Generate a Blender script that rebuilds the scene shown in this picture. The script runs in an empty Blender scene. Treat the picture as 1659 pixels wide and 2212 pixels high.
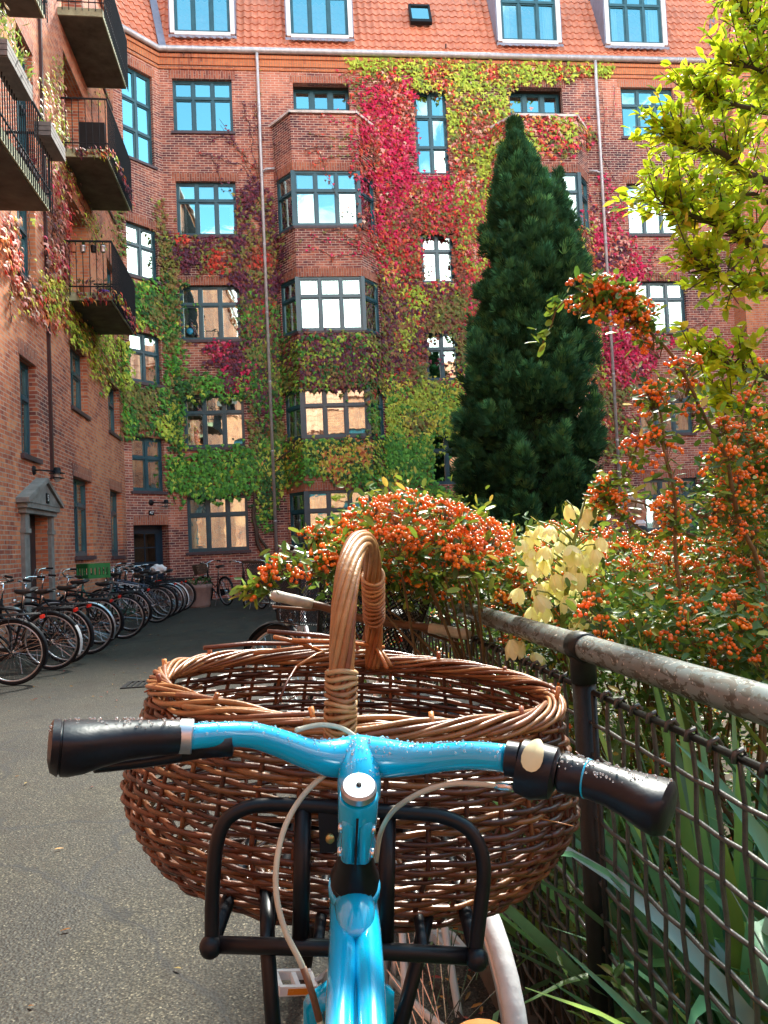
import bpy, math, random
import numpy as np
from mathutils import Vector, Matrix, noise
R=math.radians
rnd=random.Random(11)
nrg=np.random.default_rng(5)
scn=bpy.context.scene
COL=scn.collection
# ---------------------------------------------------------------- camera model
FPX=1650.;IW,IH=1659.,2212.
YAW,PIT,ROL=R(6.127),R(2.364),R(2.6)
CAM=Vector((0,0,1.33))
R0=Vector((math.cos(YAW),-math.sin(YAW),0))
U0=Vector((-math.sin(YAW)*math.sin(PIT),-math.cos(YAW)*math.sin(PIT),math.cos(PIT)))
FW=Vector((math.sin(YAW)*math.cos(PIT),math.cos(YAW)*math.cos(PIT),math.sin(PIT)))
RC=R0*math.cos(ROL)-U0*math.sin(ROL)
UC=R0*math.sin(ROL)+U0*math.cos(ROL)
def ray(px,py): return FW+RC*((px-829.5)/FPX)-UC*((py-1106)/FPX)
def at(px,py,z): return CAM+ray(px,py)*z
def hitp(px,py,P,N):
    d=ray(px,py); N=Vector(N); return CAM+d*((Vector(P)-CAM).dot(N)/d.dot(N))
def backp(px,py,Y=22.): return hitp(px,py,(0,Y,0),(0,1,0))
def proj(p):
    q=Vector(p)-CAM; z=q.dot(FW); return 829.5+FPX*q.dot(RC)/z, 1106-FPX*q.dot(UC)/z
# ---------------------------------------------------------------- object helpers
def tag(o,label=None,cat=None,group=None,kind=None):
    if label:o['label']=label
    if cat:o['category']=cat
    if group:o['group']=group
    if kind:o['kind']=kind
    return o
def thing(name,label,cat,loc=(0,0,0),rz=0,group=None):
    o=bpy.data.objects.new(name,None); o.empty_display_size=.1; COL.objects.link(o)
    o.location=loc; o.rotation_euler=(0,0,rz); return tag(o,label,cat,group)
def par(o,p,keep=True):
    o.parent=p
    if keep and p is not None:
        q=p
        bpy_m=Matrix.Identity(4)
        chain=[]
        while q is not None: chain.append(q); q=q.parent
        for c in reversed(chain): bpy_m=bpy_m@c.matrix_local_safe if False else bpy_m@(Matrix.Translation(c.location)@c.rotation_euler.to_matrix().to_4x4())
        return bpy_m
def world_of(p):
    m=Matrix.Identity(4); chain=[]
    while p is not None: chain.append(p); p=p.parent
    for c in reversed(chain): m=m@(Matrix.Translation(c.location)@c.rotation_euler.to_matrix().to_4x4())
    return m
class MB:
    def __init__(s): s.v=[];s.f=[];s.m=[];s.uv=[];s.c=[]
    def add(s,vs,fs,m=0,uv=None,c=None):
        b=len(s.v); s.v.extend(vs)
        for i,f in enumerate(fs):
            s.f.append([b+k for k in f]); s.m.append(m); s.c.append(c)
            s.uv.append(uv[i] if uv else None)
    def quad(s,a,b,c,d,m=0,uv=None,col=None): s.add([a,b,c,d],[(0,1,2,3)],m,[uv] if uv else None,col)
    def box(s,lo,hi,m=0,c=None):
        x0,y0,z0=lo;x1,y1,z1=hi
        s.add([(x0,y0,z0),(x1,y0,z0),(x1,y1,z0),(x0,y1,z0),(x0,y0,z1),(x1,y0,z1),(x1,y1,z1),(x0,y1,z1)],
              [(0,3,2,1),(4,5,6,7),(0,1,5,4),(1,2,6,5),(2,3,7,6),(3,0,4,7)],m,None,c)
    def obox(s,P,A,B,C,m=0,c=None,bev=0):
        P,A,B,C=map(Vector,(P,A,B,C))   # centre, half axes
        vs=[P+A*i+B*j+C*k for k in(-1,1) for (i,j) in((-1,-1),(1,-1),(1,1),(-1,1))]
        fs=[(0,3,2,1),(4,5,6,7),(0,1,5,4),(1,2,6,5),(2,3,7,6),(3,0,4,7)]
        if A.cross(B).dot(C)<0: fs=[f[::-1] for f in fs]
        s.add(vs,fs,m,None,c)
    def tube(s,pts,r,n=6,m=0,c=None,closed=False,cap=True,up=None,flat=1.0):
        pts=[Vector(p) for p in pts]; N=len(pts)
        rs=r if isinstance(r,(list,tuple)) else [r]*N
        vs=[];t0=None;ref=None
        for i,p in enumerate(pts):
            a=pts[(i-1)%N] if (closed or i>0) else p
            b=pts[(i+1)%N] if (closed or i<N-1) else p
            t=(b-a)
            if t.length<1e-9: t=Vector((0,0,1))
            t.normalize()
            if ref is None:
                ref=Vector(up) if up else (Vector((0,0,1)) if abs(t.z)<.9 else Vector((1,0,0)))
            u=ref-t*ref.dot(t)
            if u.length<1e-6: u=t.orthogonal()
            u.normalize(); w=t.cross(u)
            if up is None: ref=u
            for k in range(n):
                an=2*math.pi*k/n; vs.append(p+(u*math.cos(an)*flat+w*math.sin(an))*rs[i])
        fs=[]
        for i in range(N if closed else N-1):
            j=(i+1)%N
            for k in range(n):
                l=(k+1)%n; fs.append((i*n+k,i*n+l,j*n+l,j*n+k))
        if cap and not closed:
            fs.append(tuple(range(n))[::-1]); fs.append(tuple((N-1)*n+k for k in range(n)))
        s.add(vs,fs,m,None,c)
    def lathe(s,prof,n=16,P=(0,0,0),A=(0,0,1),m=0,c=None,X=None):
        P=Vector(P);A=Vector(A).normalized();u=Vector(X) if X else A.orthogonal().normalized();w=A.cross(u)
        vs=[]
        for (r,h) in prof:
            for k in range(n):
                an=2*math.pi*k/n; vs.append(P+A*h+(u*math.cos(an)+w*math.sin(an))*r)
        fs=[]
        for i in range(len(prof)-1):
            for k in range(n):
                l=(k+1)%n; fs.append((i*n+k,i*n+l,(i+1)*n+l,(i+1)*n+k))
        s.add(vs,fs,m,None,c)
    def sphere(s,P,r,n=8,k=5,m=0,c=None,sc=(1,1,1)):
        P=Vector(P);vs=[];fs=[]
        for i in range(k+1):
            th=math.pi*i/k
            for j in range(n):
                ph=2*math.pi*j/n; vs.append(P+Vector((sc[0]*math.sin(th)*math.cos(ph),sc[1]*math.sin(th)*math.sin(ph),sc[2]*math.cos(th)))*r)
        for i in range(k):
            for j in range(n):
                l=(j+1)%n; fs.append((i*n+j,(i+1)*n+j,(i+1)*n+l,i*n+l))
        s.add(vs,fs,m,None,c)
    def xform(s,M): s.v=[M@Vector(p) for p in s.v]; return s
    def build(s,name,mats,parent=None,smooth=False,local=False,angle=None):
        me=bpy.data.meshes.new(name)
        vs=s.v
        if parent is not None and not local:
            inv=world_of(parent).inverted(); vs=[inv@Vector(p) for p in vs]
        me.from_pydata([tuple(p) for p in vs],[],s.f)
        if not isinstance(mats,(list,tuple)): mats=[mats]
        for m in mats: me.materials.append(m)
        if len(mats)>1: me.polygons.foreach_set('material_index',s.m)
        if any(u for u in s.uv):
            ul=me.uv_layers.new(name='UVMap'); arr=[]
            for f,u in zip(s.f,s.uv):
                if u:
                    for q in u: arr.extend(q)
                else: arr.extend([0.,0.]*len(f))
            ul.data.foreach_set('uv',arr)
        if any(c is not None for c in s.c):
            ca=me.color_attributes.new('Col','FLOAT_COLOR','CORNER'); arr=[]
            for f,c in zip(s.f,s.c):
                c=c or (.5,.5,.5)
                arr.extend([c[0],c[1],c[2],1.]*len(f))
            ca.data.foreach_set('color',arr)
        if smooth: me.polygons.foreach_set('use_smooth',[True]*len(me.polygons))
        if angle is not None:
            try: me.set_sharp_from_angle(angle=R(angle))
            except Exception: pass
        me.update()
        o=bpy.data.objects.new(name,me); COL.objects.link(o)
        if parent is not None: o.parent=parent
        return o
def bulk(name,tv,tf,M,T,cols,mat,parent=None,smooth=False):
    """many small leaves in one mesh: template verts tv (k,3), faces tf, matrices M (N,3,3), places T (N,3)"""
    tv=np.array(tv,float);N=len(T);k=len(tv)
    V=np.einsum('nij,kj->nki',np.asarray(M,float),tv)+np.asarray(T,float)[:,None,:]
    if parent is not None:
        inv=np.array(world_of(parent).inverted()); V=V@inv[:3,:3].T+inv[:3,3]
    V=V.reshape(-1,3)
    L=[len(f) for f in tf]; flat=np.concatenate([np.array(f) for f in tf])
    loops=(flat[None,:]+(np.arange(N)*k)[:,None]).ravel()
    tot=np.tile(np.array(L),N); st=np.concatenate([[0],np.cumsum(tot)[:-1]])
    me=bpy.data.meshes.new(name)
    me.vertices.add(len(V)); me.vertices.foreach_set('co',V.ravel().astype(np.float32))
    me.loops.add(len(loops)); me.loops.foreach_set('vertex_index',loops.astype(np.int32))
    me.polygons.add(len(tot)); me.polygons.foreach_set('loop_start',st.astype(np.int32)); me.polygons.foreach_set('loop_total',tot.astype(np.int32))
    me.materials.append(mat)
    if cols is not None:
        ca=me.color_attributes.new('Col','FLOAT_COLOR','CORNER')
        C=np.ones((N,len(flat),4),np.float32); C[:,:,:3]=np.asarray(cols)[:,None,:]
        ca.data.foreach_set('color',C.ravel())
    if smooth: me.polygons.foreach_set('use_smooth',np.ones(len(tot),bool))
    me.update(calc_edges=True); me.validate()
    o=bpy.data.objects.new(name,me); COL.objects.link(o)
    if parent is not None:o.parent=parent
    return o
def frames(Yd,Zn,scale,sx=None):
    """matrices whose Y axis is the leaf's length direction, Z its upper side"""
    Yd=np.asarray(Yd,float);Zn=np.asarray(Zn,float)
    Yd=Yd/np.linalg.norm(Yd,axis=1,keepdims=True)
    X=np.cross(Yd,Zn);X/=np.linalg.norm(X,axis=1,keepdims=True)+1e-9
    Z=np.cross(X,Yd)
    sc=np.asarray(scale,float)[:,None]; s2=sc if sx is None else np.asarray(sx,float)[:,None]
    return np.stack([X*s2,Yd*sc,Z*sc],axis=2)
def copy_tree(o,parent=None):
    c=o.copy(); COL.objects.link(c); c.parent=parent
    for ch in list(o.children): copy_tree(ch,c)
    return c
# ---------------------------------------------------------------- materials
def mat(name): 
    m=bpy.data.materials.new(name); m.use_nodes=True; nt=m.node_tree
    b=nt.nodes['Principled BSDF']; return m,nt,b
def N(nt,t,**k):
    n=nt.nodes.new(t)
    for a,v in k.items():
        if a=='ins':
            for kk,vv in v.items(): n.inputs[kk].default_value=vv
        else: setattr(n,a,v)
    return n
def ramp(nt,fac,stops,interp='LINEAR'):
    n=nt.nodes.new('ShaderNodeValToRGB'); n.color_ramp.interpolation=interp
    e=n.color_ramp.elements
    while len(e)<len(stops): e.new(.5)
    for i,(p,c) in enumerate(stops): e[i].position=p; e[i].color=(*c,1)
    nt.links.new(fac,n.inputs[0]); return n.outputs[0]
def mixc(nt,fac,a,b,mode='MIX'):
    n=nt.nodes.new('ShaderNodeMix'); n.data_type='RGBA'; n.blend_type=mode
    for s,v in ((n.inputs[0],fac),(n.inputs[6],a),(n.inputs[7],b)):
        if isinstance(v,(int,float)): s.default_value=v
        elif isinstance(v,tuple): s.default_value=(*v,1)
        else: nt.links.new(v,s)
    return n.outputs[2]
def noise_n(nt,scale,detail=4,rough=.6,vec=None,dist=0):
    n=N(nt,'ShaderNodeTexNoise',ins={'Scale':scale,'Detail':detail,'Roughness':rough,'Distortion':dist})
    if vec is not None: nt.links.new(vec,n.inputs['Vector'])
    return n.outputs['Fac']
def bump(nt,b,h,st=.3,dist=.01):
    n=N(nt,'ShaderNodeBump',ins={'Strength':st,'Distance':dist}); nt.links.new(h,n.inputs['Height']); nt.links.new(n.outputs[0],b.inputs['Normal'])
def simple(name,col,rough=.5,metal=0,coat=0,var=.25,scale=8,bmp=0,bscale=60,spec=None,obj=True):
    m,nt,b=mat(name)
    tc=N(nt,'ShaderNodeTexCoord').outputs['Object']
    f=noise_n(nt,scale,5,.65,tc)
    c=ramp(nt,f,[(.3,tuple(x*(1-var) for x in col)),(.7,tuple(min(1,x*(1+var)) for x in col))])
    nt.links.new(c,b.inputs['Base Color'])
    b.inputs['Roughness'].default_value=rough; b.inputs['Metallic'].default_value=metal
    if coat: b.inputs['Coat Weight'].default_value=coat; b.inputs['Coat Roughness'].default_value=.08
    if spec is not None: b.inputs['Specular IOR Level'].default_value=spec
    rr=N(nt,'ShaderNodeMapRange',ins={'To Min':max(.02,rough-.1),'To Max':min(1,rough+.12)}); nt.links.new(f,rr.inputs[0]); nt.links.new(rr.outputs[0],b.inputs['Roughness'])
    if bmp: bump(nt,b,noise_n(nt,bscale,3,.6,tc),bmp,.004)
    return m
def attr_mat(name,rough=.5,trans=0,spec=.5,coat=0,var=.0,bright=1.0,bmp=0,bscale=40):
    m,nt,b=mat(name)
    a=N(nt,'ShaderNodeAttribute',attribute_name='Col').outputs['Color']
    if var:
        tc=N(nt,'ShaderNodeTexCoord').outputs['Object']
        f=noise_n(nt,30,3,.6,tc); v=ramp(nt,f,[(.25,(1-var,)*3),(.75,(1+var,)*3)]); a=mixc(nt,1.0,a,v,'MULTIPLY')
    nt.links.new(a,b.inputs['Base Color']); b.inputs['Roughness'].default_value=rough
    b.inputs['Specular IOR Level'].default_value=spec
    if coat: b.inputs['Coat Weight'].default_value=coat; b.inputs['Coat Roughness'].default_value=.12
    if bmp:
        tc=N(nt,'ShaderNodeTexCoord').outputs['Object']; bump(nt,b,noise_n(nt,bscale,3,.6,tc),bmp,.003)
    if trans:
        t=N(nt,'ShaderNodeBsdfTranslucent'); nt.links.new(a,t.inputs[0])
        mx=N(nt,'ShaderNodeMixShader'); mx.inputs[0].default_value=trans
        out=nt.nodes['Material Output']
        nt.links.new(b.outputs[0],mx.inputs[1]); nt.links.new(t.outputs[0],mx.inputs[2]); nt.links.new(mx.outputs[0],out.inputs[0])
    return m
def brick_mat(name,c1,c2,c3,mortar,rot=False,bw=.235,rh=.071,ms=.0085,dark=(.12,.045,.045)):
    m,nt,b=mat(name)
    uv=N(nt,'ShaderNodeUVMap').outputs[0]
    vec=uv
    if rot:
        mp=N(nt,'ShaderNodeMapping'); mp.inputs['Rotation'].default_value=(0,0,math.pi/2); nt.links.new(uv,mp.inputs[0]); vec=mp.outputs[0]
    # small waviness so that the courses are not ruler-straight
    nz=N(nt,'ShaderNodeTexNoise',ins={'Scale':1.7,'Detail':2.}); nt.links.new(uv,nz.inputs['Vector'])
    sb=N(nt,'ShaderNodeVectorMath',operation='SUBTRACT'); nt.links.new(nz.outputs['Color'],sb.inputs[0]); sb.inputs[1].default_value=(.5,.5,.5)
    sc=N(nt,'ShaderNodeVectorMath',operation='SCALE'); nt.links.new(sb.outputs[0],sc.inputs[0]); sc.inputs['Scale'].default_value=.02
    ad=N(nt,'ShaderNodeVectorMath',operation='ADD'); nt.links.new(vec,ad.inputs[0]); nt.links.new(sc.outputs[0],ad.inputs[1])
    br=N(nt,'ShaderNodeTexBrick',ins={'Scale':1.,'Mortar Size':ms,'Mortar Smooth':.2,'Bias':0.,'Brick Width':bw,'Row Height':rh})
    br.offset=.5; nt.links.new(ad.outputs[0],br.inputs['Vector'])
    br.inputs['Color1'].default_value=(0,0,0,1);br.inputs['Color2'].default_value=(1,1,1,1);br.inputs['Mortar'].default_value=(.5,.5,.5,1)
    br2=N(nt,'ShaderNodeTexBrick',ins={'Scale':1.,'Mortar Size':0,'Bias':0.,'Brick Width':bw*.5,'Row Height':rh})
    br2.offset=.5; nt.links.new(ad.outputs[0],br2.inputs['Vector'])
    br2.inputs['Color1'].default_value=(0,0,0,1);br2.inputs['Color2'].default_value=(1,1,1,1)
    hf=mixc(nt,.5,br.outputs['Color'],br2.outputs['Color'])
    bg0=noise_n(nt,.42,4,.62,uv,.4); bgm=N(nt,'ShaderNodeMapRange',ins={'From Min':.30,'From Max':.70,'To Min':.22,'To Max':.84}); nt.links.new(bg0,bgm.inputs[0]); big=bgm.outputs[0]
    mid=noise_n(nt,3.2,4,.7,uv)
    s1=N(nt,'ShaderNodeMath',operation='MULTIPLY_ADD'); nt.links.new(hf,s1.inputs[0]); s1.inputs[1].default_value=.45; nt.links.new(big,s1.inputs[2])
    s2=N(nt,'ShaderNodeMath',operation='MULTIPLY_ADD'); nt.links.new(mid,s2.inputs[0]); s2.inputs[1].default_value=.35; nt.links.new(s1.outputs[0],s2.inputs[2])
    s3=N(nt,'ShaderNodeMath',operation='MULTIPLY'); nt.links.new(s2.outputs[0],s3.inputs[0]); s3.inputs[1].default_value=.78
    c=ramp(nt,s3.outputs[0],[(.42,dark),(.58,c1),(.74,c2),(.92,c3)])
    mt=ramp(nt,mid,[(.3,tuple(x*.65 for x in mortar)),(.7,mortar)])
    c=mixc(nt,br.outputs['Fac'],c,mt)
    nt.links.new(c,b.inputs['Base Color']); b.inputs['Roughness'].default_value=.88; b.inputs['Specular IOR Level'].default_value=.12
    inv=N(nt,'ShaderNodeMath',operation='SUBTRACT'); inv.inputs[0].default_value=1.; nt.links.new(br.outputs['Fac'],inv.inputs[1])
    fine=noise_n(nt,60,3,.6,uv)
    hh=N(nt,'ShaderNodeMath',operation='MULTIPLY_ADD'); nt.links.new(fine,hh.inputs[0]); hh.inputs[1].default_value=.35; nt.links.new(inv.outputs[0],hh.inputs[2])
    bump(nt,b,hh.outputs[0],.7,.008)
    return m
M={}
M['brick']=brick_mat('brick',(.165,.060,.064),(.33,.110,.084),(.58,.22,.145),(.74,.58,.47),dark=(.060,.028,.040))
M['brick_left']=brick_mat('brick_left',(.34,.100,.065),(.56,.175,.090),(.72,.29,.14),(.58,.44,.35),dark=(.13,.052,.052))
M['soldier']=brick_mat('brick_soldier',(.26,.085,.06),(.40,.13,.08),(.50,.18,.10),(.44,.34,.28),rot=True)
M['cornice']=brick_mat('brick_cornice',(.45,.14,.07),(.55,.19,.085),(.6,.22,.1),(.4,.25,.17),rot=True)
M['sillbrick']=simple('sill_brick',(.075,.05,.06),.5,var=.35,scale=14,bmp=.4)
M['stone']=simple('stone',(.24,.235,.215),.85,var=.3,scale=5,bmp=.4)
M['capstone']=simple('cap_stone',(.62,.58,.54),.8,var=.3,scale=4,bmp=.3)
M['slab']=simple('slab_concrete',(.10,.095,.08),.9,var=.45,scale=3,bmp=.5)
M['slabedge']=simple('slab_edge',(.30,.31,.20),.85,var=.5,scale=4,bmp=.5)
M['frame']=simple('frame_paint',(.016,.085,.115),.35,var=.25,scale=3,coat=.2)
M['doorblue']=simple('door_paint',(.008,.030,.055),.35,var=.25,scale=3,coat=.2)
M['whiteframe']=simple('white_paint',(.72,.73,.74),.5,var=.1,scale=4)
M['zinc']=simple('zinc',(.50,.51,.54),.38,metal=.25,var=.25,scale=5)
M['lead']=simple('lead',(.22,.25,.33),.55,metal=.3,var=.2,scale=5)
M['iron']=simple('black_iron',(.008,.009,.012),.55,spec=.25,var=.3,scale=10,bmp=.1)
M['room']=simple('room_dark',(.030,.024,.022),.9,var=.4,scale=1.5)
M['curtain']=simple('curtain_cloth',(.62,.60,.56),.9,var=.12,scale=3)
M['blind']=simple('blind_cloth',(.75,.75,.74),.9,var=.05,scale=3)
def glass_mat(name,fac,tint=(.72,1.,.97),mx1=1.):
    m,nt,b=mat(name); nt.nodes.remove(b); out=nt.nodes['Material Output']
    tc=N(nt,'ShaderNodeTexCoord').outputs['Object']
    g=N(nt,'ShaderNodeBsdfGlossy',ins={'Roughness':.015,'Color':(*tint,1)})
    bn=N(nt,'ShaderNodeBump',ins={'Strength':.25,'Distance':.004}); nt.links.new(noise_n(nt,2.2,2,.5,tc,.8),bn.inputs['Height']); nt.links.new(bn.outputs[0],g.inputs['Normal'])
    t=N(nt,'ShaderNodeBsdfTransparent',ins={'Color':(.80,.88,.88,1)})
    lw=N(nt,'ShaderNodeLayerWeight',ins={'Blend':.35})
    mr=N(nt,'ShaderNodeMapRange',ins={'To Min':fac,'To Max':mx1}); nt.links.new(lw.outputs['Fresnel'],mr.inputs[0])
    mx=N(nt,'ShaderNodeMixShader'); nt.links.new(mr.outputs[0],mx.inputs[0]); nt.links.new(t.outputs[0],mx.inputs[1]); nt.links.new(g.outputs[0],mx.inputs[2]); nt.links.new(mx.outputs[0],out.inputs[0])
    return m
M['glass']=glass_mat('window_glass',.64)
def tile_mat():
    m,nt,b=mat('roof_tile')
    g=N(nt,'ShaderNodeTexCoord').outputs['Object']
    f=noise_n(nt,3.5,5,.7,g); f2=noise_n(nt,.6,3,.6,g)
    c=ramp(nt,f,[(.3,(.44,.14,.075)),(.6,(.64,.25,.145)),(.8,(.74,.38,.25))])
    c2=mixc(nt,ramp(nt,f2,[(.45,(0,0,0)),(.7,(.5,.5,.5))]),c,(.36,.15,.10))
    nt.links.new(c2,b.inputs['Base Color']); b.inputs['Roughness'].default_value=.6
    bump(nt,b,noise_n(nt,40,3,.6,g),.3,.004); return m
M['tile']=tile_mat()
def asphalt():
    m,nt,b=mat('asphalt'); g=N(nt,'ShaderNodeTexCoord').outputs['Object']
    v=N(nt,'ShaderNodeTexVoronoi',ins={'Scale':170.}); nt.links.new(g,v.inputs['Vector'])
    v2=N(nt,'ShaderNodeTexVoronoi',ins={'Scale':95.}); nt.links.new(g,v2.inputs['Vector'])
    big=noise_n(nt,.7,5,.65,g,.6)
    base=ramp(nt,big,[(.3,(.019,.018,.016)),(.5,(.036,.033,.027)),(.72,(.056,.051,.039))])
    sp=ramp(nt,v.outputs['Color'],[(.0,(.25,.25,.24)),(.55,(.8,.8,.78)),(.8,(1.7,1.66,1.5)),(1.0,(5.0,4.8,4.2))])
    c=mixc(nt,1.,base,sp,'MULTIPLY')
    c=mixc(nt,ramp(nt,noise_n(nt,1.6,6,.75,g),[(.52,(0,0,0)),(.66,(.75,.75,.75))]),c,(.026,.021,.015))
    # fine hair cracks and old patch edges
    cr=N(nt,'ShaderNodeTexVoronoi',feature='DISTANCE_TO_EDGE',ins={'Scale':.38})
    nzv=N(nt,'ShaderNodeTexNoise',ins={'Scale':3.,'Detail':4.}); nt.links.new(g,nzv.inputs['Vector'])
    av=N(nt,'ShaderNodeVectorMath',operation='MULTIPLY_ADD'); nt.links.new(nzv.outputs['Color'],av.inputs[0]); av.inputs[1].default_value=(.35,.35,.35); nt.links.new(g,av.inputs[2]); nt.links.new(av.outputs[0],cr.inputs['Vector'])
    c=mixc(nt,ramp(nt,cr.outputs['Distance'],[(.0,(.85,.85,.85)),(.009,(0,0,0))]),c,(.02,.02,.02))
    nt.links.new(c,b.inputs['Base Color'])
    rr=ramp(nt,big,[(.3,(.55,.55,.55)),(.6,(.85,.85,.85))]); nt.links.new(rr,b.inputs['Roughness'])
    b.inputs['Specular IOR Level'].default_value=.3
    bump(nt,b,v2.outputs['Distance'],.55,.006); return m
M['asphalt']=asphalt()
M['soil']=simple('soil',(.055,.038,.022),.95,var=.5,scale=9,bmp=.8,bscale=25)
M['ivy']=attr_mat('ivy_leaf',.5,trans=.22,spec=.3)
M['stem']=simple('vine_stem',(.10,.065,.045),.85,var=.35,scale=12,bmp=.5)
M['conifer']=attr_mat('conifer_needles',.7,trans=.08,spec=.2)
M['treeleaf']=attr_mat('tree_leaf',.38,trans=.5,spec=.45)
M['bark']=simple('bark',(.075,.058,.042),.9,var=.4,scale=14,bmp=.8)
M['shrubleaf']=attr_mat('shrub_leaf',.40,trans=.30,spec=.4)
M['berry']=attr_mat('berry',.22,spec=.6,coat=.4)
M['twig']=simple('twig',(.16,.10,.045),.8,var=.35,scale=20)
M['yleaf']=attr_mat('sword_leaf',.38,trans=.12,spec=.5)
M['petal']=attr_mat('petal',.5,trans=.42,spec=.3)
M['wicker']=attr_mat('wicker',.42,spec=.4,coat=.22,var=.35,bmp=.35,bscale=160)
M['metalblack']=simple('black_metal',(.006,.006,.008),.36,var=.3,scale=8,spec=.3)
M['rubber']=simple('rubber',(.009,.009,.010),.75,spec=.25,var=.3,scale=20,bmp=.2)
M['chrome']=simple('chrome',(.62,.62,.62),.22,metal=1,var=.15,scale=10)
M['alu']=simple('aluminium',(.50,.51,.53),.35,metal=.9,var=.15,scale=10)
M['white']=simple('white_enamel',(.70,.70,.68),.35,var=.1,scale=8,coat=.3)
M['saddle']=simple('saddle_vinyl',(.012,.012,.014),.45,var=.3,scale=12,bmp=.2)
M['brownleather']=simple('brown_leather',(.16,.07,.03),.5,var=.3,scale=12,bmp=.3)
M['red']=simple('red_lens',(.65,.02,.01),.15,var=.1,coat=.5)
M['green']=simple('green_plastic',(.01,.18,.04),.4,var=.15,scale=6)
M['terracotta']=simple('terracotta',(.42,.15,.08),.8,var=.25,scale=6,bmp=.2)
M['clay']=simple('clay_pink',(.30,.19,.16),.85,var=.25,scale=5,bmp=.2)
M["brass"]=simple("brass",(.45,.33,.12),.4,metal=.8)
M['purple']=simple('purple_pot',(.10,.03,.30),.4,var=.1)
# ================================================================= BUILDINGS
class Facet:
    def __init__(s,O,U,L,u0=0):
        s.O=Vector(O);s.U=Vector(U).normalized();s.N=s.U.cross(Vector((0,0,1))).normalized();s.L=L;s.uo=u0
    def pt(s,u,z,d=0): return s.O+s.U*u+s.N*d+Vector((0,0,z))
    def box(s,b,u0,u1,z0,z1,d0,d1,m=0,uv=False):
        P=[s.pt(u,z,d) for d in(d0,d1) for (u,z) in((u0,z0),(u1,z0),(u1,z1),(u0,z1))]
        fs=[(0,3,2,1),(4,5,6,7),(0,1,5,4),(1,2,6,5),(2,3,7,6),(3,0,4,7)]
        uvs=None
        if uv:
            a,c=u0+s.uo,u1+s.uo; dd=d1-d0
            uvs=[[(a,z0),(a,z1),(c,z1),(c,z0)],[(a,z0),(c,z0),(c,z1),(a,z1)],[(a,z0),(c,z0),(c,z0+dd),(a,z0+dd)],[(c,z0),(c,z1),(c+dd,z1),(c+dd,z0)],[(c,z0),(a,z0),(a,z0+dd),(c,z0+dd)],[(a,z1),(a,z0),(a+dd,z0),(a+dd,z1)]]
        b.add(P,fs,m,uvs)
    def wall(s,b,z0,z1,holes,m=0):
        us=sorted({0,s.L,*[h[0] for h in holes],*[h[1] for h in holes]}); zs=sorted({z0,z1,*[h[2] for h in holes],*[h[3] for h in holes]})
        for i in range(len(us)-1):
            for j in range(len(zs)-1):
                a,c,e,f=us[i],us[i+1],zs[j],zs[j+1]; mu,mz=(a+c)/2,(e+f)/2
                if any(h[0]<mu<h[1] and h[2]<mz<h[3] for h in holes): continue
                b.quad(s.pt(a,e),s.pt(c,e),s.pt(c,f),s.pt(a,f),m,[(a+s.uo,e),(c+s.uo,e),(c+s.uo,f),(a+s.uo,f)])
        for h in holes:
            a,c,e,f,d=h[:5]; q=s.uo
            b.quad(s.pt(a,e),s.pt(a,f),s.pt(a,f,-d),s.pt(a,e,-d),m,[(a+q,e),(a+q,f),(a+q-d,f),(a+q-d,e)])
            b.quad(s.pt(c,f),s.pt(c,e),s.pt(c,e,-d),s.pt(c,f,-d),m,[(c+q,f),(c+q,e),(c+q+d,e),(c+q+d,f)])
            b.quad(s.pt(a,f),s.pt(c,f),s.pt(c,f,-d),s.pt(a,f,-d),m,[(a+q,f),(c+q,f),(c+q,f+d),(a+q,f+d)])
            b.quad(s.pt(c,e),s.pt(a,e),s.pt(a,e,-d),s.pt(c,e,-d),m,[(c+q,e),(a+q,e),(a+q,e-d),(c+q,e-d)])
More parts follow.
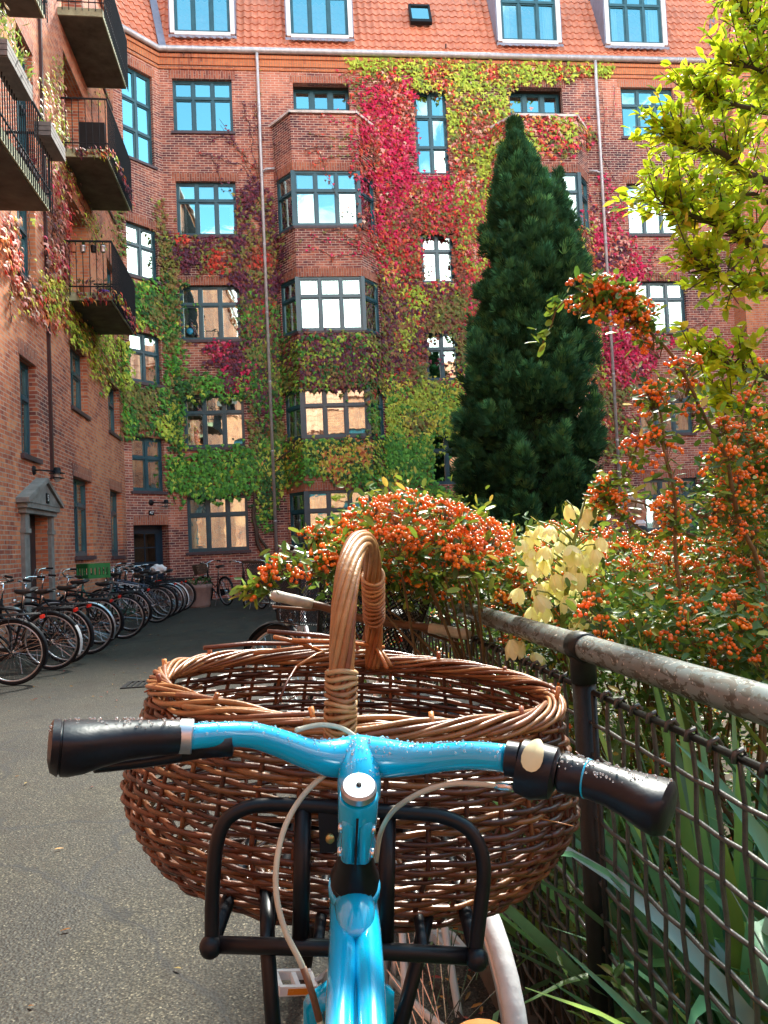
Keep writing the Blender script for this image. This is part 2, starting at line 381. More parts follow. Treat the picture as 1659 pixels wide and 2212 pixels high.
def window(fc,u0,u1,z0,z1,cols,splits,parent,depth=.11,curtain=0,sill=True,openr=None,room=True,fw=.055,mw=.07,name='window',sub=True,off=0,blind=0):
    b=MB(); D0,D1=-depth-.07+off,-depth+off
    fc.box(b,u0,u0+fw,z0,z1,D0,D1);fc.box(b,u1-fw,u1,z0,z1,D0,D1)
    fc.box(b,u0+fw,u1-fw,z1-fw,z1,D0,D1);fc.box(b,u0+fw,u1-fw,z0,z0+fw*1.2,D0,D1)
    W=u1-u0-2*fw; H0=z0+fw*1.2;H1=z1-fw
    cw=(W-mw*(cols-1))/cols
    zs=[H0]+[z0+(z1-z0)*q for q in splits]+[H1]
    for k in range(1,cols):
        a=u0+fw+k*cw+(k-1)*mw; fc.box(b,a,a+mw,H0,H1,D0,D1+.004)
    g=MB()
    for j in range(len(zs)-1):
        lo=zs[j]+(mw/2 if j else 0); hi=zs[j+1]-(mw/2 if j<len(zs)-2 else 0)
        if j: 
            for k in range(cols):
                a=u0+fw+k*(cw+mw); fc.box(b,a,a+cw,zs[j]-mw/2,zs[j]+mw/2,D0,D1+.012)
        for k in range(cols):
            a=u0+fw+k*(cw+mw); c=a+cw; s=.034
            fc.box(b,a,a+s,lo,hi,D0+.01,D1-.018);fc.box(b,c-s,c,lo,hi,D0+.01,D1-.018)
            fc.box(b,a+s,c-s,lo,lo+s,D0+.01,D1-.018);fc.box(b,a+s,c-s,hi-s,hi,D0+.01,D1-.018)
            tx,tz=rnd.uniform(-.004,.004),rnd.uniform(-.006,.006); dd=D1-.045
            g.quad(fc.pt(a+s,lo+s,dd+tx+tz),fc.pt(c-s,lo+s,dd-tx+tz),fc.pt(c-s,hi-s,dd-tx-tz),fc.pt(a+s,hi-s,dd+tx-tz))
    w=b.build(name,M['frame'],parent)
    tgt=w if sub else parent
    g.build('pane',M['glass'],tgt)
    if sill:
        sb=MB(); q=.06
        P=[]
        fc.box(sb,u0-q,u1+q,z0-.085,z0-.012,-.02,.055)
        fc.box(sb,u0,u1,z0-.012,z0-.001,D1-.03,.035)
        sb.build('sill',M['sillbrick'],tgt)
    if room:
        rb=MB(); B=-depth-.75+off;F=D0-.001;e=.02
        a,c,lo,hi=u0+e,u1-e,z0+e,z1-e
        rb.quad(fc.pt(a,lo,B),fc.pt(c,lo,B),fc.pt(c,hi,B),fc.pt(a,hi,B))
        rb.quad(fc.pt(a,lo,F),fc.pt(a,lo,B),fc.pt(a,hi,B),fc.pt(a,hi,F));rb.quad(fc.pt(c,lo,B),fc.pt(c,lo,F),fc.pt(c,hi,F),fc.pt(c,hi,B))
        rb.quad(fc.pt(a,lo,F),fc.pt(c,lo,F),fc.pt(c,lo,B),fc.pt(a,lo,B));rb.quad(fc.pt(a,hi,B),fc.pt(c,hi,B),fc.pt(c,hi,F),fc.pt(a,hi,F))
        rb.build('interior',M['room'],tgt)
    if curtain or blind:
        cb=MB()
        def drape(a,c,lo,hi):
            n=max(6,int((c-a)/.02)); vs=[];fs=[]
            for i in range(n+1):
                u=a+(c-a)*i/n; dd=D0-.07+.018*math.sin(i*1.3+a*9)
                vs+= [fc.pt(u,lo,dd),fc.pt(u,hi,dd)]
            for i in range(n): fs.append((2*i,2*i+2,2*i+3,2*i+1))
            cb.add(vs,fs)
        if curtain:
            wd=(u1-u0)*curtain
            drape(u0+.04,u0+.04+wd*rnd.uniform(.7,1.2),z0+.08,z1-.05); drape(u1-.04-wd*rnd.uniform(.7,1.2),u1-.04,z0+.08,z1-.05)
        if blind: cb.quad(fc.pt(u0+.04,z1-(z1-z0)*blind,D0-.05),fc.pt(u1-.04,z1-(z1-z0)*blind,D0-.05),fc.pt(u1-.04,z1-.03,D0-.05),fc.pt(u0+.04,z1-.03,D0-.05))
        cb.build('curtain',M['curtain' if not blind else 'blind'],tgt)
    return w
def lintel(fc,b,u0,u1,z,h=.24,m=0,q=.10):
    fc.box(b,u0-q,u1+q,z+.002,z+h,-.01,.006,m,True)
def tiles(O,U,S,Lu,Ls,shear=0,endshear=None,step=.30,wave=.215):
    """real pantiles: a wave across and a step at each course"""
    O=Vector(O);U=Vector(U).normalized();S=Vector(S).normalized();Nn=U.cross(S).normalized()
    if endshear is None: endshear=-shear*0
    b=MB(); n=int(Lu/(wave/8)); rows=int(Ls/step)+1
    for r in range(rows):
        s0,s1=r*step,(r+1)*step
        vs=[];fs=[]
        jit=rnd.uniform(-.004,.004)
        for kk,(s,off) in enumerate(((s0-.03,-.012),(s0-.03,.040+jit),(s1,.008))):
            a=shear*s; e=Lu+endshear*s
            for i in range(n+1):
                u=a+(e-a)*i/n; ph=2*math.pi*u/wave
                w=math.sin(ph); w=.030*(w if w>0 else w*.55)
                vs.append(O+U*u+S*s+Nn*(w+off if kk else off))
        for kk in range(2):
            for i in range(n): fs.append((kk*(n+1)+i,kk*(n+1)+i+1,(kk+1)*(n+1)+i+1,(kk+1)*(n+1)+i))
        b.add(vs,fs)
    return b
ROWT=[15.03,12.0,8.96,5.81,2.90]; ROWB=[13.47,10.42,7.38,4.28,1.33]
J=Vector((-4.65,20.93,0))
FL=Facet(J-Vector((-.035,.9994,0)).normalized()*23.5,(-.035,.9994,0),23.5)
FC=Facet(J,(Vector((-3.6,22,0))-J),(Vector((-3.6,22,0))-J).length,23.5)
FB=Facet((-3.6,22,0),(1,0,0),17.1,25.0)
FS=Facet((13.5,22,0),(0,-1,0),.6,42.1)
FR=Facet((13.5,21.4,0),(1,0,0),8.,42.7)
EAVE=15.85
home=thing('apartment_building','dark brick courtyard building with red tiled roof, dormers and two bays, covered in creeper','apartment building',(-3.6,22,0))
wing=thing('apartment_building','brick wing on the left with black iron balconies over a row of parked bicycles','apartment building',(-3.92,0,0))
# ---- back + chamfer + right walls
A0,A1=.37,2.07; R_0,R_1=13.87,15.56; S0,S1=7.42,8.40
holes=[]; wins=[]
for i in range(5):
    holes.append((A0,A1,ROWB[i],ROWT[i],.12)); wins.append((A0,A1,ROWB[i],ROWT[i],3,[.66],i,'A'))
    holes.append((R_0,R_1,ROWB[i]+.0,ROWT[i],.12)); wins.append((R_0,R_1,ROWB[i],ROWT[i],3,[.66],i,'R'))
for (z0,z1,sp) in ((12.27,14.81,[.33,.70]),(8.98,10.45,[.66]),(6.06,7.5,[.66]),(2.98,4.5,[.66])):
    holes.append((S0,S1,z0,z1,.12)); wins.append((S0,S1,z0,z1,2,sp,0 if z0>12 else 2,'S'))
for u0 in (3.84,10.36):   # doors to the terraces on the bays
    holes.append((u0,u0+1.65,12.9,14.97,.20)); 
wb=MB(); FB.wall(wb,0,EAVE,holes,0)
for w in wins: lintel(FB,wb,w[0],w[1],w[3],m=1)
for u0 in (3.84,10.36): lintel(FB,wb,u0,u0+1.65,14.97,.22,m=1)
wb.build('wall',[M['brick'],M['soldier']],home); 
cur={('A',1):.0,('A',2):0,('A',4):.12,('R',2):0,('R',4):.2,('R',3):.15}
for (u0,u1,z0,z1,c,sp,i,k) in wins:
    window(FB,u0,u1,z0,z1,c,sp,home,curtain=cur.get((k,i),0) or (.12 if rnd.random()<.35 else 0),blind=(.42 if (k,i)==('A',1) else 0),sill=(k!='S'))
for u0 in (3.84,10.36): window(FB,u0,u0+1.65,12.91,14.96,3,[.33,.68],home,depth=.33,sill=False,mw=.12)
# chamfer
ch=[(.27,1.27,12.33,14.95,.12,[.33,.66]),(.27,1.27,9.0,10.48,.12,[.62]),(.27,1.27,6.06,7.45,.12,[.62]),(.23,1.25,3.06,4.54,.12,[.62])]
cb=MB(); FC.wall(cb,0,EAVE,[c[:5] for c in ch]+[(.20,1.32,0,2.13,.30)],0)
for c in ch:
    window(FC,*c[:4],2,c[5],home,curtain=.25 if c[2]<9 else 0,blind=.0); lintel(FC,cb,c[0],c[1],c[3],q=.08,m=1)
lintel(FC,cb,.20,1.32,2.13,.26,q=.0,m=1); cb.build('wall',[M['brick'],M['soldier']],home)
# door 47
db=MB(); D=-.30
FC.box(db,.20,.28,0,2.13,D-.06,D);FC.box(db,1.24,1.32,0,2.13,D-.06,D);FC.box(db,.28,1.24,2.03,2.13,D-.06,D)
FC.box(db,.28,1.24,.02,1.12,D-.06,D-.015);FC.box(db,.28,.42,1.12,2.03,D-.06,D-.015);FC.box(db,1.10,1.24,1.12,2.03,D-.06,D-.015);FC.box(db,.42,1.10,1.90,2.03,D-.06,D-.015)
FC.box(db,.40,1.12,.20,.52,D-.013,D+.01);FC.box(db,.40,1.12,.62,.98,D-.013,D+.01)
FC.box(db,.38,1.14,1.05,1.10,D-.013,D+.02)
FC.box(db,.745,.775,1.12,1.90,D-.05,D-.017);FC.box(db,.42,.745,1.50,1.53,D-.05,D-.017);FC.box(db,.775,1.10,1.50,1.53,D-.05,D-.017)
dor=db.build('door',M['doorblue'],home)
g=MB(); g.quad(FC.pt(.42,1.12,D-.035),FC.pt(1.10,1.12,D-.035),FC.pt(1.10,1.90,D-.035),FC.pt(.42,1.90,D-.035)); g.build('pane',glass_mat('door_glass',.02,mx1=.25),dor)
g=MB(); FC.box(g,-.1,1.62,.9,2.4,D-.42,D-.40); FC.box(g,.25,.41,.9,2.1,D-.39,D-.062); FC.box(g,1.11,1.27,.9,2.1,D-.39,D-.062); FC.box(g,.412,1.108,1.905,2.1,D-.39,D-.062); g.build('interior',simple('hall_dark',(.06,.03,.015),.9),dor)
h=MB(); h.tube([FC.pt(1.16,1.02,D),FC.pt(1.16,1.02,D+.06),FC.pt(1.05,1.02,D+.06)],.012,8); h.sphere(FC.pt(1.16,1.02,D+.06),.018); h.build('handle',M['chrome'],dor,True)
def textmesh(s,size,name='lettering'):
    cu=bpy.data.curves.new(name,'FONT'); cu.body=s; cu.size=size; cu.extrude=.002; cu.align_x='CENTER'; cu.align_y='CENTER'; cu.offset=size*.012
    ob=bpy.data.objects.new(name+'_t',cu); COL.objects.link(ob); bpy.context.view_layer.update()
    dg=bpy.context.evaluated_depsgraph_get(); me=bpy.data.meshes.new_from_object(ob.evaluated_get(dg)); COL.objects.unlink(ob); bpy.data.objects.remove(ob)
    return me
def numberplate(fc,u,z,w,h,txt,parent,size,d=0,col='iron'):
    b=MB(); fc.box(b,u-w/2,u+w/2,z-h/2,z+h/2,d+.001,d+.016); p=b.build('house_number_plate',M[col],parent)
    me=textmesh(txt,size); me.materials.clear(); me.materials.append(M['whiteframe'])
    X=fc.U;Z=Vector((0,0,1));Nn=fc.N
    mt=Matrix.Translation(fc.pt(u,z,d+.020))@Matrix((X,Z,Nn)).transposed().to_4x4()
    me.transform(world_of(p).inverted()@mt) if False else me.transform(world_of(parent).inverted()@mt)
    o=bpy.data.objects.new('digits',me); COL.objects.link(o); o.parent=p
numberplate(FC,.77,2.46,.17,.13,'47',home,.13,.006)
def walllamp(loc,ndir,sdir,label):
    ndir=Vector(ndir).normalized(); sd=Vector(sdir).normalized()
    t=thing('wall_lamp',label,'lamp',loc); P=Vector(loc)
    b=MB(); b.lathe([(.0,.03),(.07,.028),(.085,.0),(.085,-.01)],14,P,ndir); b.build('mounting_plate',M['iron'],t,True)
    b=MB(); q=P+ndir*.10; e=q+sd*.34; b.tube([P,q,q+sd*.05,e],.013,8); b.build('arm',M['iron'],t,True)
    b=MB(); Z=Vector((0,0,1)); b.lathe([(.0,.07),(.05,.065),(.062,.03),(.062,-.01),(.13,-.03),(.13,-.038),(.06,-.036)],16,e,Z); b.lathe([(.055,-.10),(.12,-.112),(.12,-.12),(.05,-.118)],16,e,Z); b.build('lamp_shade',M['iron'],t,True)
    b=MB(); b.lathe([(.048,-.03),(.05,-.10),(.045,-.16),(.02,-.18),(0,-.182)],14,e,Z); b.build('lamp_glass',simple('lamp_glass',(.45,.48,.5),.1,coat=.5),t,True)
walllamp(FC.pt(.78,2.74,.0),FC.N,Vector((1,.1,0)),'black wall lamp over the dark blue door numbered 47')
# right risalit
rb=MB(); FS.wall(rb,0,EAVE,[],0); 
RW=[(2.2,3.9,ROWB[i],ROWT[i],.12) for i in range(5)]
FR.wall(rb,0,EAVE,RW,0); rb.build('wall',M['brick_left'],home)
for r in RW: window(FR,*r[:4],3,[.66],home,room=False)
# cornice
kb=MB()
for fc in (FC,FB,FS,FR):
    fc.box(kb,-.02,fc.L+.02,15.30,15.36,-.02,.035,0,True);fc.box(kb,-.03,fc.L+.03,15.42,15.62,-.02,.045,0,True);fc.box(kb,-.05,fc.L+.05,15.62,15.72,-.02,.085,0,True)
kb.build('cornice',M['cornice'],home)
# ---- bays
def bay(pts,rows,ztop,label,curt):
    bm=MB(); fs=[]
    for a,c in zip(pts[:-1],pts[1:]):
        f=Facet((a[0],a[1],0),(c[0]-a[0],c[1]-a[1],0),math.hypot(c[0]-a[0],c[1]-a[1]),a[0]+30); fs.append(f)
    k=bm
    par_=home
    inset=[.10,.02,.02]
    so=MB()
    hl=[]
    for fi,f in enumerate(fs):
        hs=[(inset[fi]*(1 if fi==0 else 1),f.L-.02,z0,z1,.05) for z0,z1 in rows] if fi!=2 else [(.02,f.L-.10,z0,z1,.05) for z0,z1 in rows]
        hl.append(hs)
        f.wall(bm,0,ztop,hs,0)
        for z0,z1 in rows: f.box(bm,.0,f.L,z1+.002,z1+.24,-.012,.006,1,True)
        f.box(bm,.0,f.L,0,.001,-.01,-.005)
    # terrace floor behind the parapet
    P=[Vector((p[0],p[1],0)) for p in pts]
    bm.add([p+Vector((0,0,12.9)) for p in P],[tuple(range(len(P)))])
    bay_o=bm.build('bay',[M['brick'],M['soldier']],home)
    for q in pts[1:-1]:
        for z0,z1 in rows:
            pm=MB(); pm.obox((q[0],q[1]+.022,(z0+z1)/2),(.052,0,0),(0,.040,0),(0,0,(z1-z0)/2-.001)); pm.build('corner_post',M['frame'],bay_o)
    cp=MB()
    for f in fs: f.box(cp,-.06,f.L+.06,ztop,ztop+.07,-.16,.07,0)
    cp.build('coping',M['capstone'],bay_o)
    for z0,z1 in rows:
        sl=MB()
        for f in fs: f.box(sl,-.03,f.L+.03,z0-.075,z0-.004,-.02,.035)
        sl.build('sill',M['sillbrick'],bay_o)
    for fi,f in enumerate(fs):
        for ri,h in enumerate(hl[fi]):
            window(f,*h[:4],3 if fi==1 else 1,[.64],home,depth=.03,curtain=curt[ri]*(1 if fi==1 else 1.5),sill=False,blind=(.97 if (ri==0 and fi==1 and label) else 0),room=True)
    return fs
brow=[(10.38,11.97),(7.38,8.92),(4.36,5.78),(1.33,2.88)]
BAY1=bay([(-.42,22),(.12,21.27),(1.98,21.27),(2.55,22)],brow,13.62,1,[0,0,.22,.28])
BAY2=bay([(6.1,22),(6.66,21.27),(8.50,21.27),(9.08,22)],brow,13.62,0,[0,.2,.2,.2])
# ---- roof
S65=(0,math.cos(R(68)),math.sin(R(68)))
tiles((-4.6,21.93,EAVE),(1,0,0),S65,19.0,3.9).build('roof',M['tile'],home)
u=FC.U; inw=-FC.N
tiles(FC.pt(-1.2,EAVE,.07),u,inw*math.cos(R(68))+Vector((0,0,math.sin(R(68)))),3.4,3.9).build('roof',M['tile'],home)
tiles((13.43,22.1,EAVE),(0,-1,0),(math.cos(R(68)),0,math.sin(R(68))),.77,3.9,shear=-.37,endshear=-.37).build('roof',M['tile'],home)
tiles((13.43,21.33,EAVE),(1,0,0),S65,9,3.9,shear=.37).build('roof',M['tile'],home)
for PV in ((Vector((-3.62,22.28,EAVE+1.0)),(.10,.03,0),(-.01,.05,0),(-.19,.40,1.05)),(Vector((13.55,22.36,EAVE+1.0)),(.09,.02,0),(-.0,.03,0),(.30,.38,1.05))):
    vb=MB(); vb.obox(*PV); vb.build('valley_flashing',M['lead'],home)
# gutter
gb=MB(); k=.13
gp=[FC.pt(-.25,EAVE-.02,k),FC.pt(FC.L-.05,EAVE-.02,k)+Vector((.0,0,0)),Vector((13.35,22-k,EAVE-.02)),Vector((13.37,21.4-k,EAVE-.02)),Vector((21.5,21.4-k,EAVE-.02))]
gb.tube(gp,.085,10); 
for i in range(24): 
    x=-3.3+i*.7; gb.lathe([(.088,-.012),(.092,0),(.088,.012)],10,(x,22-k,EAVE-.02),(1,0,0))
gb.build('gutter',M['zinc'],home,True)
for X in (-.765,9.46):
    p=MB(); y=21.86
    p.tube([(X,22-k,EAVE-.1),(X,22-k,EAVE-.28),(X,y+.03,EAVE-.50),(X,y+.03,EAVE-.6),(X,y+.03,.15)],.046,10)
    for z in (14.2,12.1,10.1,8.1,6.1,4.1,2.1): p.lathe([(.047,-.03),(.055,-.02),(.055,.02),(.047,.03)],10,(X,y+.03,z),(0,0,1)); p.tube([(X,y+.03,z),(X,22.0,z)],.012,5)
    sx=1 if X<0 else -1
    p.tube([(X,y+.03,12.25),(X+sx*.16,y+.03,12.32),(X+sx*.38,21.9,12.34)],.034,8)
    p.build('downpipe',M['zinc'],home,True)
# dormers
def dormer(u0,u1,cols=3,i=0):
    b=MB(); z0,z1=16.38,18.3; F=.10
    FB.box(b,u0-.12,u0,z0-.04,z1+.12,-.9,F-.02,0);FB.box(b,u1,u1+.12,z0-.04,z1+.12,-.9,F-.02,0);FB.box(b,u0,u1,z0-.10,z0,-.5,F,0);FB.box(b,u0,u1,z1,z1+.12,-.9,F,0)
    d=b.build('dormer',M['whiteframe'],home)
    b=MB(); FB.box(b,u0-.155,u0-.122,z0,z1+.14,-1.2,F-.05);FB.box(b,u1+.122,u1+.155,z0,z1+.14,-1.2,F-.05);FB.box(b,u0-.2,u1+.2,z1+.122,z1+.16,-1.2,F+.05)
    n=40; vs=[];fs=[]
    for j in range(n+1):
        uu=u0-.17+(u1-u0+.34)*j/n; wz=.03*math.sin(2*math.pi*(uu+25-25)/.215)
        vs+=[FB.pt(uu,z0-.10,F-.01),FB.pt(uu,z0-.17+.012*math.sin(uu*30),F+.0+.02+wz*.5-.04)]
    for j in range(n): fs.append((2*j,2*j+1,2*j+3,2*j+2))
    b.add(vs,fs); b.build('flashing',M['lead'],d)
    window(FB,u0,u1,z0,z1,cols,[.64],d,depth=-.02,sill=False,sub=False,name='window_frame',curtain=.18 if i in(2,3) else 0,off=0)
for i,(a,c) in enumerate(((-3.10,-1.50),(.25,1.95),(6.6,8.33),(10.0,11.72))): dormer(a+3.6,c+3.6,3,i)
# roof window
b=MB(); O=backp(907,33,22.42); S=Vector(S65); X=Vector((1,0,0)); Nn=X.cross(S)
for (A,B,w,h) in ((0,.36,.33,.04),(0,-.36,.33,.06),(.30,0,.03,.36),(-.30,0,.03,.36)): b.obox(O+X*A+S*B+Nn*.03,X*w,S*h,Nn*.06)
sk=b.build('roof_window',M['iron'],home); b=MB(); b.obox(O+Nn*.045,X*.27,S*.32,Nn*.004); b.build('pane',M['glass'],sk)
b=MB(); b.tube([backp(963,104,21.9),backp(963,95,21.9)],.02,6); b.build('snow_hook',M['iron'],home)
b=MB(); b.box((-14,23.42,0),(21,33,19.3)); b.build('light_block_body',M['brick'],home)  # unseen solid body added to stop sun leaking through the hollow building
# ================================================================= LEFT WING
def LU(Y): return (Y+2.556)/.9994   # distance along the left wall of a world Y
LU0=FL.O.y
def lu(Y): return (Y-LU0)/.9994
lw_h=[ (lu(12.53),lu(13.40),3.02,4.60,.14,2,[.62]),(lu(15.62),lu(16.97),4.36,5.66,.14,2,[.62]),(lu(19.07),lu(20.4),4.40,5.64,.14,2,[.62]),
  (lu(15.6),lu(17.10),1.36,2.95,.14,2,[.66]),(lu(18.98),lu(20.35),1.33,2.95,.14,2,[.66]),
  (lu(12.6),lu(13.55),5.95,7.5,.14,2,[.62]),(lu(12.75),lu(13.65),8.05,10.2,.14,2,[.5]),(lu(12.75),lu(13.65),11.2,13.2,.14,2,[.5]),
  (lu(8.2),lu(9.6),1.36,2.95,.14,2,[.66]),(lu(8.2),lu(9.6),4.3,5.8,.14,2,[.62]),
  (lu(19.4),lu(20.5),13.3,14.9,.14,2,[.62]),(lu(19.4),lu(20.5),10.2,11.7,.14,2,[.62]),(lu(19.4),lu(20.5),7.3,8.8,.14,2,[.62])]
SL=[6.55,9.45,12.35]
niche=[(lu(15.75),lu(17.5),z,z+2.25,.55) for z in SL]+[(lu(9.3),lu(11.0),z,z+2.25,.55) for z in SL]
doorh=(lu(12.63),lu(13.78),0,2.10,.22)
lb2=MB(); FL.wall(lb2,0,EAVE,[h[:5] for h in lw_h]+niche+[doorh],0); 
for h in lw_h:
    window(FL,*h[:4],h[5],h[6],wing,depth=.13,curtain=.3 if h[2]<6 else .2); lintel(FL,lb2,h[0],h[1],h[3],.26,q=.05,m=1)
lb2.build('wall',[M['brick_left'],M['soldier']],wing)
for n in niche:
    window(FL,n[0]+.02,n[1]-.02,n[2]+.02,n[3]-.02,2,[.3,.75],wing,depth=.5,sill=False,name='balcony_door',curtain=.2)
b=MB(); FL.box(b,lu(14.05),lu(14.13),2.75,15.3,.0,.05); b.build('downpipe',simple('groove_shadow',(.055,.022,.022),.6),wing)  # dark brown strip painted in for a shadowed wall groove; no pipe here
# opened casement on the ground floor window
b=MB(); f2=Facet(FL.pt(lu(15.6),0,-.01),(Vector(FL.U)*.35+FL.N*.9),.62)
# recess of the entrance
b=MB(); a,c=doorh[0],doorh[1]
b.quad(FL.pt(a,0,-.20),FL.pt(c,0,-.20),FL.pt(c,2.10,-.20),FL.pt(a,2.10,-.20)); dd=b.build('door',simple('dark_door',(.018,.017,.020),.6,var=.5,scale=3),wing)
b=MB(); FL.box(b,a+.1,a+.55,.3,1.9,-.198,-.18); FL.box(b,a+.7,c-.1,.3,1.9,-.198,-.18); b.build('door_panel',simple('dark_panel',(.024,.022,.026),.5,var=.4),dd)
b=MB()
for (p,q) in ((a-.26,a-.01),(c+.01,c+.18)):
    FL.box(b,p,q,0,1.75,0,.06);FL.box(b,p-.02,q+.02,1.75,1.82,0,.085);FL.box(b,p+.02,q-.02,1.82,2.06,0,.07);FL.box(b,p-.02,q+.02,0,.25,0,.08)
FL.box(b,a-.32,c+.22,2.06,2.14,0,.11);FL.box(b,a-.38,c+.27,2.14,2.22,0,.15)
m_=(a+c)/2
for d0,d1,e in ((0,.22,.0),(.0,.30,.07)):
    lo=2.222+ (0 if e==0 else 0); 
vs=[FL.pt(a-.40,2.222,0),FL.pt(c+.28,2.222,0),FL.pt(m_,2.58,0),FL.pt(a-.40,2.222,.16),FL.pt(c+.28,2.222,.16),FL.pt(m_,2.58,.16)]
b.add(vs,[(3,4,5),(0,3,5,2),(4,1,2,5),(0,1,4,3)])
vs=[FL.pt(a-.45,2.215,.0),FL.pt(a-.45,2.215,.20),FL.pt(m_,2.60,.20),FL.pt(m_,2.60,0),FL.pt(a-.45,2.29,.0),FL.pt(a-.45,2.29,.20),FL.pt(m_,2.68,.20),FL.pt(m_,2.68,0)]
b.add(vs,[(0,1,2,3),(7,6,5,4),(1,5,6,2),(0,4,5,1)])
vs=[FL.pt(c+.33,2.215,.0),FL.pt(c+.33,2.215,.20),FL.pt(m_,2.60,.20),FL.pt(m_,2.60,0),FL.pt(c+.33,2.29,.0),FL.pt(c+.33,2.29,.20),FL.pt(m_,2.68,.20),FL.pt(m_,2.68,0)]
b.add(vs,[(3,2,1,0),(4,5,6,7),(2,6,5,1),(1,5,4,0)])
b.build('door_surround',M['stone'],wing)
numberplate(FL,m_+.05,2.34,.15,.16,'5',wing,.15,.16)
walllamp(FL.pt(lu(13.1),2.80,0),FL.N,Vector((.55,.85,0)),'grey wall lamp on a bent arm above the stone pediment on the left')
b=MB(); b.box((-15,-2.4,0),(-5.95,20.6,18.6)); b.build('light_block_body',M['brick_left'],wing)  # unseen body box added to keep stray sun out of the wing
# wing roof
tiles(FL.pt(-.5,EAVE,.07),FL.U,-FL.N*math.cos(R(68))+Vector((0,0,math.sin(R(68)))),25.5,3.3,wave=.43,step=.45).build('roof',M['tile'],wing)
b=MB(); b.tube([FL.pt(0,EAVE-.02,.13),FL.pt(FL.L-.1,EAVE-.02,.13)],.085,8); b.build('gutter',M['zinc'],wing,True)
b=MB(); FL.box(b,0,FL.L-.04,15.42,15.70,-.02,.07,0,True); b.build('cornice',M['cornice'],wing)
# balconies
def balcony(Y0,Y1,z,w,plants=False):
    a,c=lu(Y0),lu(Y1)
    b=MB(); FL.box(b,a,c,z-.16,z,-.01,w); s=b.build('balcony',M['slab'],wing)
    b=MB(); FL.box(b,a,c,z-.15,z+.012,w+.001,w+.03); FL.box(b,a-.03,a-.001,z-.15,z+.012,0,w+.03); FL.box(b,c+.001,c+.03,z-.15,z+.012,0,w+.03); b.build('slab_edge',M['slabedge'],s)
    b=MB(); H=1.03; o=w+.055
    for zz,r in ((z+H,.022),(z+.12,.014)):
        b.tube([FL.pt(a-.05,zz,.0),FL.pt(a-.05,zz,o),FL.pt(c+.05,zz,o),FL.pt(c+.05,zz,.0)],r,6,up=(0,0,1))
    n=int((c-a)/.085)
    for i in range(n+1):
        u_=a-.05+(c-a+.1)*i/n; b.tube([FL.pt(u_,z-.19,o+.01),FL.pt(u_,z+H,o+.01)],.0085,5)
    m=int(w/.115)
    for i in range(1,m+1):
        for u_ in (a-.06,c+.06): b.tube([FL.pt(u_,z-.06,o*i/m-.03),FL.pt(u_,z+H,o*i/m-.03)],.0085,5)
    b.build('railing',M['iron'],s)
    return a,c,o
for z in SL+[15.2]:
    if z<15: balcony(15.45,17.85,z,.84)
    if z<12: balcony(8.6,11.35,z,.80)
# ================================================================= block behind the camera, seen in the window glass
opp=thing('apartment_building','brick block with a red tiled roof across the courtyard, mirrored in the window panes','apartment building',(0,-12,0))
FO=Facet((24,-12,0),(-1,0,0),46)
oh=[(2+i*3.4,3.7+i*3.4,z,z+1.6,.12) for i in range(13) for z in (1.3,4.3,7.3)]
b=MB(); FO.wall(b,0,10.6,oh,0); b.build('wall',M['brick_left'],opp)
for h in oh:
    b=MB(); FO.box(b,h[0],h[1],h[2],h[3],-.2,-.12); b.build('window',M['frame'],opp)
tiles(FO.pt(-.5,10.6,.1),(-1,0,0),(0,-math.cos(R(50)),math.sin(R(50))),47,7.2,wave=.6,step=.6).build('roof',M['tile'],opp)
rw=thing('apartment_building','brick wing closing the courtyard on the far right, unseen, added for window reflections','apartment building',(26,-12,0))
FW2=Facet((26,21.4,0),(0,-1,0),33)  # wing out of view, added so the lower chamfer windows mirror brick
b=MB(); wh=[(2+i*3.6,3.6+i*3.6,z,z+1.6,.12) for i in range(8) for z in (1.3,4.3,7.3,10.3)]; FW2.wall(b,0,13.,wh,0); b.build('wall',M['brick_left'],rw)
for h in wh:
    b=MB(); FW2.box(b,h[0],h[1],h[2],h[3],-.2,-.12); b.build('window',M['frame'],rw)
tiles(FW2.pt(-.5,13,.1),(0,-1,0),(math.cos(R(60)),0,math.sin(R(60))),34,4,wave=.6,step=.6).build('roof',M['tile'],rw)
# ================================================================= GROUND
b=MB(); b.quad((-300,-300,0),(300,-300,0),(300,300,0),(-300,300,0)); tag(b.build('ground',M['asphalt']),kind='structure')

# things on the window sills inside
t=thing('globe','blue globe standing inside the left window two floors above the ground','globe',(0,22.3,7.45)); 
P=Vector((-3.6+A0+.24,22.27,7.50)); t.location=(P.x,P.y,P.z-.05); b=MB(); b.sphere(P+Vector((0,0,.17)),.15,20,12); b.build('sphere',simple('globe_blue',(.02,.30,.50),.4,var=.5,scale=6),t,True); b=MB(); b.lathe([(0,-.05),(.08,-.05),(.07,-.03),(.012,-.02),(.012,.03)],12,P,(0,0,1)); b.build('stand',M['brass'],t,True)
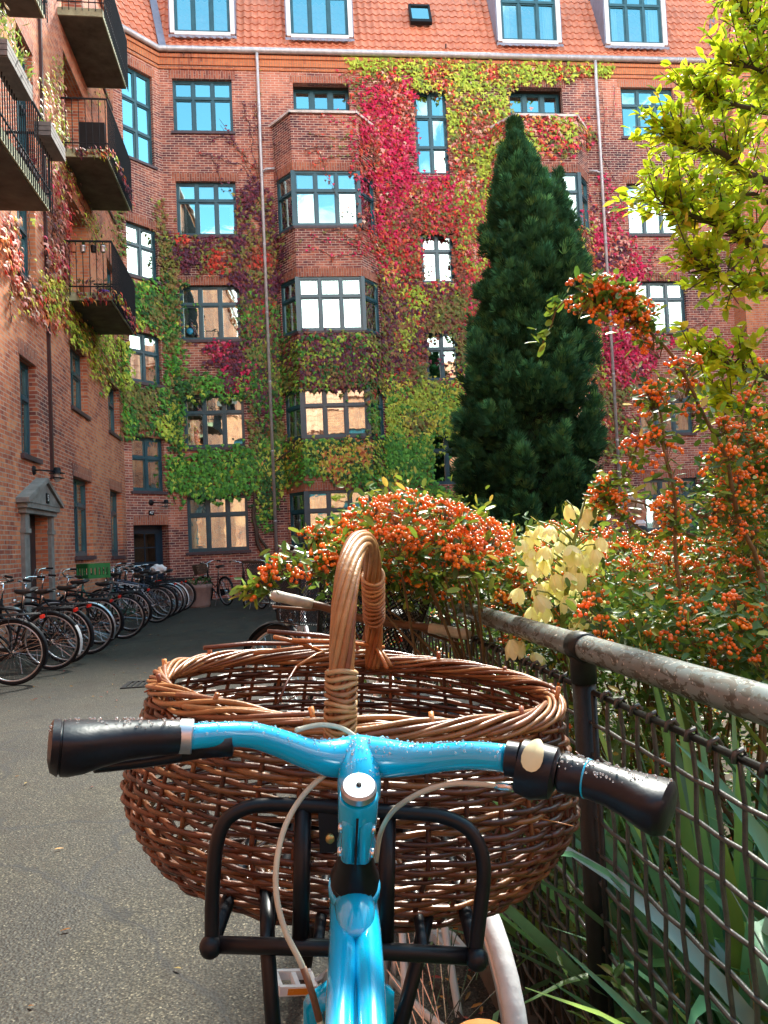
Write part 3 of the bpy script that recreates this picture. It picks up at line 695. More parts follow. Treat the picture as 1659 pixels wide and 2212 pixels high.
# ================================================================= CREEPER ON THE WALLS
FACETS=[FL,FC,FB,FS,FR]+BAY1+BAY2
BAYSET=set(id(f) for f in BAY1+BAY2)
def cast(px,py):
    best=None; d=ray(px,py)
    for f in FACETS:
        dn=d.dot(f.N)
        if dn>=-1e-4: continue
        t=(f.O-CAM).dot(f.N)/dn
        if t<=0: continue
        p=CAM+d*t; u=(p-f.O).dot(f.U); top=13.62 if id(f) in BAYSET else EAVE
        if -.02<=u<=f.L+.02 and 0<=p.z<=top+.05:
            if best is None or t<best[0]: best=(t,p,f,u)
    return best
WR={}
for w in wins: WR.setdefault(id(FB),[]).append(w[:4])
WR[id(FB)]+= [(3.84,5.49,12.9,14.97),(10.36,12.01,12.9,14.97)]
WR[id(FC)]=[c[:4] for c in ch]+[(.2,1.32,0,2.13)]
WR[id(FL)]=[h[:4] for h in lw_h]+[n[:4] for n in niche]+[doorh[:4]]
WR[id(FR)]=[r[:4] for r in RW]
for fs in (BAY1,BAY2):
    for fi,f in enumerate(fs): WR[id(f)]=[(.0,f.L,z0,z1) for z0,z1 in brow]
PAL={'crimson':[(.46,.012,.065),(.50,.03,.09),(.36,.010,.05),(.52,.08,.13),(.28,.012,.04)],
 'red':[(.45,.04,.025),(.55,.08,.04),(.34,.035,.03),(.25,.06,.03)],
 'pink':[(.62,.24,.20),(.55,.16,.12),(.66,.36,.26)],
 'orange':[(.60,.22,.06),(.66,.30,.10),(.50,.14,.05)],
 'yellow':[(.50,.42,.05),(.58,.50,.08),(.40,.38,.05)],
 'lime':[(.26,.34,.035),(.32,.40,.05),(.20,.28,.035),(.38,.42,.06)],
 'olive':[(.13,.15,.035),(.18,.17,.04),(.10,.13,.035),(.20,.13,.045)],
 'green':[(.055,.19,.025),(.08,.25,.03),(.04,.14,.025),(.12,.30,.04)],
 'dgreen':[(.030,.10,.025),(.045,.13,.025),(.022,.075,.022)],
 'brown':[(.20,.07,.04),(.26,.10,.05),(.15,.055,.04)],
 'purple':[(.085,.028,.05),(.12,.035,.055),(.065,.022,.04),(.15,.03,.045)]}
TV=[(0,-.06,0),(.34,-.12,-.06),(.52,.22,-.12),(.24,.34,0),(0,.92,-.16),(-.24,.34,0),(-.52,.22,-.12),(-.34,-.12,-.06),(0,.2,.10)]
TF=[(0,1,8),(1,2,8),(2,3,8),(3,4,8),(4,5,8),(5,6,8),(6,7,8),(7,0,8)]
def inpoly(x,y,P):
    c=False;n=len(P);j=n-1
    for i in range(n):
        xi,yi=P[i];xj,yj=P[j]
        if (yi>y)!=(yj>y) and x<(xj-xi)*(y-yi)/(yj-yi)+xi: c=not c
        j=i
    return c
class Vine:
    def __init__(s): s.T=[];s.Y=[];s.Z=[];s.S=[];s.C=[];s.St=MB()
    def leaf(s,p,f,pal,size,over=False,out=.03):
        ks=list(pal.keys())
        q=noise.noise(Vector((p.x*1.3,p.y*1.3+7,p.z*1.3)))*.5+rnd.gauss(0,.09)
        tot=sum(pal.values()); a=0; q=min(.999,.5*(1+math.erf(q/.17/1.414))); k=ks[-1]
        for kk in ks:
            a+=pal[kk]/tot
            if q<a: k=kk;break
        if rnd.random()<.08: k=rnd.choices(ks,list(pal.values()))[0]
        c=rnd.choice(PAL[k]); v=rnd.uniform(1.25,2.0)*(1.05 if k in ('lime','green','olive','yellow') else 1.)
        s.C.append(tuple(min(.9,x*v) for x in c))
        n=f.N; s.T.append(p+n*(out+rnd.random()*.07))
        dn=Vector((0,0,-1))*1.0+n*rnd.uniform(.2,.55)+f.U*rnd.gauss(0,.24)+Vector((0,0,rnd.gauss(0,.15)))
        s.Y.append(dn); s.Z.append(n+Vector((0,0,rnd.uniform(.3,.9)))+f.U*rnd.gauss(0,.3)); s.S.append(size*rnd.uniform(.62,1.28))
    def ok(s,h,over,m=.03):
        for (a,c,z0,z1) in WR.get(id(h[2]),[]):
            if a-m<h[3]<c+m and z0-m<h[1].z<z1+m*.5:
                e=min(h[3]-a,c-h[3],h[1].z-z0,z1-h[1].z)
                if e<.09 and rnd.random()<.35: return True
                if z1-h[1].z<.22 and rnd.random()<over*1.5: return True
                return rnd.random()<over
        return True
    def poly(s,P,pal,den=1.,size=.115,over=0.0,rag=9,hole=.0,ppm=75.):
        xs=[p[0] for p in P];ys=[p[1] for p in P]; x0,x1,y0,y1=min(xs),max(xs),min(ys),max(ys)
        n=int((x1-x0)*(y1-y0)/(ppm*ppm)*340*den/(size/.115)**2)
        for _ in range(n):
            x,y=rnd.uniform(x0,x1),rnd.uniform(y0,y1)
            if not inpoly(x,y,P): continue
            hh=noise.noise(Vector((x*.022,y*.022,3.3)))+.5*noise.noise(Vector((x*.06,y*.06,1.3)))
            if hh<hole-.55: continue
            x+=rnd.gauss(0,rag);y+=rnd.gauss(0,rag)
            h=cast(x,y)
            if h and s.ok(h,over): s.leaf(h[1],h[2],pal,size)
    def line(s,pts,pal,w=5,den=1.,size=.075,stem=.006,over=.25):
        L=[Vector((p[0],p[1],0)) for p in pts]; sp=[]
        for a,c in zip(L[:-1],L[1:]):
            n=max(2,int((c-a).length/9))
            for i in range(n):
                q=a.lerp(c,i/n); o=Vector((noise.noise(q*.05)*7,noise.noise(q*.05+Vector((9,9,9)))*7,0)); q=q+o; h=cast(q.x,q.y)
                if h: sp.append(h[1]+h[2].N*.015)
                for _ in range(int(1.7*den+rnd.random())):
                    x,y=q.x+rnd.gauss(0,w),q.y+rnd.gauss(0,w); h=cast(x,y)
                    if h and s.ok(h,over): s.leaf(h[1],h[2],pal,size)
        if len(sp)>2:
            seg=[sp[0]]
            for p in sp[1:]:
                if (p-seg[-1]).length>1.2:
                    if len(seg)>2: s.St.tube(seg,stem,4)
                    seg=[p]
                else: seg.append(p)
            if len(seg)>2: s.St.tube(seg,stem,4)
    def build(s,label,group=None):
        t=thing('climbing_vine',label,'climbing plant',s.T[0].xyz*0+Vector((s.T[0].x,s.T[0].y,0)),0,group)
        if s.St.v: s.St.build('stem',M['stem'],t,True)
        tag(bulk('foliage',TV,TF,frames(s.Y,s.Z,s.S),s.T,s.C,M['ivy'],t),kind='stuff')
        return t
# central creeper
V=Vine()
V.poly([(735,126),(830,124),(1320,134),(1325,155),(1230,172),(1100,185),(985,196),(940,200),(890,196),(860,170),(790,165)],dict(lime=6,olive=2,yellow=1,red=1.5,pink=.7),1.25,over=.35,rag=6)
V.poly([(845,165),(890,175),(900,380),(960,382),(1010,385),(1000,420),(900,440),(860,520),(820,570),(805,520),(775,470),(790,410),(800,330),(770,290),(785,250),(800,200),(820,180)],dict(crimson=8,red=2.5,pink=1,brown=1),1.15,over=.1,hole=.14)
V.poly([(745,160),(810,165),(800,260),(765,250)],dict(red=3,olive=3,crimson=4),.38,rag=10,size=.09)
V.poly([(965,196),(1105,178),(1110,262),(1070,290),(1050,400),(1060,520),(1045,600),(1010,560),(985,400),(968,300)],dict(lime=6,yellow=1,olive=3,red=1.4,pink=.6,brown=.5),1.3,over=.0)
V.poly([(835,430),(1005,385),(1050,470),(1048,620),(1010,640),(985,612),(910,612),(905,590),(830,620),(815,560)],dict(brown=4,red=4,olive=2.4,crimson=2,orange=1),1.25,over=.03)
V.poly([(985,380),(1040,430),(1062,560),(1050,700),(1015,720),(1010,600),(990,480)],dict(crimson=2.5,red=4,lime=4,pink=1.5),1.0)
V.poly([(818,590),(915,600),(985,612),(1030,640),(1040,760),(1010,830),(900,832),(880,850),(815,810),(835,740),(815,715)],dict(olive=5,brown=3,purple=2.2,red=.7,lime=1.4),1.25,over=.03)
V.poly([(815,560),(880,640),(920,740),(870,830),(815,780)],dict(purple=6,olive=3,brown=1),.8)
V.poly([(1000,620),(1060,560),(1060,900),(990,900),(985,830),(1010,760)],dict(olive=4,brown=2,lime=3,red=1,pink=.5),1.1)
V.poly([(815,815),(1005,825),(1040,920),(1000,1000),(935,1000),(900,945),(820,945)],dict(lime=7,green=3,yellow=2.4,olive=1),1.45,over=.04)
V.poly([(820,940),(935,935),(975,1080),(940,1085),(880,1050),(832,1000)],dict(green=7,lime=2,dgreen=2),1.5,over=.1)
V.poly([(555,725),(815,722),(835,845),(640,842),(600,865),(555,865)],dict(olive=4,green=2.5,lime=1.5,purple=2.6,brown=1.2,dgreen=1),1.4,over=.06)
V.poly([(700,775),(815,780),(830,842),(690,838)],dict(purple=5,brown=2,olive=2),.7)
V.poly([(555,948),(640,946),(820,945),(940,960),(850,1055),(760,1043),(700,1022),(650,1042),(600,1052),(555,1000)],dict(green=6,lime=3,dgreen=2,yellow=.8,orange=.4),1.5,over=.02)
V.poly([(505,430),(560,395),(608,480),(612,600),(592,720),(560,745),(515,700),(508,600)],dict(purple=6,olive=2.5,brown=1.5,red=.4),1.25,over=.03,hole=.06)
V.poly([(520,640),(600,640),(612,730),(632,840),(632,945),(600,960),(585,1000),(545,1010),(545,880),(528,820)],dict(olive=5,dgreen=3,purple=1.2,green=2),1.15,over=.03,hole=.08)
V.poly([(795,845),(808,845),(815,940),(800,940)],dict(green=4,olive=3,red=.5),1.4,over=1,rag=3)
V.poly([(550,1000),(612,1000),(610,1060),(590,1085),(585,1140),(560,1140),(552,1060)],dict(green=5,lime=2,dgreen=3),.95)
V.poly([(765,260),(808,280),(815,500),(820,560),(790,540),(775,480)],dict(crimson=5,red=3,brown=2),.75,over=.12)
for pts,pal,wd in (([(800,470),(740,450),(690,330),(655,335)],0,4),([(800,300),(740,300),(660,290)],1,3),([(810,330),(750,315),(690,318),(650,326)],1,3),([(815,360),(770,335),(720,340),(668,358)],1,3),([(800,250),(740,250),(665,246)],0,5),([(800,270),(760,262),(700,262)],0,4),([(830,560),(770,545),(720,555),(660,530)],0,4),([(820,600),(780,540),(730,520),(660,512)],0,4),([(800,540),(740,500),(690,500)],1,3),([(560,410),(520,330),(480,290),(440,310)],2,4),([(555,420),(530,360),(470,340),(420,330)],2,4),([(560,400),(545,300),(530,250),(520,210)],2,3),([(560,380),(500,300),(470,250)],2,3),([(558,240),(560,330),(556,400)],2,7),([(520,430),(480,400),(455,330)],2,3),([(555,150),(558,200),(552,260)],3,4),
    ([(590,300),(600,380),(606,420)],2,5),([(840,200),(790,190),(740,170)],0,4),([(830,240),(790,225),(750,230)],0,4),([(620,560),(640,540),(650,510)],3,3)):
    V.line(pts,[dict(crimson=5,red=3,pink=1),dict(olive=4,red=3,brown=3),dict(purple=6,brown=2,red=1),dict(olive=3,lime=3,brown=1)][pal],wd,1.)
# trunk
for pts,r in (([(566,1200),(556,1170),(548,1120),(548,1060),(556,1000),(560,930),(556,840),(560,740),(558,640),(548,540)],.055),([(580,1205),(574,1180),(555,1150),(552,1110),(562,1050),(590,1000),(640,965),(720,960)],.045),([(552,1060),(540,1030),(500,1000),(450,985),(400,1000)],.03),([(556,1000),(530,960),(450,990)],.02)):
    sp=[]
    for (x,y) in pts:
        h=cast(x,y); sp.append(h[1]+h[2].N*.05)
    sp2=[]
    for a,c in zip(sp[:-1],sp[1:]):
        for i in range(5):
            q=a.lerp(c,i/5); sp2.append(q+Vector((noise.noise(q*2.1)*.09,0,0)))
    V.St.tube(sp2,[r*(1-.6*i/len(sp2)) for i in range(len(sp2))],7)
sp=[backp(566,1200,21.93)];V.St.tube([Vector((sp[0].x+.25,21.9,0)),Vector((sp[0].x+.12,21.9,.5)),sp[0]],[.08,.06,.055],7);V.St.tube([Vector((sp[0].x+.5,21.9,0)),Vector((sp[0].x+.3,21.9,.6)),backp(580,1205,21.93)],[.07,.055,.045],7)
V.build('huge creeper round the left bay and stair windows, green below turning crimson and lime above')
# left corner creeper (chamfer and first column)
V=Vine()
V.poly([(285,608),(350,612),(400,612),(400,700),(392,760),(355,760),(350,712),(285,708)],dict(olive=4,dgreen=3,green=3,lime=1),1.2,over=.08)
V.poly([(345,540),(372,500),(385,620),(345,610)],dict(olive=3,dgreen=2,purple=2),1.0)
V.poly([(352,700),(385,720),(405,850),(405,960),(375,960),(352,860)],dict(green=4,olive=3,dgreen=3),1.0,over=.06,hole=.1)
V.poly([(262,830),(345,838),(405,890),(400,955),(360,955),(330,940),(270,935)],dict(olive=4,dgreen=3,green=3,lime=1),1.2,over=.03,hole=.05)
V.poly([(352,968),(405,964),(535,964),(560,985),(556,1050),(520,1070),(470,1086),(400,1072),(356,1052)],dict(green=9,lime=2.2,dgreen=3),1.4,over=.04,hole=.12,size=.125)
V.poly([(395,808),(520,820),(545,835),(540,860),(400,858)],dict(green=4,lime=1,olive=2,dgreen=2),1.1,over=.3)
V.poly([(440,735),(530,735),(556,790),(530,840),(480,840),(478,790),(450,780)],dict(purple=5,crimson=4,red=1),.9,hole=.25)
V.poly([(372,505),(510,512),(520,560),(515,612),(478,590),(400,585),(378,560)],dict(purple=6,olive=2,red=.8),.8,over=.02,hole=.28)
V.poly([(335,440),(352,430),(372,560),(350,600)],dict(olive=5,brown=2,lime=1),.8)
V.line([(400,850),(440,830),(480,812),(530,835)],dict(green=4,dgreen=3),9,1.5,.1)
V.line([(370,960),(365,1000),(366,1050),(380,1100)],dict(green=3,dgreen=3),8,.8,.09,.012)
V.line([(396,660),(430,662),(436,668)],dict(green=3,dgreen=1),3,1.,.07,.006,1)
V.build('dark green creeper in the left corner round the narrow stair windows')
# left wing creeper
V=Vine()
V.poly([(-5,470),(48,468),(62,560),(85,610),(125,628),(150,680),(125,715),(75,700),(35,640),(0,560)],dict(orange=3,red=4,pink=3,brown=2,yellow=.8),1.0,size=.11,ppm=105,over=.02)
V.poly([(75,590),(150,600),(165,700),(150,722),(110,690),(80,640)],dict(lime=6,yellow=3,olive=2),1.2,size=.12,ppm=105)
V.poly([(104,360),(150,380),(158,520),(158,600),(100,600),(100,470)],dict(red=3,crimson=2,pink=2.5,brown=3,purple=1),1.3,size=.11,ppm=105,over=.1)
V.poly([(82,180),(110,140),(135,190),(150,300),(160,420),(120,420),(95,330),(84,260)],dict(lime=5,pink=4,yellow=2,olive=3,brown=2),.62,size=.09,ppm=105,over=.03)
V.poly([(105,120),(130,130),(135,180),(112,190)],dict(lime=4,olive=3),.5,size=.06,ppm=105)
V.poly([(150,690),(215,700),(270,722),(288,800),(275,850),(225,845),(190,800),(150,730)],dict(lime=7,green=3,yellow=1.5,olive=2,orange=.4),1.5,size=.12,ppm=85)
V.poly([(245,830),(290,835),(300,930),(262,935)],dict(olive=4,green=4,lime=1),1.2,size=.115,ppm=80,over=.1)
V.poly([(165,440),(210,470),(222,540),(180,520)],dict(lime=3,olive=4,brown=1),.9,size=.09,ppm=90,over=.3)
V.poly([(185,170),(225,190),(225,230),(190,220)],dict(lime=3,brown=2,olive=3),.6,size=.08,ppm=90,over=.5)
V.poly([(240,430),(262,440),(272,560),(250,540)],dict(olive=4,green=3),.9,size=.1,ppm=80,over=.3)
V.line([(130,230),(140,330),(170,430),(200,500),(215,560)],dict(olive=3,lime=3,red=1),8,1.2,.09)
for x in (20,60,110,135): V.line([(x,700-x*.2),(x+2,560),(x,430)],dict(red=2,lime=2,brown=2),6,.7,.09)
V.build('orange, pink and lime creeper hanging over the left wing beside the balconies')
# right creeper
V=Vine()
V.poly([(1060,262),(1120,248),(1250,250),(1285,292),(1262,330),(1215,340),(1165,330),(1110,345),(1060,400)],dict(lime=4,pink=2,red=2.5,crimson=1,orange=1,olive=1.5),1.15,over=.06,hole=.05)
V.poly([(1040,400),(1110,360),(1110,700),(1000,700),(1040,560)],dict(red=3,crimson=2,lime=4,olive=2),1.1,over=.04)
V.poly([(1000,700),(1110,700),(1230,700),(1230,1100),(990,1100),(1000,900)],dict(olive=4,green=4,lime=2),.9,over=.03)
V.poly([(1205,480),(1275,490),(1290,600),(1300,820),(1305,980),(1270,980),(1230,700)],dict(olive=4,lime=4,red=1.5,orange=1),1.2,over=.05)
V.poly([(1262,400),(1290,480),(1330,505),(1370,540),(1395,590),(1365,640),(1368,730),(1410,750),(1408,800),(1345,832),(1300,800),(1288,700),(1275,560)],dict(crimson=9,red=1.5,pink=1.2,purple=1),1.15,over=.04,hole=.09)
V.poly([(1300,800),(1345,828),(1385,850),(1380,900),(1350,975),(1310,985),(1298,900)],dict(olive=3,brown=3,lime=2,red=2,pink=1),.95,hole=.15)
V.poly([(1290,385),(1310,380),(1330,440),(1370,460),(1375,520),(1340,500),(1300,480)],dict(crimson=8,purple=1),.42,hole=.2,rag=8)
V.poly([(1390,540),(1470,545),(1480,600),(1400,590)],dict(crimson=7,pink=2),.14,rag=12)
V.poly([(1380,700),(1480,725),(1580,735),(1580,760),(1440,745)],dict(crimson=7,pink=2,olive=1),.5,rag=8,hole=.25)
V.line([(1365,600),(1420,596),(1455,604)],dict(lime=3,olive=1),4,1.2,.08)
for pts in ([(1325,250),(1333,180)],[(1300,200),(1308,280),(1295,330)],[(1283,300),(1330,400),(1350,470)],[(1400,560),(1440,520),(1490,515)],[(1390,580),(1450,545),(1530,540)],[(1470,720),(1530,690),(1545,640)],[(1350,960),(1370,920),(1395,880)],[(1355,1000),(1400,990),(1430,950),(1420,900)],[(1360,1010),(1410,1010),(1440,960)],[(1455,230),(1460,180),(1453,150)]): V.line(pts,dict(purple=3,crimson=3,brown=2),3,.55,.06)
V.build('crimson creeper beside the right downpipe and over the parapet of the right bay')
# ================================================================= CONIFER
def conifer():
    Y=15.2
    prof=[(262,1108,1115),(300,1098,1130),(340,1086,1146),(380,1078,1160),(420,1066,1182),(460,1054,1212),(520,1044,1232),(600,1044,1262),(700,1022,1286),(800,1002,1298),(900,986,1304),(1000,972,1306),(1080,974,1304),(1150,1000,1290),(1205,1040,1250)]
    rows=[]
    for (y,a,c) in prof:
        A=backp(a,y,Y);B=backp(c,y,Y); rows.append(((A.z+B.z)/2,(A.x+B.x)/2,(B.x-A.x)/2*.80-.02))
    rows.sort()
    def q(z):
        if z<=rows[0][0]: return rows[0][1],rows[0][2]
        for a,c in zip(rows[:-1],rows[1:]):
            if a[0]<=z<=c[0]:
                t=(z-a[0])/(c[0]-a[0]); return a[1]+(c[1]-a[1])*t,a[2]+(c[2]-a[2])*t
        return rows[-1][1],.03
    cx0=q(3)[0]
    t=thing('conifer_tree','tall dense dark green conifer standing in front of the right bay','tree',(cx0,Y,0))
    b=MB(); b.tube([(cx0,Y,0),(cx0-.03,Y,2),(cx0+.05,Y,5),(q(9)[0],Y,9)],[.19,.15,.10,.02],9); b.build('trunk',M['bark'],t,True)
    zt=rows[-1][0]
    # inner mass of older foliage so that no wall shows through
    vs=[];fs=[];K=26;L=60
    for i in range(L+1):
        z=.45+(zt-2.2-.45)*i/L; cx,r=q(z)
        for k in range(K):
            an=2*math.pi*k/K; p=Vector((math.cos(an)*1.6,math.sin(an)*1.6,z*.55)); f=.62+.16*noise.noise(p*1.4); r2=max(.02,r*f)
            vs.append((cx+math.cos(an)*r2,Y+math.sin(an)*r2*.95,z))
    for i in range(L):
        for k in range(K): fs.append((i*K+k,i*K+(k+1)%K,(i+1)*K+(k+1)%K,(i+1)*K+k))
    T=[];Yd=[];Z=[];S=[];C=[]
    # plumes: upright boughs whose tips stand out from the crown
    plumes=[]
    for _ in range(430):
        z=.5+(zt-1.25)*rnd.random()**.9; cx,r=q(z); an=rnd.uniform(0,2*math.pi); plumes.append((z,an,r,cx))
    def spray(p,out,up,s,c):
        T.append(p);Yd.append(out+up);Z.append(Vector((rnd.gauss(0,1),rnd.gauss(0,1),rnd.gauss(0,1)))*.6+out);S.append(s);C.append(c)
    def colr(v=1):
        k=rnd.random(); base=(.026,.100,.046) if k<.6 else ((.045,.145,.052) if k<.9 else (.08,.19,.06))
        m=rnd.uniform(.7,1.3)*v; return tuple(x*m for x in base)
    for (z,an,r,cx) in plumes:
        o=Vector((math.cos(an),math.sin(an),0)); h=rnd.uniform(.4,.95)*(.55+.45*min(1,r)); wd=rnd.uniform(.12,.22)*(0.5+min(1,r))
        base=Vector((cx,Y,z))+o*(r*rnd.uniform(.64,1.03)); tone=rnd.uniform(.75,1.6)
        for i in range(86):
            k=rnd.random(); hh=h*(k-.35); ww=wd*(1-max(0,k-.3)*1.25)
            a2=rnd.uniform(0,2*math.pi); sd=Vector((math.cos(a2),math.sin(a2),0))
            p=base+Vector((0,0,hh))+sd*ww*math.sqrt(rnd.random())+o*(.22*k*min(1,r))
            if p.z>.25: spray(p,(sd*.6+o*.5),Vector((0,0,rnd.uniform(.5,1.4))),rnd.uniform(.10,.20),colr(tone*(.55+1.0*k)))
    for _ in range(6500):
        z=.35+(zt-.35)*rnd.random()**1.0; cx,r=q(z); an=rnd.uniform(0,2*math.pi); o=Vector((math.cos(an),math.sin(an),0))
        lump=.74+.16*noise.noise(Vector((o.x*2.2,o.y*2.2,z*.9)))+rnd.uniform(-.1,.05)
        p=Vector((cx,Y,z))+o*r*lump
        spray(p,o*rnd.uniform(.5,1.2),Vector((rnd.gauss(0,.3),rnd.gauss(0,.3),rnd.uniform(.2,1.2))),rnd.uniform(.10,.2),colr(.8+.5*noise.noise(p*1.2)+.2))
    # second leader on the right
    for _ in range(620):
        k=rnd.random(); z0=backp(1206,372,Y).z; cxx=backp(1203,340,Y).x; z=z0-1.7*(1-k); r=.03+.50*(1-k)**1.2; an=rnd.uniform(0,6.28); o=Vector((math.cos(an),math.sin(an),0))
        spray(Vector((cxx,Y,z))+o*r*rnd.uniform(.6,1),o*.6,Vector((0,0,1)),rnd.uniform(.09,.17),colr())
    tv=[];tf=[]
    for (ax_,ay,az,w_) in ((0,1.25,0,.075),(-.32,1.05,.10,.07),(.32,1.0,-.08,.07),(-.62,.72,-.12,.065),(.60,.75,.14,.065),(-.15,1.1,.30,.06),(.18,1.05,-.30,.06),(-.45,.9,.28,.055),(.42,.55,-.30,.055)):
        q0=len(tv); tv+=[(ax_*.2-w_,ay*.12,az*.2),(ax_*.2+w_,ay*.12,az*.2),(ax_*.75+w_*.8,ay*.62,az*.7),(ax_,ay,az),(ax_*.75-w_*.8,ay*.62,az*.7)]; tf.append((q0,q0+1,q0+2,q0+3,q0+4))
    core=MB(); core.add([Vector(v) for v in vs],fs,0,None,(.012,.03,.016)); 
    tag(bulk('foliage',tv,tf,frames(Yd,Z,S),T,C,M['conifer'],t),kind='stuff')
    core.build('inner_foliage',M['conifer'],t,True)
conifer()
# ================================================================= YELLOW-GREEN TREE ON THE RIGHT
def right_tree():
    base=Vector((2.75,2.9,0))
    t=thing('leafy_tree','yellow green broad leaved tree reaching in from the right edge','tree',base)
    b=MB(); b.tube([base,base+Vector((.03,.05,1.2)),base+Vector((-.05,.1,2.2)),base+Vector((.05,.25,3.4)),base+Vector((-.1,.2,5.2))],[.11,.09,.075,.05,.02],9)
    trunk=b
    T=[];Yd=[];Z=[];S=[];C=[]
    def twigs(P,r0,leafy=.35,n=26,sp=.30,depth=0,stop=1):
        sp*=.62; n=int(n*1.6)
        # P: points (world) of a limb
        rs=[max(.003,r0*(1-.8*i/(len(P)-1))) for i in range(len(P))]
        b.tube(P,rs,6)
        L=len(P)-1
        for k in range(n):
            s=rnd.uniform(leafy,1)*L; i=min(L-1,int(s)); p=P[i].lerp(P[i+1],s-i); d=(P[i+1]-P[i]).normalized()
            o=(d*rnd.uniform(.4,1.1)+Vector((rnd.gauss(0,.6),rnd.gauss(0,.6),rnd.gauss(.12,.5)))).normalized(); ln=sp*rnd.uniform(.4,1.3)
            q1=p+o*ln*.5+Vector((0,0,rnd.uniform(-.01,.03))); q2=p+o*ln+Vector((0,0,rnd.uniform(-.02,.07)))
            b.tube([p,q1,q2],[.0035,.0028,.0018],4)
            m=int(5+ln*40)
            for j in range(m):
                f=rnd.uniform(.25,1.05); pp=p.lerp(q2,min(1,f)) if f>.5 else p.lerp(q1,f*2)
                dr=(o*rnd.uniform(.2,.9)+Vector((rnd.gauss(0,.6),rnd.gauss(0,.6),rnd.gauss(.05,.45))))
                T.append(pp+Vector((rnd.gauss(0,.008),rnd.gauss(0,.008),rnd.gauss(0,.008))));Yd.append(dr);Z.append(Vector((rnd.gauss(0,.55),rnd.gauss(-.1,.5),1)))
                S.append(rnd.uniform(.032,.056))
                k2=rnd.random(); c=(.42,.52,.02) if k2<.45 else ((.58,.64,.03) if k2<.74 else ((.24,.36,.02) if k2<.95 else (.60,.42,.04)))
                v=rnd.uniform(.9,1.35); C.append(tuple(min(.9,x*v) for x in c))
    def limb(px,r,n,sp=.28,leafy=.3):
        P=[at(*q) for q in px]
        Q=[]
        for a,c in zip(P[:-1],P[1:]):
            for i in range(4):
                m=a.lerp(c,i/4); Q.append(m+Vector((noise.noise(m*6),noise.noise(m*6+Vector((5,5,5))),noise.noise(m*6+Vector((9,1,5)))))*.03)
        Q.append(P[-1]); twigs(Q,r,leafy,n,sp)
    limb([(1800,560,3.2),(1700,545,3.1),(1620,520,3.0),(1560,490,2.95),(1490,460,2.9),(1430,440,2.9)],.022,40,.26)
    limb([(1800,450,3.3),(1700,400,3.3),(1600,375,3.2),(1540,330,3.1),(1490,320,3.1),(1455,300,3.1)],.020,38,.24)
    limb([(1800,330,3.5),(1700,260,3.5),(1620,230,3.4),(1560,215,3.4),(1500,190,3.4)],.018,34,.24)
    limb([(1780,200,3.7),(1700,110,3.6),(1640,70,3.6),(1600,20,3.5),(1590,-60,3.5)],.018,34,.26)
    limb([(1800,250,3.4),(1700,180,3.2),(1630,150,3.1),(1580,130,3.1)],.014,22,.22)
    limb([(1800,640,3.1),(1700,650,3.0),(1620,620,2.9),(1560,590,2.85),(1500,560,2.8)],.018,32,.24)
    limb([(1800,900,2.9),(1700,840,2.8),(1620,800,2.8),(1560,770,2.75),(1500,765,2.7)],.015,24,.20)
    limb([(1800,960,3.0),(1700,930,2.9),(1640,900,2.8),(1600,880,2.75),(1570,870,2.7)],.012,18,.20)
    limb([(1800,420,3.8),(1700,470,3.8),(1640,430,3.8),(1580,420,3.7),(1530,410,3.6),(1450,400,3.5),(1405,420,3.4)],.016,40,.28)
    limb([(1800,1080,2.9),(1720,1060,2.8),(1650,1040,2.7),(1600,1030,2.7)],.010,12,.18)
    for z,e in ((2.0,(1800,560,3.2)),(2.4,(1800,450,3.3)),(2.8,(1800,330,3.5)),(3.2,(1780,200,3.7)),(1.8,(1800,640,3.1)),(1.4,(1800,900,2.9)),(2.2,(1800,420,3.8)),(2.6,(1800,250,3.4)),(1.2,(1800,960,3.0)),(1.0,(1800,1080,2.9))):
        e=at(*e); b.tube([base+Vector((-.02,.1,z-.3)),(base+Vector((0,.1,z))).lerp(e,.5)+Vector((0,0,.05)),e],[.03,.026,.020],6)
    # upper crown beyond the frame
    for k in range(16):
        a=rnd.uniform(0,6.28); z=rnd.uniform(3.2,5.0); s=base+Vector((0,.15,z-.5)); e=s+Vector((math.cos(a)*1.1+.5,math.sin(a)*1.0+.3,rnd.uniform(.3,.8)))
        twigs([s,s.lerp(e,.5),e],.014,.3,14,.28)
    tv=[(0,-.12,0),(.16,.12,.05),(.27,.42,.07),(.20,.74,.03),(0,1.05,-.10),(-.20,.74,.03),(-.27,.42,.07),(-.16,.12,.05),(0,.35,-.03),(0,.7,-.05)]
    tf=[(0,1,8),(1,2,8),(2,9,8),(2,3,9),(3,4,9),(4,5,9),(5,6,9),(6,8,9),(6,7,8),(7,0,8)]
    trunk.build('trunk',M['bark'],t,True)
    tag(bulk('crown',tv,tf,frames(Yd,Z,S),T,C,M['treeleaf'],t,True),kind='stuff')
right_tree()
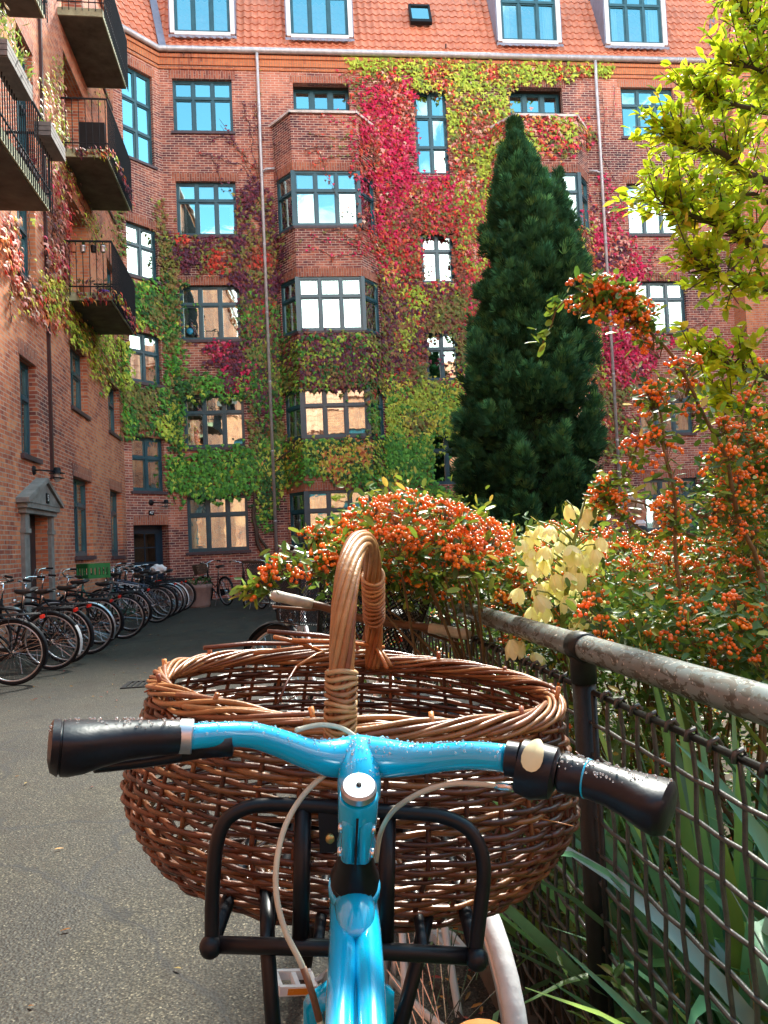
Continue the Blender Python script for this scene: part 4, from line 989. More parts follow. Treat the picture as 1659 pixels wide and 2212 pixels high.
# ================================================================= FIRETHORN
ICO=None
def ico(lv):
    import bmesh
    bm=bmesh.new(); bmesh.ops.create_icosphere(bm,subdivisions=lv,radius=1); v=[tuple(x.co) for x in bm.verts]; f=[tuple(q.index for q in x.verts) for x in bm.faces]; bm.free(); return v,f
I1=ico(1);I2=ico(2)
def gap(p):
    q=proj(p); return abs(q[0]-1393)<30 and 1085<q[1]<1150   # thin spot in the bush
class Shrub:
    def __init__(s): s.bT=[];s.bS=[];s.bC=[];s.T=[];s.Y=[];s.Z=[];s.S=[];s.C=[];s.tw=MB()
    def cluster(s,p,n=11,r=.03,bs=.0053,up=None):
        if gap(p): return p
        up=up or Vector((rnd.gauss(0,.4),-.35+rnd.gauss(0,.4),.55)); up.normalize()
        a=up.orthogonal().normalized(); c=up.cross(a); root=p-up*r*1.1
        tone=rnd.uniform(.8,1.15); mix=rnd.random()
        for _ in range(n):
            an=rnd.uniform(0,6.28); rr=r*math.sqrt(rnd.random()); q=p+(a*math.cos(an)+c*math.sin(an))*rr+up*(r*.35*(1-(rr/r)**2)+rnd.gauss(0,.003))
            s.bT.append(q); s.bS.append(bs*rnd.uniform(.8,1.15)); k=mix*.6+rnd.random()*.4
            s.bC.append((.95*tone,(.135+.16*k)*tone,.014))
            if rnd.random()<.6: s.tw.tube([root,q.lerp(root,.4)-up*.002,q],[.0011,.0008,.0006],3,0)
        return root
    def leaf(s,p,d=None,sz=None,dark=.5):
        if gap(p): return
        s.T.append(p); s.Y.append(d or Vector((rnd.gauss(0,1),rnd.gauss(0,1),rnd.gauss(.2,.7)))); s.Z.append(Vector((rnd.gauss(0,.7),rnd.gauss(-.2,.7),1)))
        s.S.append(sz or rnd.uniform(.022,.042)); k=rnd.random()
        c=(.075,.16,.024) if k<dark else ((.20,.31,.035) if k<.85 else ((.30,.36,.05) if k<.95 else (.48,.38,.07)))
        v=rnd.uniform(.7,1.3); s.C.append(tuple(x*v for x in c))
    def spray(s,p,n=9,r=.05,dark=.5):
        for _ in range(n):
            o=Vector((rnd.gauss(0,r),rnd.gauss(0,r),rnd.gauss(0,r)))
            if o.length>1.5*r: o*=1.5*r/o.length
            s.leaf(p+o,None,None,dark)
    def stem(s,P,r0,r1):
        s.tw.tube(P,[r0+(r1-r0)*i/(len(P)-1) for i in range(len(P))],6)
    def build(s,label,loc,group='firethorn shrubs in the bed',cat='shrub'):
        t=thing('firethorn_shrub',label,cat,loc,0,group)
        s.tw.build('stem',M['twig'],t,True)
        tv=[(0,0,0),(.17,.25,.05),(.20,.6,.05),(.09,.92,.0),(-.09,.92,.0),(-.20,.6,.05),(-.17,.25,.05),(0,.5,-.03)]
        tf=[(0,1,7),(1,2,7),(2,3,7),(3,4,7),(4,5,7),(5,6,7),(6,0,7)]
        tag(bulk('foliage',tv,tf,frames(s.Y,s.Z,s.S),s.T,s.C,M['shrubleaf'],t,True),kind='stuff')
        near=[i for i,p in enumerate(s.bT) if (p-CAM).length<2.7]; far=[i for i,p in enumerate(s.bT) if (p-CAM).length>=2.7]
        # bulk in one object: near berries finer
        for ids,I in ((near,I2),(far,I1)):
            if not ids: continue
            Mx=np.array([np.eye(3)*s.bS[i] for i in ids])
            tag(bulk('berries',I[0],I[1],Mx,[s.bT[i] for i in ids],[s.bC[i] for i in ids],M['berry'],t,True),kind='stuff')
        return t
def branch(S,px,r0,r1,ncl,spread,zs=None,nb=11,lv=6,bs=.0053,dark=.45,cr=.03,t0=0,t1=1):
    P=[at(*q) for q in px]; Q=[]
    for a,c in zip(P[:-1],P[1:]):
        for i in range(4):
            m=a.lerp(c,i/4); Q.append(m+Vector((noise.noise(m*9),noise.noise(m*9+Vector((5,5,5))),noise.noise(m*9+Vector((9,1,5)))))*.018)
    Q.append(P[-1]); S.stem(Q,r0,r1); L=len(Q)-1
    for _ in range(ncl):
        s=rnd.uniform(t0,t1)*L; i=min(L-1,int(s)); p=Q[i].lerp(Q[i+1],s-i)
        o=Vector((rnd.gauss(0,1),rnd.gauss(0,.8),rnd.gauss(.1,1))); o=o.normalized()*spread*rnd.uniform(.35,1.1); c=p+o
        rt=S.cluster(c,int(nb*rnd.uniform(.7,1.4)),cr*rnd.uniform(.7,1.2),bs,(o.normalized()*.6+Vector((0,-.3,.6))))
        S.tw.tube([p,p.lerp(rt,.6)+Vector((0,0,.006)),rt],[.0028,.0019,.0013],4)
        S.spray(c-o*.35,lv,.032,dark)
    for _ in range(int(ncl*1.2)):
        s=rnd.uniform(t0,t1)*L; i=min(L-1,int(s)); S.spray(Q[i],3,.03,dark)
    return Q
def fence_x(Y): return .578-.04*(Y-1.074)
# tall arching branch
S=Shrub()
branch(S,[(1640,1230,2.15),(1600,1130,2.1),(1570,1010,2.08),(1535,915,2.05),(1500,850,2.02),(1445,750,2.0),(1395,695,1.98),(1345,655,1.96),(1300,638,1.95),(1262,636,1.94)],.0065,.0025,46,.06,nb=12,lv=3,t0=.12,t1=1)
branch(S,[(1400,705,1.98),(1345,660,1.96),(1300,640,1.95),(1258,636,1.94)],.003,.002,24,.028,nb=14,lv=2,t0=.1,t1=1)
for (x,y) in ((1215,645),(1200,668),(1192,690),(1182,712),(1172,738)):
    for _ in range(5): S.leaf(at(x+rnd.gauss(0,9),y+rnd.gauss(0,8),1.94),Vector((-.5,rnd.gauss(0,.5),rnd.gauss(-.3,.5))),rnd.uniform(.028,.042),.25)
S.stem([at(1262,636,1.94),at(1228,640,1.94),at(1200,672,1.94),at(1190,705,1.94),at(1172,742,1.94)],.003,.0015)
branch(S,[(1462,1290,2.0),(1452,1150,1.98),(1450,1040,1.96),(1436,930,1.95),(1415,868,1.95),(1408,850,1.95)],.0055,.002,24,.05,nb=9,lv=4,t0=.2)
branch(S,[(1640,1140,2.2),(1560,1125,2.15),(1480,1110,2.1),(1400,1095,2.05),(1330,1075,2.0),(1290,1040,2.0)],.005,.002,20,.045,nb=10,lv=5)
branch(S,[(1600,1090,2.1),(1590,980,2.15),(1605,880,2.2),(1640,800,2.25)],.004,.002,16,.06,nb=9,lv=4)
branch(S,[(1700,1050,2.3),(1640,1000,2.3),(1600,950,2.3),(1560,930,2.3)],.005,.002,22,.07,nb=11,lv=5)
branch(S,[(1500,1160,2.1),(1400,1150,2.05),(1340,1120,2.0),(1300,1075,1.98),(1320,1030,1.96)],.004,.0015,16,.04,nb=9,lv=4)
branch(S,[(1340,1040,2.0),(1370,980,2.0),(1380,940,2.0),(1365,895,2.0)],.003,.0015,8,.035,nb=8,lv=3)
S.stem([Vector((1.35,2.05,0)),Vector((1.2,2.0,.5)),at(1660,1290,2.15),at(1640,1230,2.15)],.014,.010)
S.build('tall arching firethorn branches full of orange berries at the right, rising over the bush',(1.35,2.05,0))
# main masses
def mass(poly,zr,ncl,nleaf,label,loc,nb=12,zf=None,dark=.55,bs=.0053):
    S=Shrub(); xs=[p[0] for p in poly];ys=[p[1] for p in poly]
    def samp():
        while True:
            x,y=rnd.uniform(min(xs),max(xs)),rnd.uniform(min(ys),max(ys))
            if inpoly(x,y,poly): break
        for _ in range(20):
            z=rnd.uniform(*zr); p=at(x,y,z)
            if p.z>.05 and (p.x>fence_x(p.y)+.10 or p.y>3.75 or p.z>1.15): return p
        return None
    roots=[Vector((loc[0]+rnd.gauss(0,.25),loc[1]+rnd.gauss(0,.35),0)) for _ in range(4)]
    tips=[]
    for _ in range(ncl):
        p=samp()
        if p is None: continue
        S.cluster(p,int(nb*rnd.uniform(.6,1.5)),rnd.uniform(.020,.040),bs); S.spray(p-Vector((0,-.02,.03)),4,.04,dark)
        if rnd.random()<.05: tips.append(p)
    for p in tips:
        r=min(roots,key=lambda q:(q-p).length)
        m1=r.lerp(p,.45)+Vector((rnd.gauss(0,.08),rnd.gauss(0,.08),.22)); S.stem([r,m1.lerp(r,.5)-Vector((0,0,-.1)),m1,m1.lerp(p,.6)+Vector((0,0,.04)),p],.008,.0018)
    for _ in range(nleaf):
        p=samp()
        if p is None: continue
        S.spray(p,7,.05,dark)
    return S.build(label,loc)
mass([(700,1150),(765,1110),(800,1082),(870,1068),(955,1090),(1050,1120),(1095,1140),(1100,1190),(1040,1240),(960,1225),(880,1180),(800,1200),(760,1180)],(1.9,2.9),380,150,'firethorn bush thick with orange red berries behind the basket handle',(.75,2.7,0),nb=14,dark=.45)
mass([(700,1180),(1000,1200),(1120,1230),(1250,1240),(1250,1400),(1140,1370),(990,1300),(860,1275),(700,1260)],(2.2,3.6),300,560,'lower firethorn bush with scattered berries between the rail end and the cream flowers',(.9,3.2,0))
mass([(1090,1170),(1200,1130),(1300,1150),(1400,1165),(1500,1150),(1700,1130),(1700,1330),(1500,1330),(1300,1300),(1100,1260)],(2.2,3.6),540,560,'broad firethorn bush with orange berries in the middle of the bed',(1.5,3.0,0))
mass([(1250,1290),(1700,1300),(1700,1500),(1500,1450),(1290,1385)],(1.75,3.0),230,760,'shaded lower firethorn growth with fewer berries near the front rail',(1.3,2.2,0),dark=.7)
mass([(1540,980),(1700,860),(1700,1180),(1540,1150)],(2.3,3.4),130,300,'upright firethorn growth with berries at the right edge',(2.3,3.0,0),dark=.6)
# lower body of the hedge, from the ground up
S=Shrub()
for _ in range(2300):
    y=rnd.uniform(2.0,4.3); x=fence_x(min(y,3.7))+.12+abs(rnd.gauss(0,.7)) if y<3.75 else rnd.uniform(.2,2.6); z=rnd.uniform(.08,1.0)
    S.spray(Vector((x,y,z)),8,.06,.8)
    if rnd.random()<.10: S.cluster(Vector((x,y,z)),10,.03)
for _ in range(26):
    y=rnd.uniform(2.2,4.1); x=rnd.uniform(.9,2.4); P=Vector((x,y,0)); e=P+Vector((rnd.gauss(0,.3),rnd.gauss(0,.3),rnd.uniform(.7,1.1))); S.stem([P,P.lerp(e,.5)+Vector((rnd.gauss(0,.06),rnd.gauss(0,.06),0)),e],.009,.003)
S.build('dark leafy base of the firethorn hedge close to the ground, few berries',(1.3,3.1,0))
# sprigs hanging out over the path
S=Shrub()
branch(S,[(1000,1230,2.5),(900,1170,2.4),(830,1130,2.3),(760,1130,2.2),(700,1160,2.15),(670,1180,2.1)],.006,.002,30,.035,nb=12,lv=7)
branch(S,[(960,1250,2.4),(860,1210,2.2),(760,1195,2.05),(680,1210,1.95),(610,1228,1.9),(560,1245,1.88)],.005,.0016,30,.035,nb=12,lv=7,bs=.0058)
branch(S,[(900,1260,2.3),(820,1240,2.2),(740,1230,2.1),(680,1235,2.0)],.004,.0016,16,.03,nb=9,lv=6)
for (x,y) in ((560,1262),(535,1270),(580,1275),(545,1285)):
    for _ in range(7): S.leaf(at(x+rnd.gauss(0,12),y+rnd.gauss(0,8),1.88),Vector((rnd.gauss(-.3,.6),rnd.gauss(0,.5),rnd.gauss(-.2,.5))),rnd.uniform(.035,.05),.2)
S.build('firethorn sprigs with orange berries reaching left over the path past the rail end',(.6,2.6,0))
# ================================================================= YUCCAS
def sword(b,P,d,L,w,droop,col,n=9,twist=0,fold=None):
    d=Vector(d).normalized(); side=d.cross(Vector((0,0,1)));
    if side.length<.1: side=Vector((1,0,0))
    side.normalize(); a=rnd.uniform(-.9,.9)+twist; side=(Matrix.Rotation(a,3,d)@side)
    vs=[];fs=[];p=Vector(P)
    for i in range(n+1):
        t=i/n; ww=w*(.55+.9*t if t<.35 else (.865+.135*1)*(1-((t-.35)/.65)**2.2))*.5 if True else w
        ww=max(.001,ww); nn=side.cross(d).normalized()
        vs+=[p-side*ww+nn*ww*.35,p,p+side*ww+nn*ww*.35]
        st=L/n; d=(d+Vector((0,0,-droop*(t**1.5)*.35))).normalized()
        if fold and abs(t-fold)<.5/n: d=(d+Vector((rnd.gauss(0,.2),rnd.gauss(0,.2),-1.6))).normalized()
        side=(side-d*side.dot(d)).normalized(); p=p+d*st
    for i in range(n):
        fs+=[(3*i,3*i+1,3*i+4,3*i+3),(3*i+1,3*i+2,3*i+5,3*i+4)]
    b.add(vs,fs,0,None,col)
def yucca(loc,n,L,label,flower=False,h=.0,w=.040):
    t=thing('yucca_plant',label,'plant',loc,0,'yuccas behind the front rail'); b=MB(); P=Vector(loc)
    for i in range(n):
        a=rnd.uniform(0,6.28); el=rnd.uniform(.25,1.45); d=Vector((math.cos(a)*math.cos(el),math.sin(a)*math.cos(el),math.sin(el)))
        k=rnd.random(); c=(.11,.27,.13) if k<.5 else ((.17,.36,.10) if k<.8 else ((.28,.40,.08) if k<.93 else (.24,.32,.27)))
        v=rnd.uniform(.8,1.5); sword(b,P+Vector((math.cos(a)*.03,math.sin(a)*.03,h+rnd.uniform(0,.12))),d,L*rnd.uniform(.7,1.15),w*rnd.uniform(.7,1.25),rnd.uniform(.1,1.1),tuple(x*v for x in c),fold=(rnd.uniform(.45,.8) if rnd.random()<.18 else None))
    b.build('foliage',M['yleaf'],t,True)
    q=MB(); q.tube([P,P+Vector((0,0,h+.12))],[.04,.03],8); q.build('trunk',M['bark'],t,True)
    return t
yucca((.90,1.60,0),120,.98,'yucca with long blue green leaves behind the mesh, nearest to the post')
yucca((.98,1.05,0),120,.92,'yucca with long blue green leaves behind the mesh, at the right edge')
yucca((1.50,1.70,0),110,1.05,'yucca with arching sword leaves further back behind the right mesh panel')
yucca((.98,.55,0),90,.85,'yucca low behind the mesh at the bottom right corner')
fy=yucca((.80,2.15,0),46,.80,'yucca bearing a tall spike of cream yellow bell flowers above the rail')
b=MB(); top=at(1262,1085,2.0); mid=at(1225,1270,2.02); lowp=at(1215,1345,2.03)
sp=[Vector((.80,2.15,.1)),Vector((.80,2.12,.6)),lowp,mid,at(1240,1170,2.0),top]
b.tube(sp,[.010,.009,.008,.007,.005,.003],7)
bells=[(1225,1105),(1268,1112),(1280,1085),(1262,1128),(1140,1160),(1165,1150),(1190,1150),(1218,1158),(1150,1200),(1180,1195),(1205,1185),(1230,1195),(1128,1180),(1250,1190),(1275,1180),(1298,1175),(1285,1200),(1150,1235),(1175,1225),(1208,1225),(1240,1225),(1262,1218),(1225,1250),(1250,1250),(1125,1285),(1165,1275),(1160,1300),(1188,1270),(1150,1325),(1215,1280),(1240,1285),(1298,1310),(1260,1340),(1270,1210),(1195,1255),(1145,1215),(1245,1345),(1285,1315),(1172,1320),(1222,1300)]
lowb=[(1130,1400),(1150,1425),(1235,1370),(1105,1395)]
fm=[]
for v in range(4):
    f=MB()
    for k in range(6):
        a=k*math.pi/3+rnd.uniform(-.12,.12); o=Vector((math.cos(a),math.sin(a),0)); s_=Vector((-math.sin(a),math.cos(a),0)); op=rnd.uniform(.75,1.25)+(.12 if k%2 else 0)
        vs=[];nn=6
        for i in range(nn+1):
            t=i/nn; rr=(.004+.0175*math.sin(min(1,t*1.15)*math.pi*.62))*(1+.25*op*max(0,t-.75)*2); zz=-.042*t; ww=.0135*math.sin(math.pi*min(.97,.12+.80*t))
            c=Vector((0,0,zz))+o*rr
            vs+=[c-s_*ww-o*ww*.25,c+o*.0008,c+s_*ww-o*ww*.25]
        fs=[]
        for i in range(nn): fs+=[(3*i,3*i+1,3*i+4,3*i+3),(3*i+1,3*i+2,3*i+5,3*i+4)]
        v_=rnd.uniform(.92,1.05); f.add(vs,fs,0,None,(1.0*v_,.97*v_,.56*v_))
    f.tube([(0,0,.012),(0,0,0)],[.002,.005],6,0,(.45,.5,.1)); 
    fm.append(f)
fme=[f.build('flower',M['petal'],None,True).data for f in fm]
for o in [o for o in COL.objects if o.name.startswith('flower') and o.parent is None]: bpy.data.objects.remove(o)
for (x,y) in bells+lowb:
    z=2.0+rnd.uniform(-.05,.05) if y<1360 else 1.95; p=at(x,y-14,z)
    L=[(top,mid,lowp)]; # nearest point of the stalk a bit lower
    best=min(((sp[i].lerp(sp[i+1],k/6)) for i in range(1,5) for k in range(7)),key=lambda q:(q-p-Vector((0,0,-.035))).length)
    b.tube([best,best.lerp(p,.6)+Vector((0,0,.018)),p+Vector((0,0,.012)),p],[.0025,.002,.0017,.0017],5)
    fo=bpy.data.objects.new('flower',rnd.choice(fme)); COL.objects.link(fo); fo.parent=fy
    k=rnd.uniform(.85,1.18)
    fo.location=world_of(fy).inverted()@p; fo.rotation_euler=(rnd.gauss(0,.28),rnd.gauss(0,.28),rnd.uniform(0,6)); fo.scale=(k,k,k)
b.build('flower_stalk',simple('stalk_green',(.16,.22,.05),.6,var=.2),fy,True)
# ================================================================= SOIL, WEEDS, LITTER
b=MB(); 
def soilz(x,y): return .035+.03*noise.noise(Vector((x*1.5,y*1.5,0)))+.012*noise.noise(Vector((x*9,y*9,0)))
nx,ny=90,110; vs=[];fs=[]
for j in range(ny+1):
    for i in range(nx+1):
        y=-1.5+9.2*j/ny; x0=fence_x(y)+.03; x=x0+(9.-x0)*(i/nx)**1.6
        e=0 if i==0 or j==ny else 1
        vs.append((x,y,soilz(x,y)*e+.005))
for j in range(ny):
    for i in range(nx): a=j*(nx+1)+i; fs.append((a,a+1,a+nx+2,a+nx+1))
b.add([Vector(v) for v in vs],fs); tag(b.build('garden_soil',M['soil'],None,True),kind='structure')
b=MB(); 
for j in range(12):
    y=-1.5+j*.8; x=fence_x(y)
    b.obox(((x+fence_x(y+.8))/2-.01,y+.4,.04),(.035,0,0),(-.016,.398,0),(0,0,.045))
tag(b.build('kerb',M['slab']),kind='structure')
T=[];Yd=[];Z=[];S_=[];C=[];tw=MB()
for _ in range(420):
    y=rnd.uniform(.1,3.9); x=fence_x(y)+.06+abs(rnd.gauss(0,.45)); h=rnd.uniform(.12,.62); P=Vector((x,y,soilz(x,y)))
    e=P+Vector((rnd.gauss(-.02,.08),rnd.gauss(0,.08),h)); tw.tube([P,P.lerp(e,.5)+Vector((rnd.gauss(0,.02),0,0)),e],[.0025,.002,.0012],4)
    for k in range(int(6+h*26)):
        q=P.lerp(e,rnd.uniform(.15,1)); a=rnd.uniform(0,6.28); T.append(q);Yd.append((math.cos(a),math.sin(a),rnd.uniform(-.2,.6)));Z.append((rnd.gauss(0,.3),rnd.gauss(0,.3),1));S_.append(rnd.uniform(.03,.065))
        k2=rnd.random(); c=(.10,.20,.03) if k2<.6 else ((.16,.28,.05) if k2<.9 else (.28,.24,.06)); v=rnd.uniform(.7,1.3); C.append(tuple(u*v for u in c))
    if rnd.random()<.4:
        for k in range(3): tw.sphere(e+Vector((rnd.gauss(0,.012),rnd.gauss(0,.012),rnd.gauss(0,.01))),.0055,6,4)
tv=[(0,0,0),(.13,.3,.05),(.10,.65,.02),(0,1,-.08),(-.10,.65,.02),(-.13,.3,.05),(0,.45,-.02)]
tf=[(0,1,6),(1,2,6),(2,3,6),(3,4,6),(4,5,6),(5,0,6)]
g=thing('weeds','low leafy weeds and dry flower heads along the foot of the fence','weeds',(.7,1.5,0)); 
tag(bulk('foliage',tv,tf,frames(Yd,Z,S_),T,C,M['shrubleaf'],g,True),kind='stuff'); tag(tw.build('stem',simple('dry_stem',(.20,.19,.08),.8),g,True),kind='stuff'); g['kind']='stuff'
# fallen leaves
T=[];Yd=[];Z=[];S_=[];C=[]
for _ in range(900):
    if rnd.random()<.35: y=rnd.uniform(.8,3.9); x=fence_x(y)-abs(rnd.gauss(0,.12))-.03
    elif rnd.random()<.5: x=rnd.uniform(-3.6,.4);y=rnd.uniform(1.2,19)
    elif rnd.random()<.6: y=21.8-abs(rnd.gauss(0,.5)); x=rnd.uniform(-3.4,8)
    else: y=rnd.uniform(6,20.5); x=-3.9-.035*y+abs(rnd.gauss(0,.5))
    T.append((x,y,.012));a=rnd.uniform(0,6.28);Yd.append((math.cos(a),math.sin(a),rnd.gauss(0,.15)));Z.append((rnd.gauss(0,.3),rnd.gauss(0,.3),1));S_.append(rnd.uniform(.02,.045))
    C.append(rnd.choice([(.4,.16,.04),(.5,.25,.05),(.35,.06,.04),(.3,.22,.08)]))
tag(bulk('fallen_leaves',tv,tf,frames(Yd,Z,S_),T,C,M['shrubleaf'],None),label='small dry leaves scattered on the asphalt and along the kerb',cat='fallen leaves',kind='stuff')
# ivy-like green climbing at the foot of the right wall
V=Vine()
V.poly([(1480,1040),(1640,1000),(1650,1240),(1480,1240)],dict(dgreen=6,green=2),.7,size=.12,over=.2)
V.build('dark green ivy low on the wall at the right behind the berry bushes')
# ================================================================= FENCE
def fence_section(p0,p1,label,post0=True,post1=True,posts=(),mesh=True,H=1.10,cap=None,group='tube rails round the planted bed',rr=.0265,wire=.0043,sp=.060):
    p0=Vector(p0);p1=Vector(p1); U=(p1-p0);L=U.length;U.normalize();Nn=U.cross(Vector((0,0,1)))
    t=thing('metal_fence',label,'fence',p0,0,group)
    b=MB(); n=max(2,int(L/.25)); b.tube([p0+U*(L*i/n)+Vector((0,0,H)) for i in range(n+1)],rr,18)
    if cap is not None:
        q=p1 if cap>0 else p0; s=cap; b.tube([q+Vector((0,0,H)),q+U*s*.012+Vector((0,0,H))],[rr*1.12,rr*1.12],18); b.sphere(q+U*s*.012+Vector((0,0,H)),rr*1.1,16,8)
    b.build('top_rail',M['rail'],t,True)
    for d in posts:
        q=p0+U*d; b=MB(); b.tube([q,q+Vector((0,0,H-.02))],.024,14); b.build('post',M['fencepaint'],t,True)
        b=MB(); b.lathe([(rr+.0005,-.028),(rr+.0045,-.026),(rr+.0045,.026),(rr+.0005,.028)],18,q+Vector((0,0,H)),U); b.lathe([(.0215,-.075),(.027,-.073),(.027,-.02)],14,q+Vector((0,0,H)),(0,0,1)); b.build('rail_clamp',M['fencepaint'],t,True)
    if mesh:
        ds=sorted(posts)
        segs=[(a,c) for a,c in zip([0]+ds,ds+[L]) if c-a>.2]
        for a,c in segs:
            f=MB(); zt,zb=H-.085,.06; a2,c2=a+.045,c-.045
            if a==0 and 0 not in posts: a2=a
            f.tube([p0+U*a2+Vector((0,0,zt)),p0+U*c2+Vector((0,0,zt))],.006,8);f.tube([p0+U*a2+Vector((0,0,zb)),p0+U*c2+Vector((0,0,zb))],.006,8)
            for e in (a2,c2): f.tube([p0+U*e+Vector((0,0,zb)),p0+U*e+Vector((0,0,zt))],.006,8)
            f.build('panel_frame',M['fencepaint'],t,True)
            m=MB(); k=int((c2-a2)/sp); am=.0022
            nz=int((zt-zb)/sp)
            for i in range(1,k):
                u=a2+(c2-a2)*i/k; P=[]
                for j in range(nz*2+1):
                    z=zb+(zt-zb)*j/(nz*2); s=am*(1 if (i+j//2)%2 else -1)*(1 if j%2==0 else 0); P.append(p0+U*u+Nn*s+Vector((0,0,z)))
                # hook over the top bar
                P+= [p0+U*u+Nn*.010+Vector((0,0,zt+.004)),p0+U*u+Nn*.004+Vector((0,0,zt+.012)),p0+U*u-Nn*.008+Vector((0,0,zt+.008)),p0+U*u-Nn*.011+Vector((0,0,zt-.006))]
                m.tube(P,wire,6)
            for j in range(1,nz):
                z=zb+(zt-zb)*j/nz; P=[]
                for i in range(k*2+1):
                    u=a2+(c2-a2)*i/(k*2); s=-am*(1 if (i//2+j)%2 else -1)*(1 if i%2==0 else 0); P.append(p0+U*u+Nn*s+Vector((0,0,z)))
                m.tube(P,wire,6)
                for e,sg in ((a2,-1),(c2,1)): m.tube([p0+U*e+Vector((0,0,z)),p0+U*(e+sg*.02)+Vector((0,0,z+.002))],.004,6)
            m.build('wire_mesh',M['fencewire'],t,True)
    return t
def rail_mat():
    m,nt,b=mat('rail_lichen'); g=N(nt,'ShaderNodeTexCoord').outputs['Object']
    mp=N(nt,'ShaderNodeMapping'); mp.inputs['Scale'].default_value=(1.,.42,1.); mp.inputs['Rotation'].default_value=(0,0,.35); nt.links.new(g,mp.inputs[0])
    f=noise_n(nt,62,4,.6,mp.outputs[0],.6); f2=noise_n(nt,7,3,.6,g); f3=noise_n(nt,150,2,.5,g)
    c=ramp(nt,f,[(.50,(.16,.20,.195)),(.54,(.060,.062,.045)),(.62,(.06,.055,.04))])
    c=mixc(nt,ramp(nt,f2,[(.45,(0,0,0)),(.7,(.55,.55,.55))]),c,(.12,.12,.095))
    c=mixc(nt,ramp(nt,f3,[(.66,(0,0,0)),(.70,(1,1,1))]),c,(.55,.52,.44))
    nt.links.new(c,b.inputs['Base Color']); b.inputs['Metallic'].default_value=.0
    nt.links.new(ramp(nt,f,[(.5,(.30,.30,.30)),(.56,(.8,.8,.8))]),b.inputs['Roughness']); b.inputs['Coat Weight'].default_value=.25
    bump(nt,b,f,.6,.0012); return m
M['rail']=rail_mat()
M['fencepaint']=simple('fence_paint',(.009,.011,.010),.45,var=.4,scale=30,bmp=.3,spec=.3)
M['fencewire']=simple('fence_wire',(.045,.046,.042),.40,var=.55,scale=45,bmp=.4,coat=.3)
def fp(Y): return Vector((fence_x(Y),Y,0))
fence_section(fp(-.9),fp(3.70),'scaffold tube rail flecked with lichen over a square wire mesh, running from the right corner',posts=(.9+.05,.9+1.53,4.55),cap=1,mesh=True)
fence_section((.35,7.75,0),(9,7.95,0),'thin painted tube rail across the far side of the bed, behind the berries',posts=(.05,1.9,3.8,5.7,7.6),mesh=False,cap=-1,rr=.02,wire=.0022,sp=.10)
fence_section((4.2,5.6,0),(9,5.2,0),'short dark tube rail at the right behind the firethorn',posts=(.05,2.2,4.4),mesh=False,cap=-1)
# ================================================================= BICYCLES
def torus(b,R1,r,n=40,k=7,m=0,sy=1.0):
    vs=[];fs=[]
    for i in range(n):
        a=2*math.pi*i/n
        for j in range(k):
            c=2*math.pi*j/k; rr=R1+r*math.cos(c); vs.append((rr*math.cos(a),r*math.sin(c)*sy,rr*math.sin(a)))
    for i in range(n):
        for j in range(k): fs.append((i*k+j,((i+1)%n)*k+j,((i+1)%n)*k+(j+1)%k,i*k+(j+1)%k))
    b.add(vs,fs,m)
WD={}
def wheel_data(tyre):
    if tyre in WD: return WD[tyre]
    b=MB(); torus(b,.308,.011,48,6,0,1.2); rim=b.build('wheel',M['alu'],None,True)
    b=MB(); torus(b,.333,.0185,48,9); ty=b.build('tyre',M[tyre],None,True)
    b=MB(); b.lathe([(.0,-.035),(.016,-.034),(.014,-.02),(.022,-.018),(.022,.018),(.014,.02),(.016,.034),(.0,.035)],10,(0,0,0),(0,1,0))
    for i in range(32):
        a=2*math.pi*i/32; s=.02*(1 if i%2 else -1); a2=a+(.42 if (i//2)%2 else -.42)
        b.tube([(.02*math.cos(a2),s,.02*math.sin(a2)),(.302*math.cos(a),0,.302*math.sin(a))],.0013,3)
    sp=b.build('spokes',M['chrome'],None,False)
    WD[tyre]=(rim.data,ty.data,sp.data)
    for o in (rim,ty,sp): bpy.data.objects.remove(o)
    return WD[tyre]
def wheel(t,P,tyre='rubber',rz=0,spin=0):
    d=wheel_data(tyre); w=bpy.data.objects.new('wheel',d[0]); COL.objects.link(w); w.parent=t; w.location=P; w.rotation_euler=(0,spin,rz)
    w.rotation_mode='XYZ'
    for n,x in (('tyre',d[1]),('spokes',d[2])): c=bpy.data.objects.new(n,x); COL.objects.link(c); c.parent=w
    return w
HALF=.352
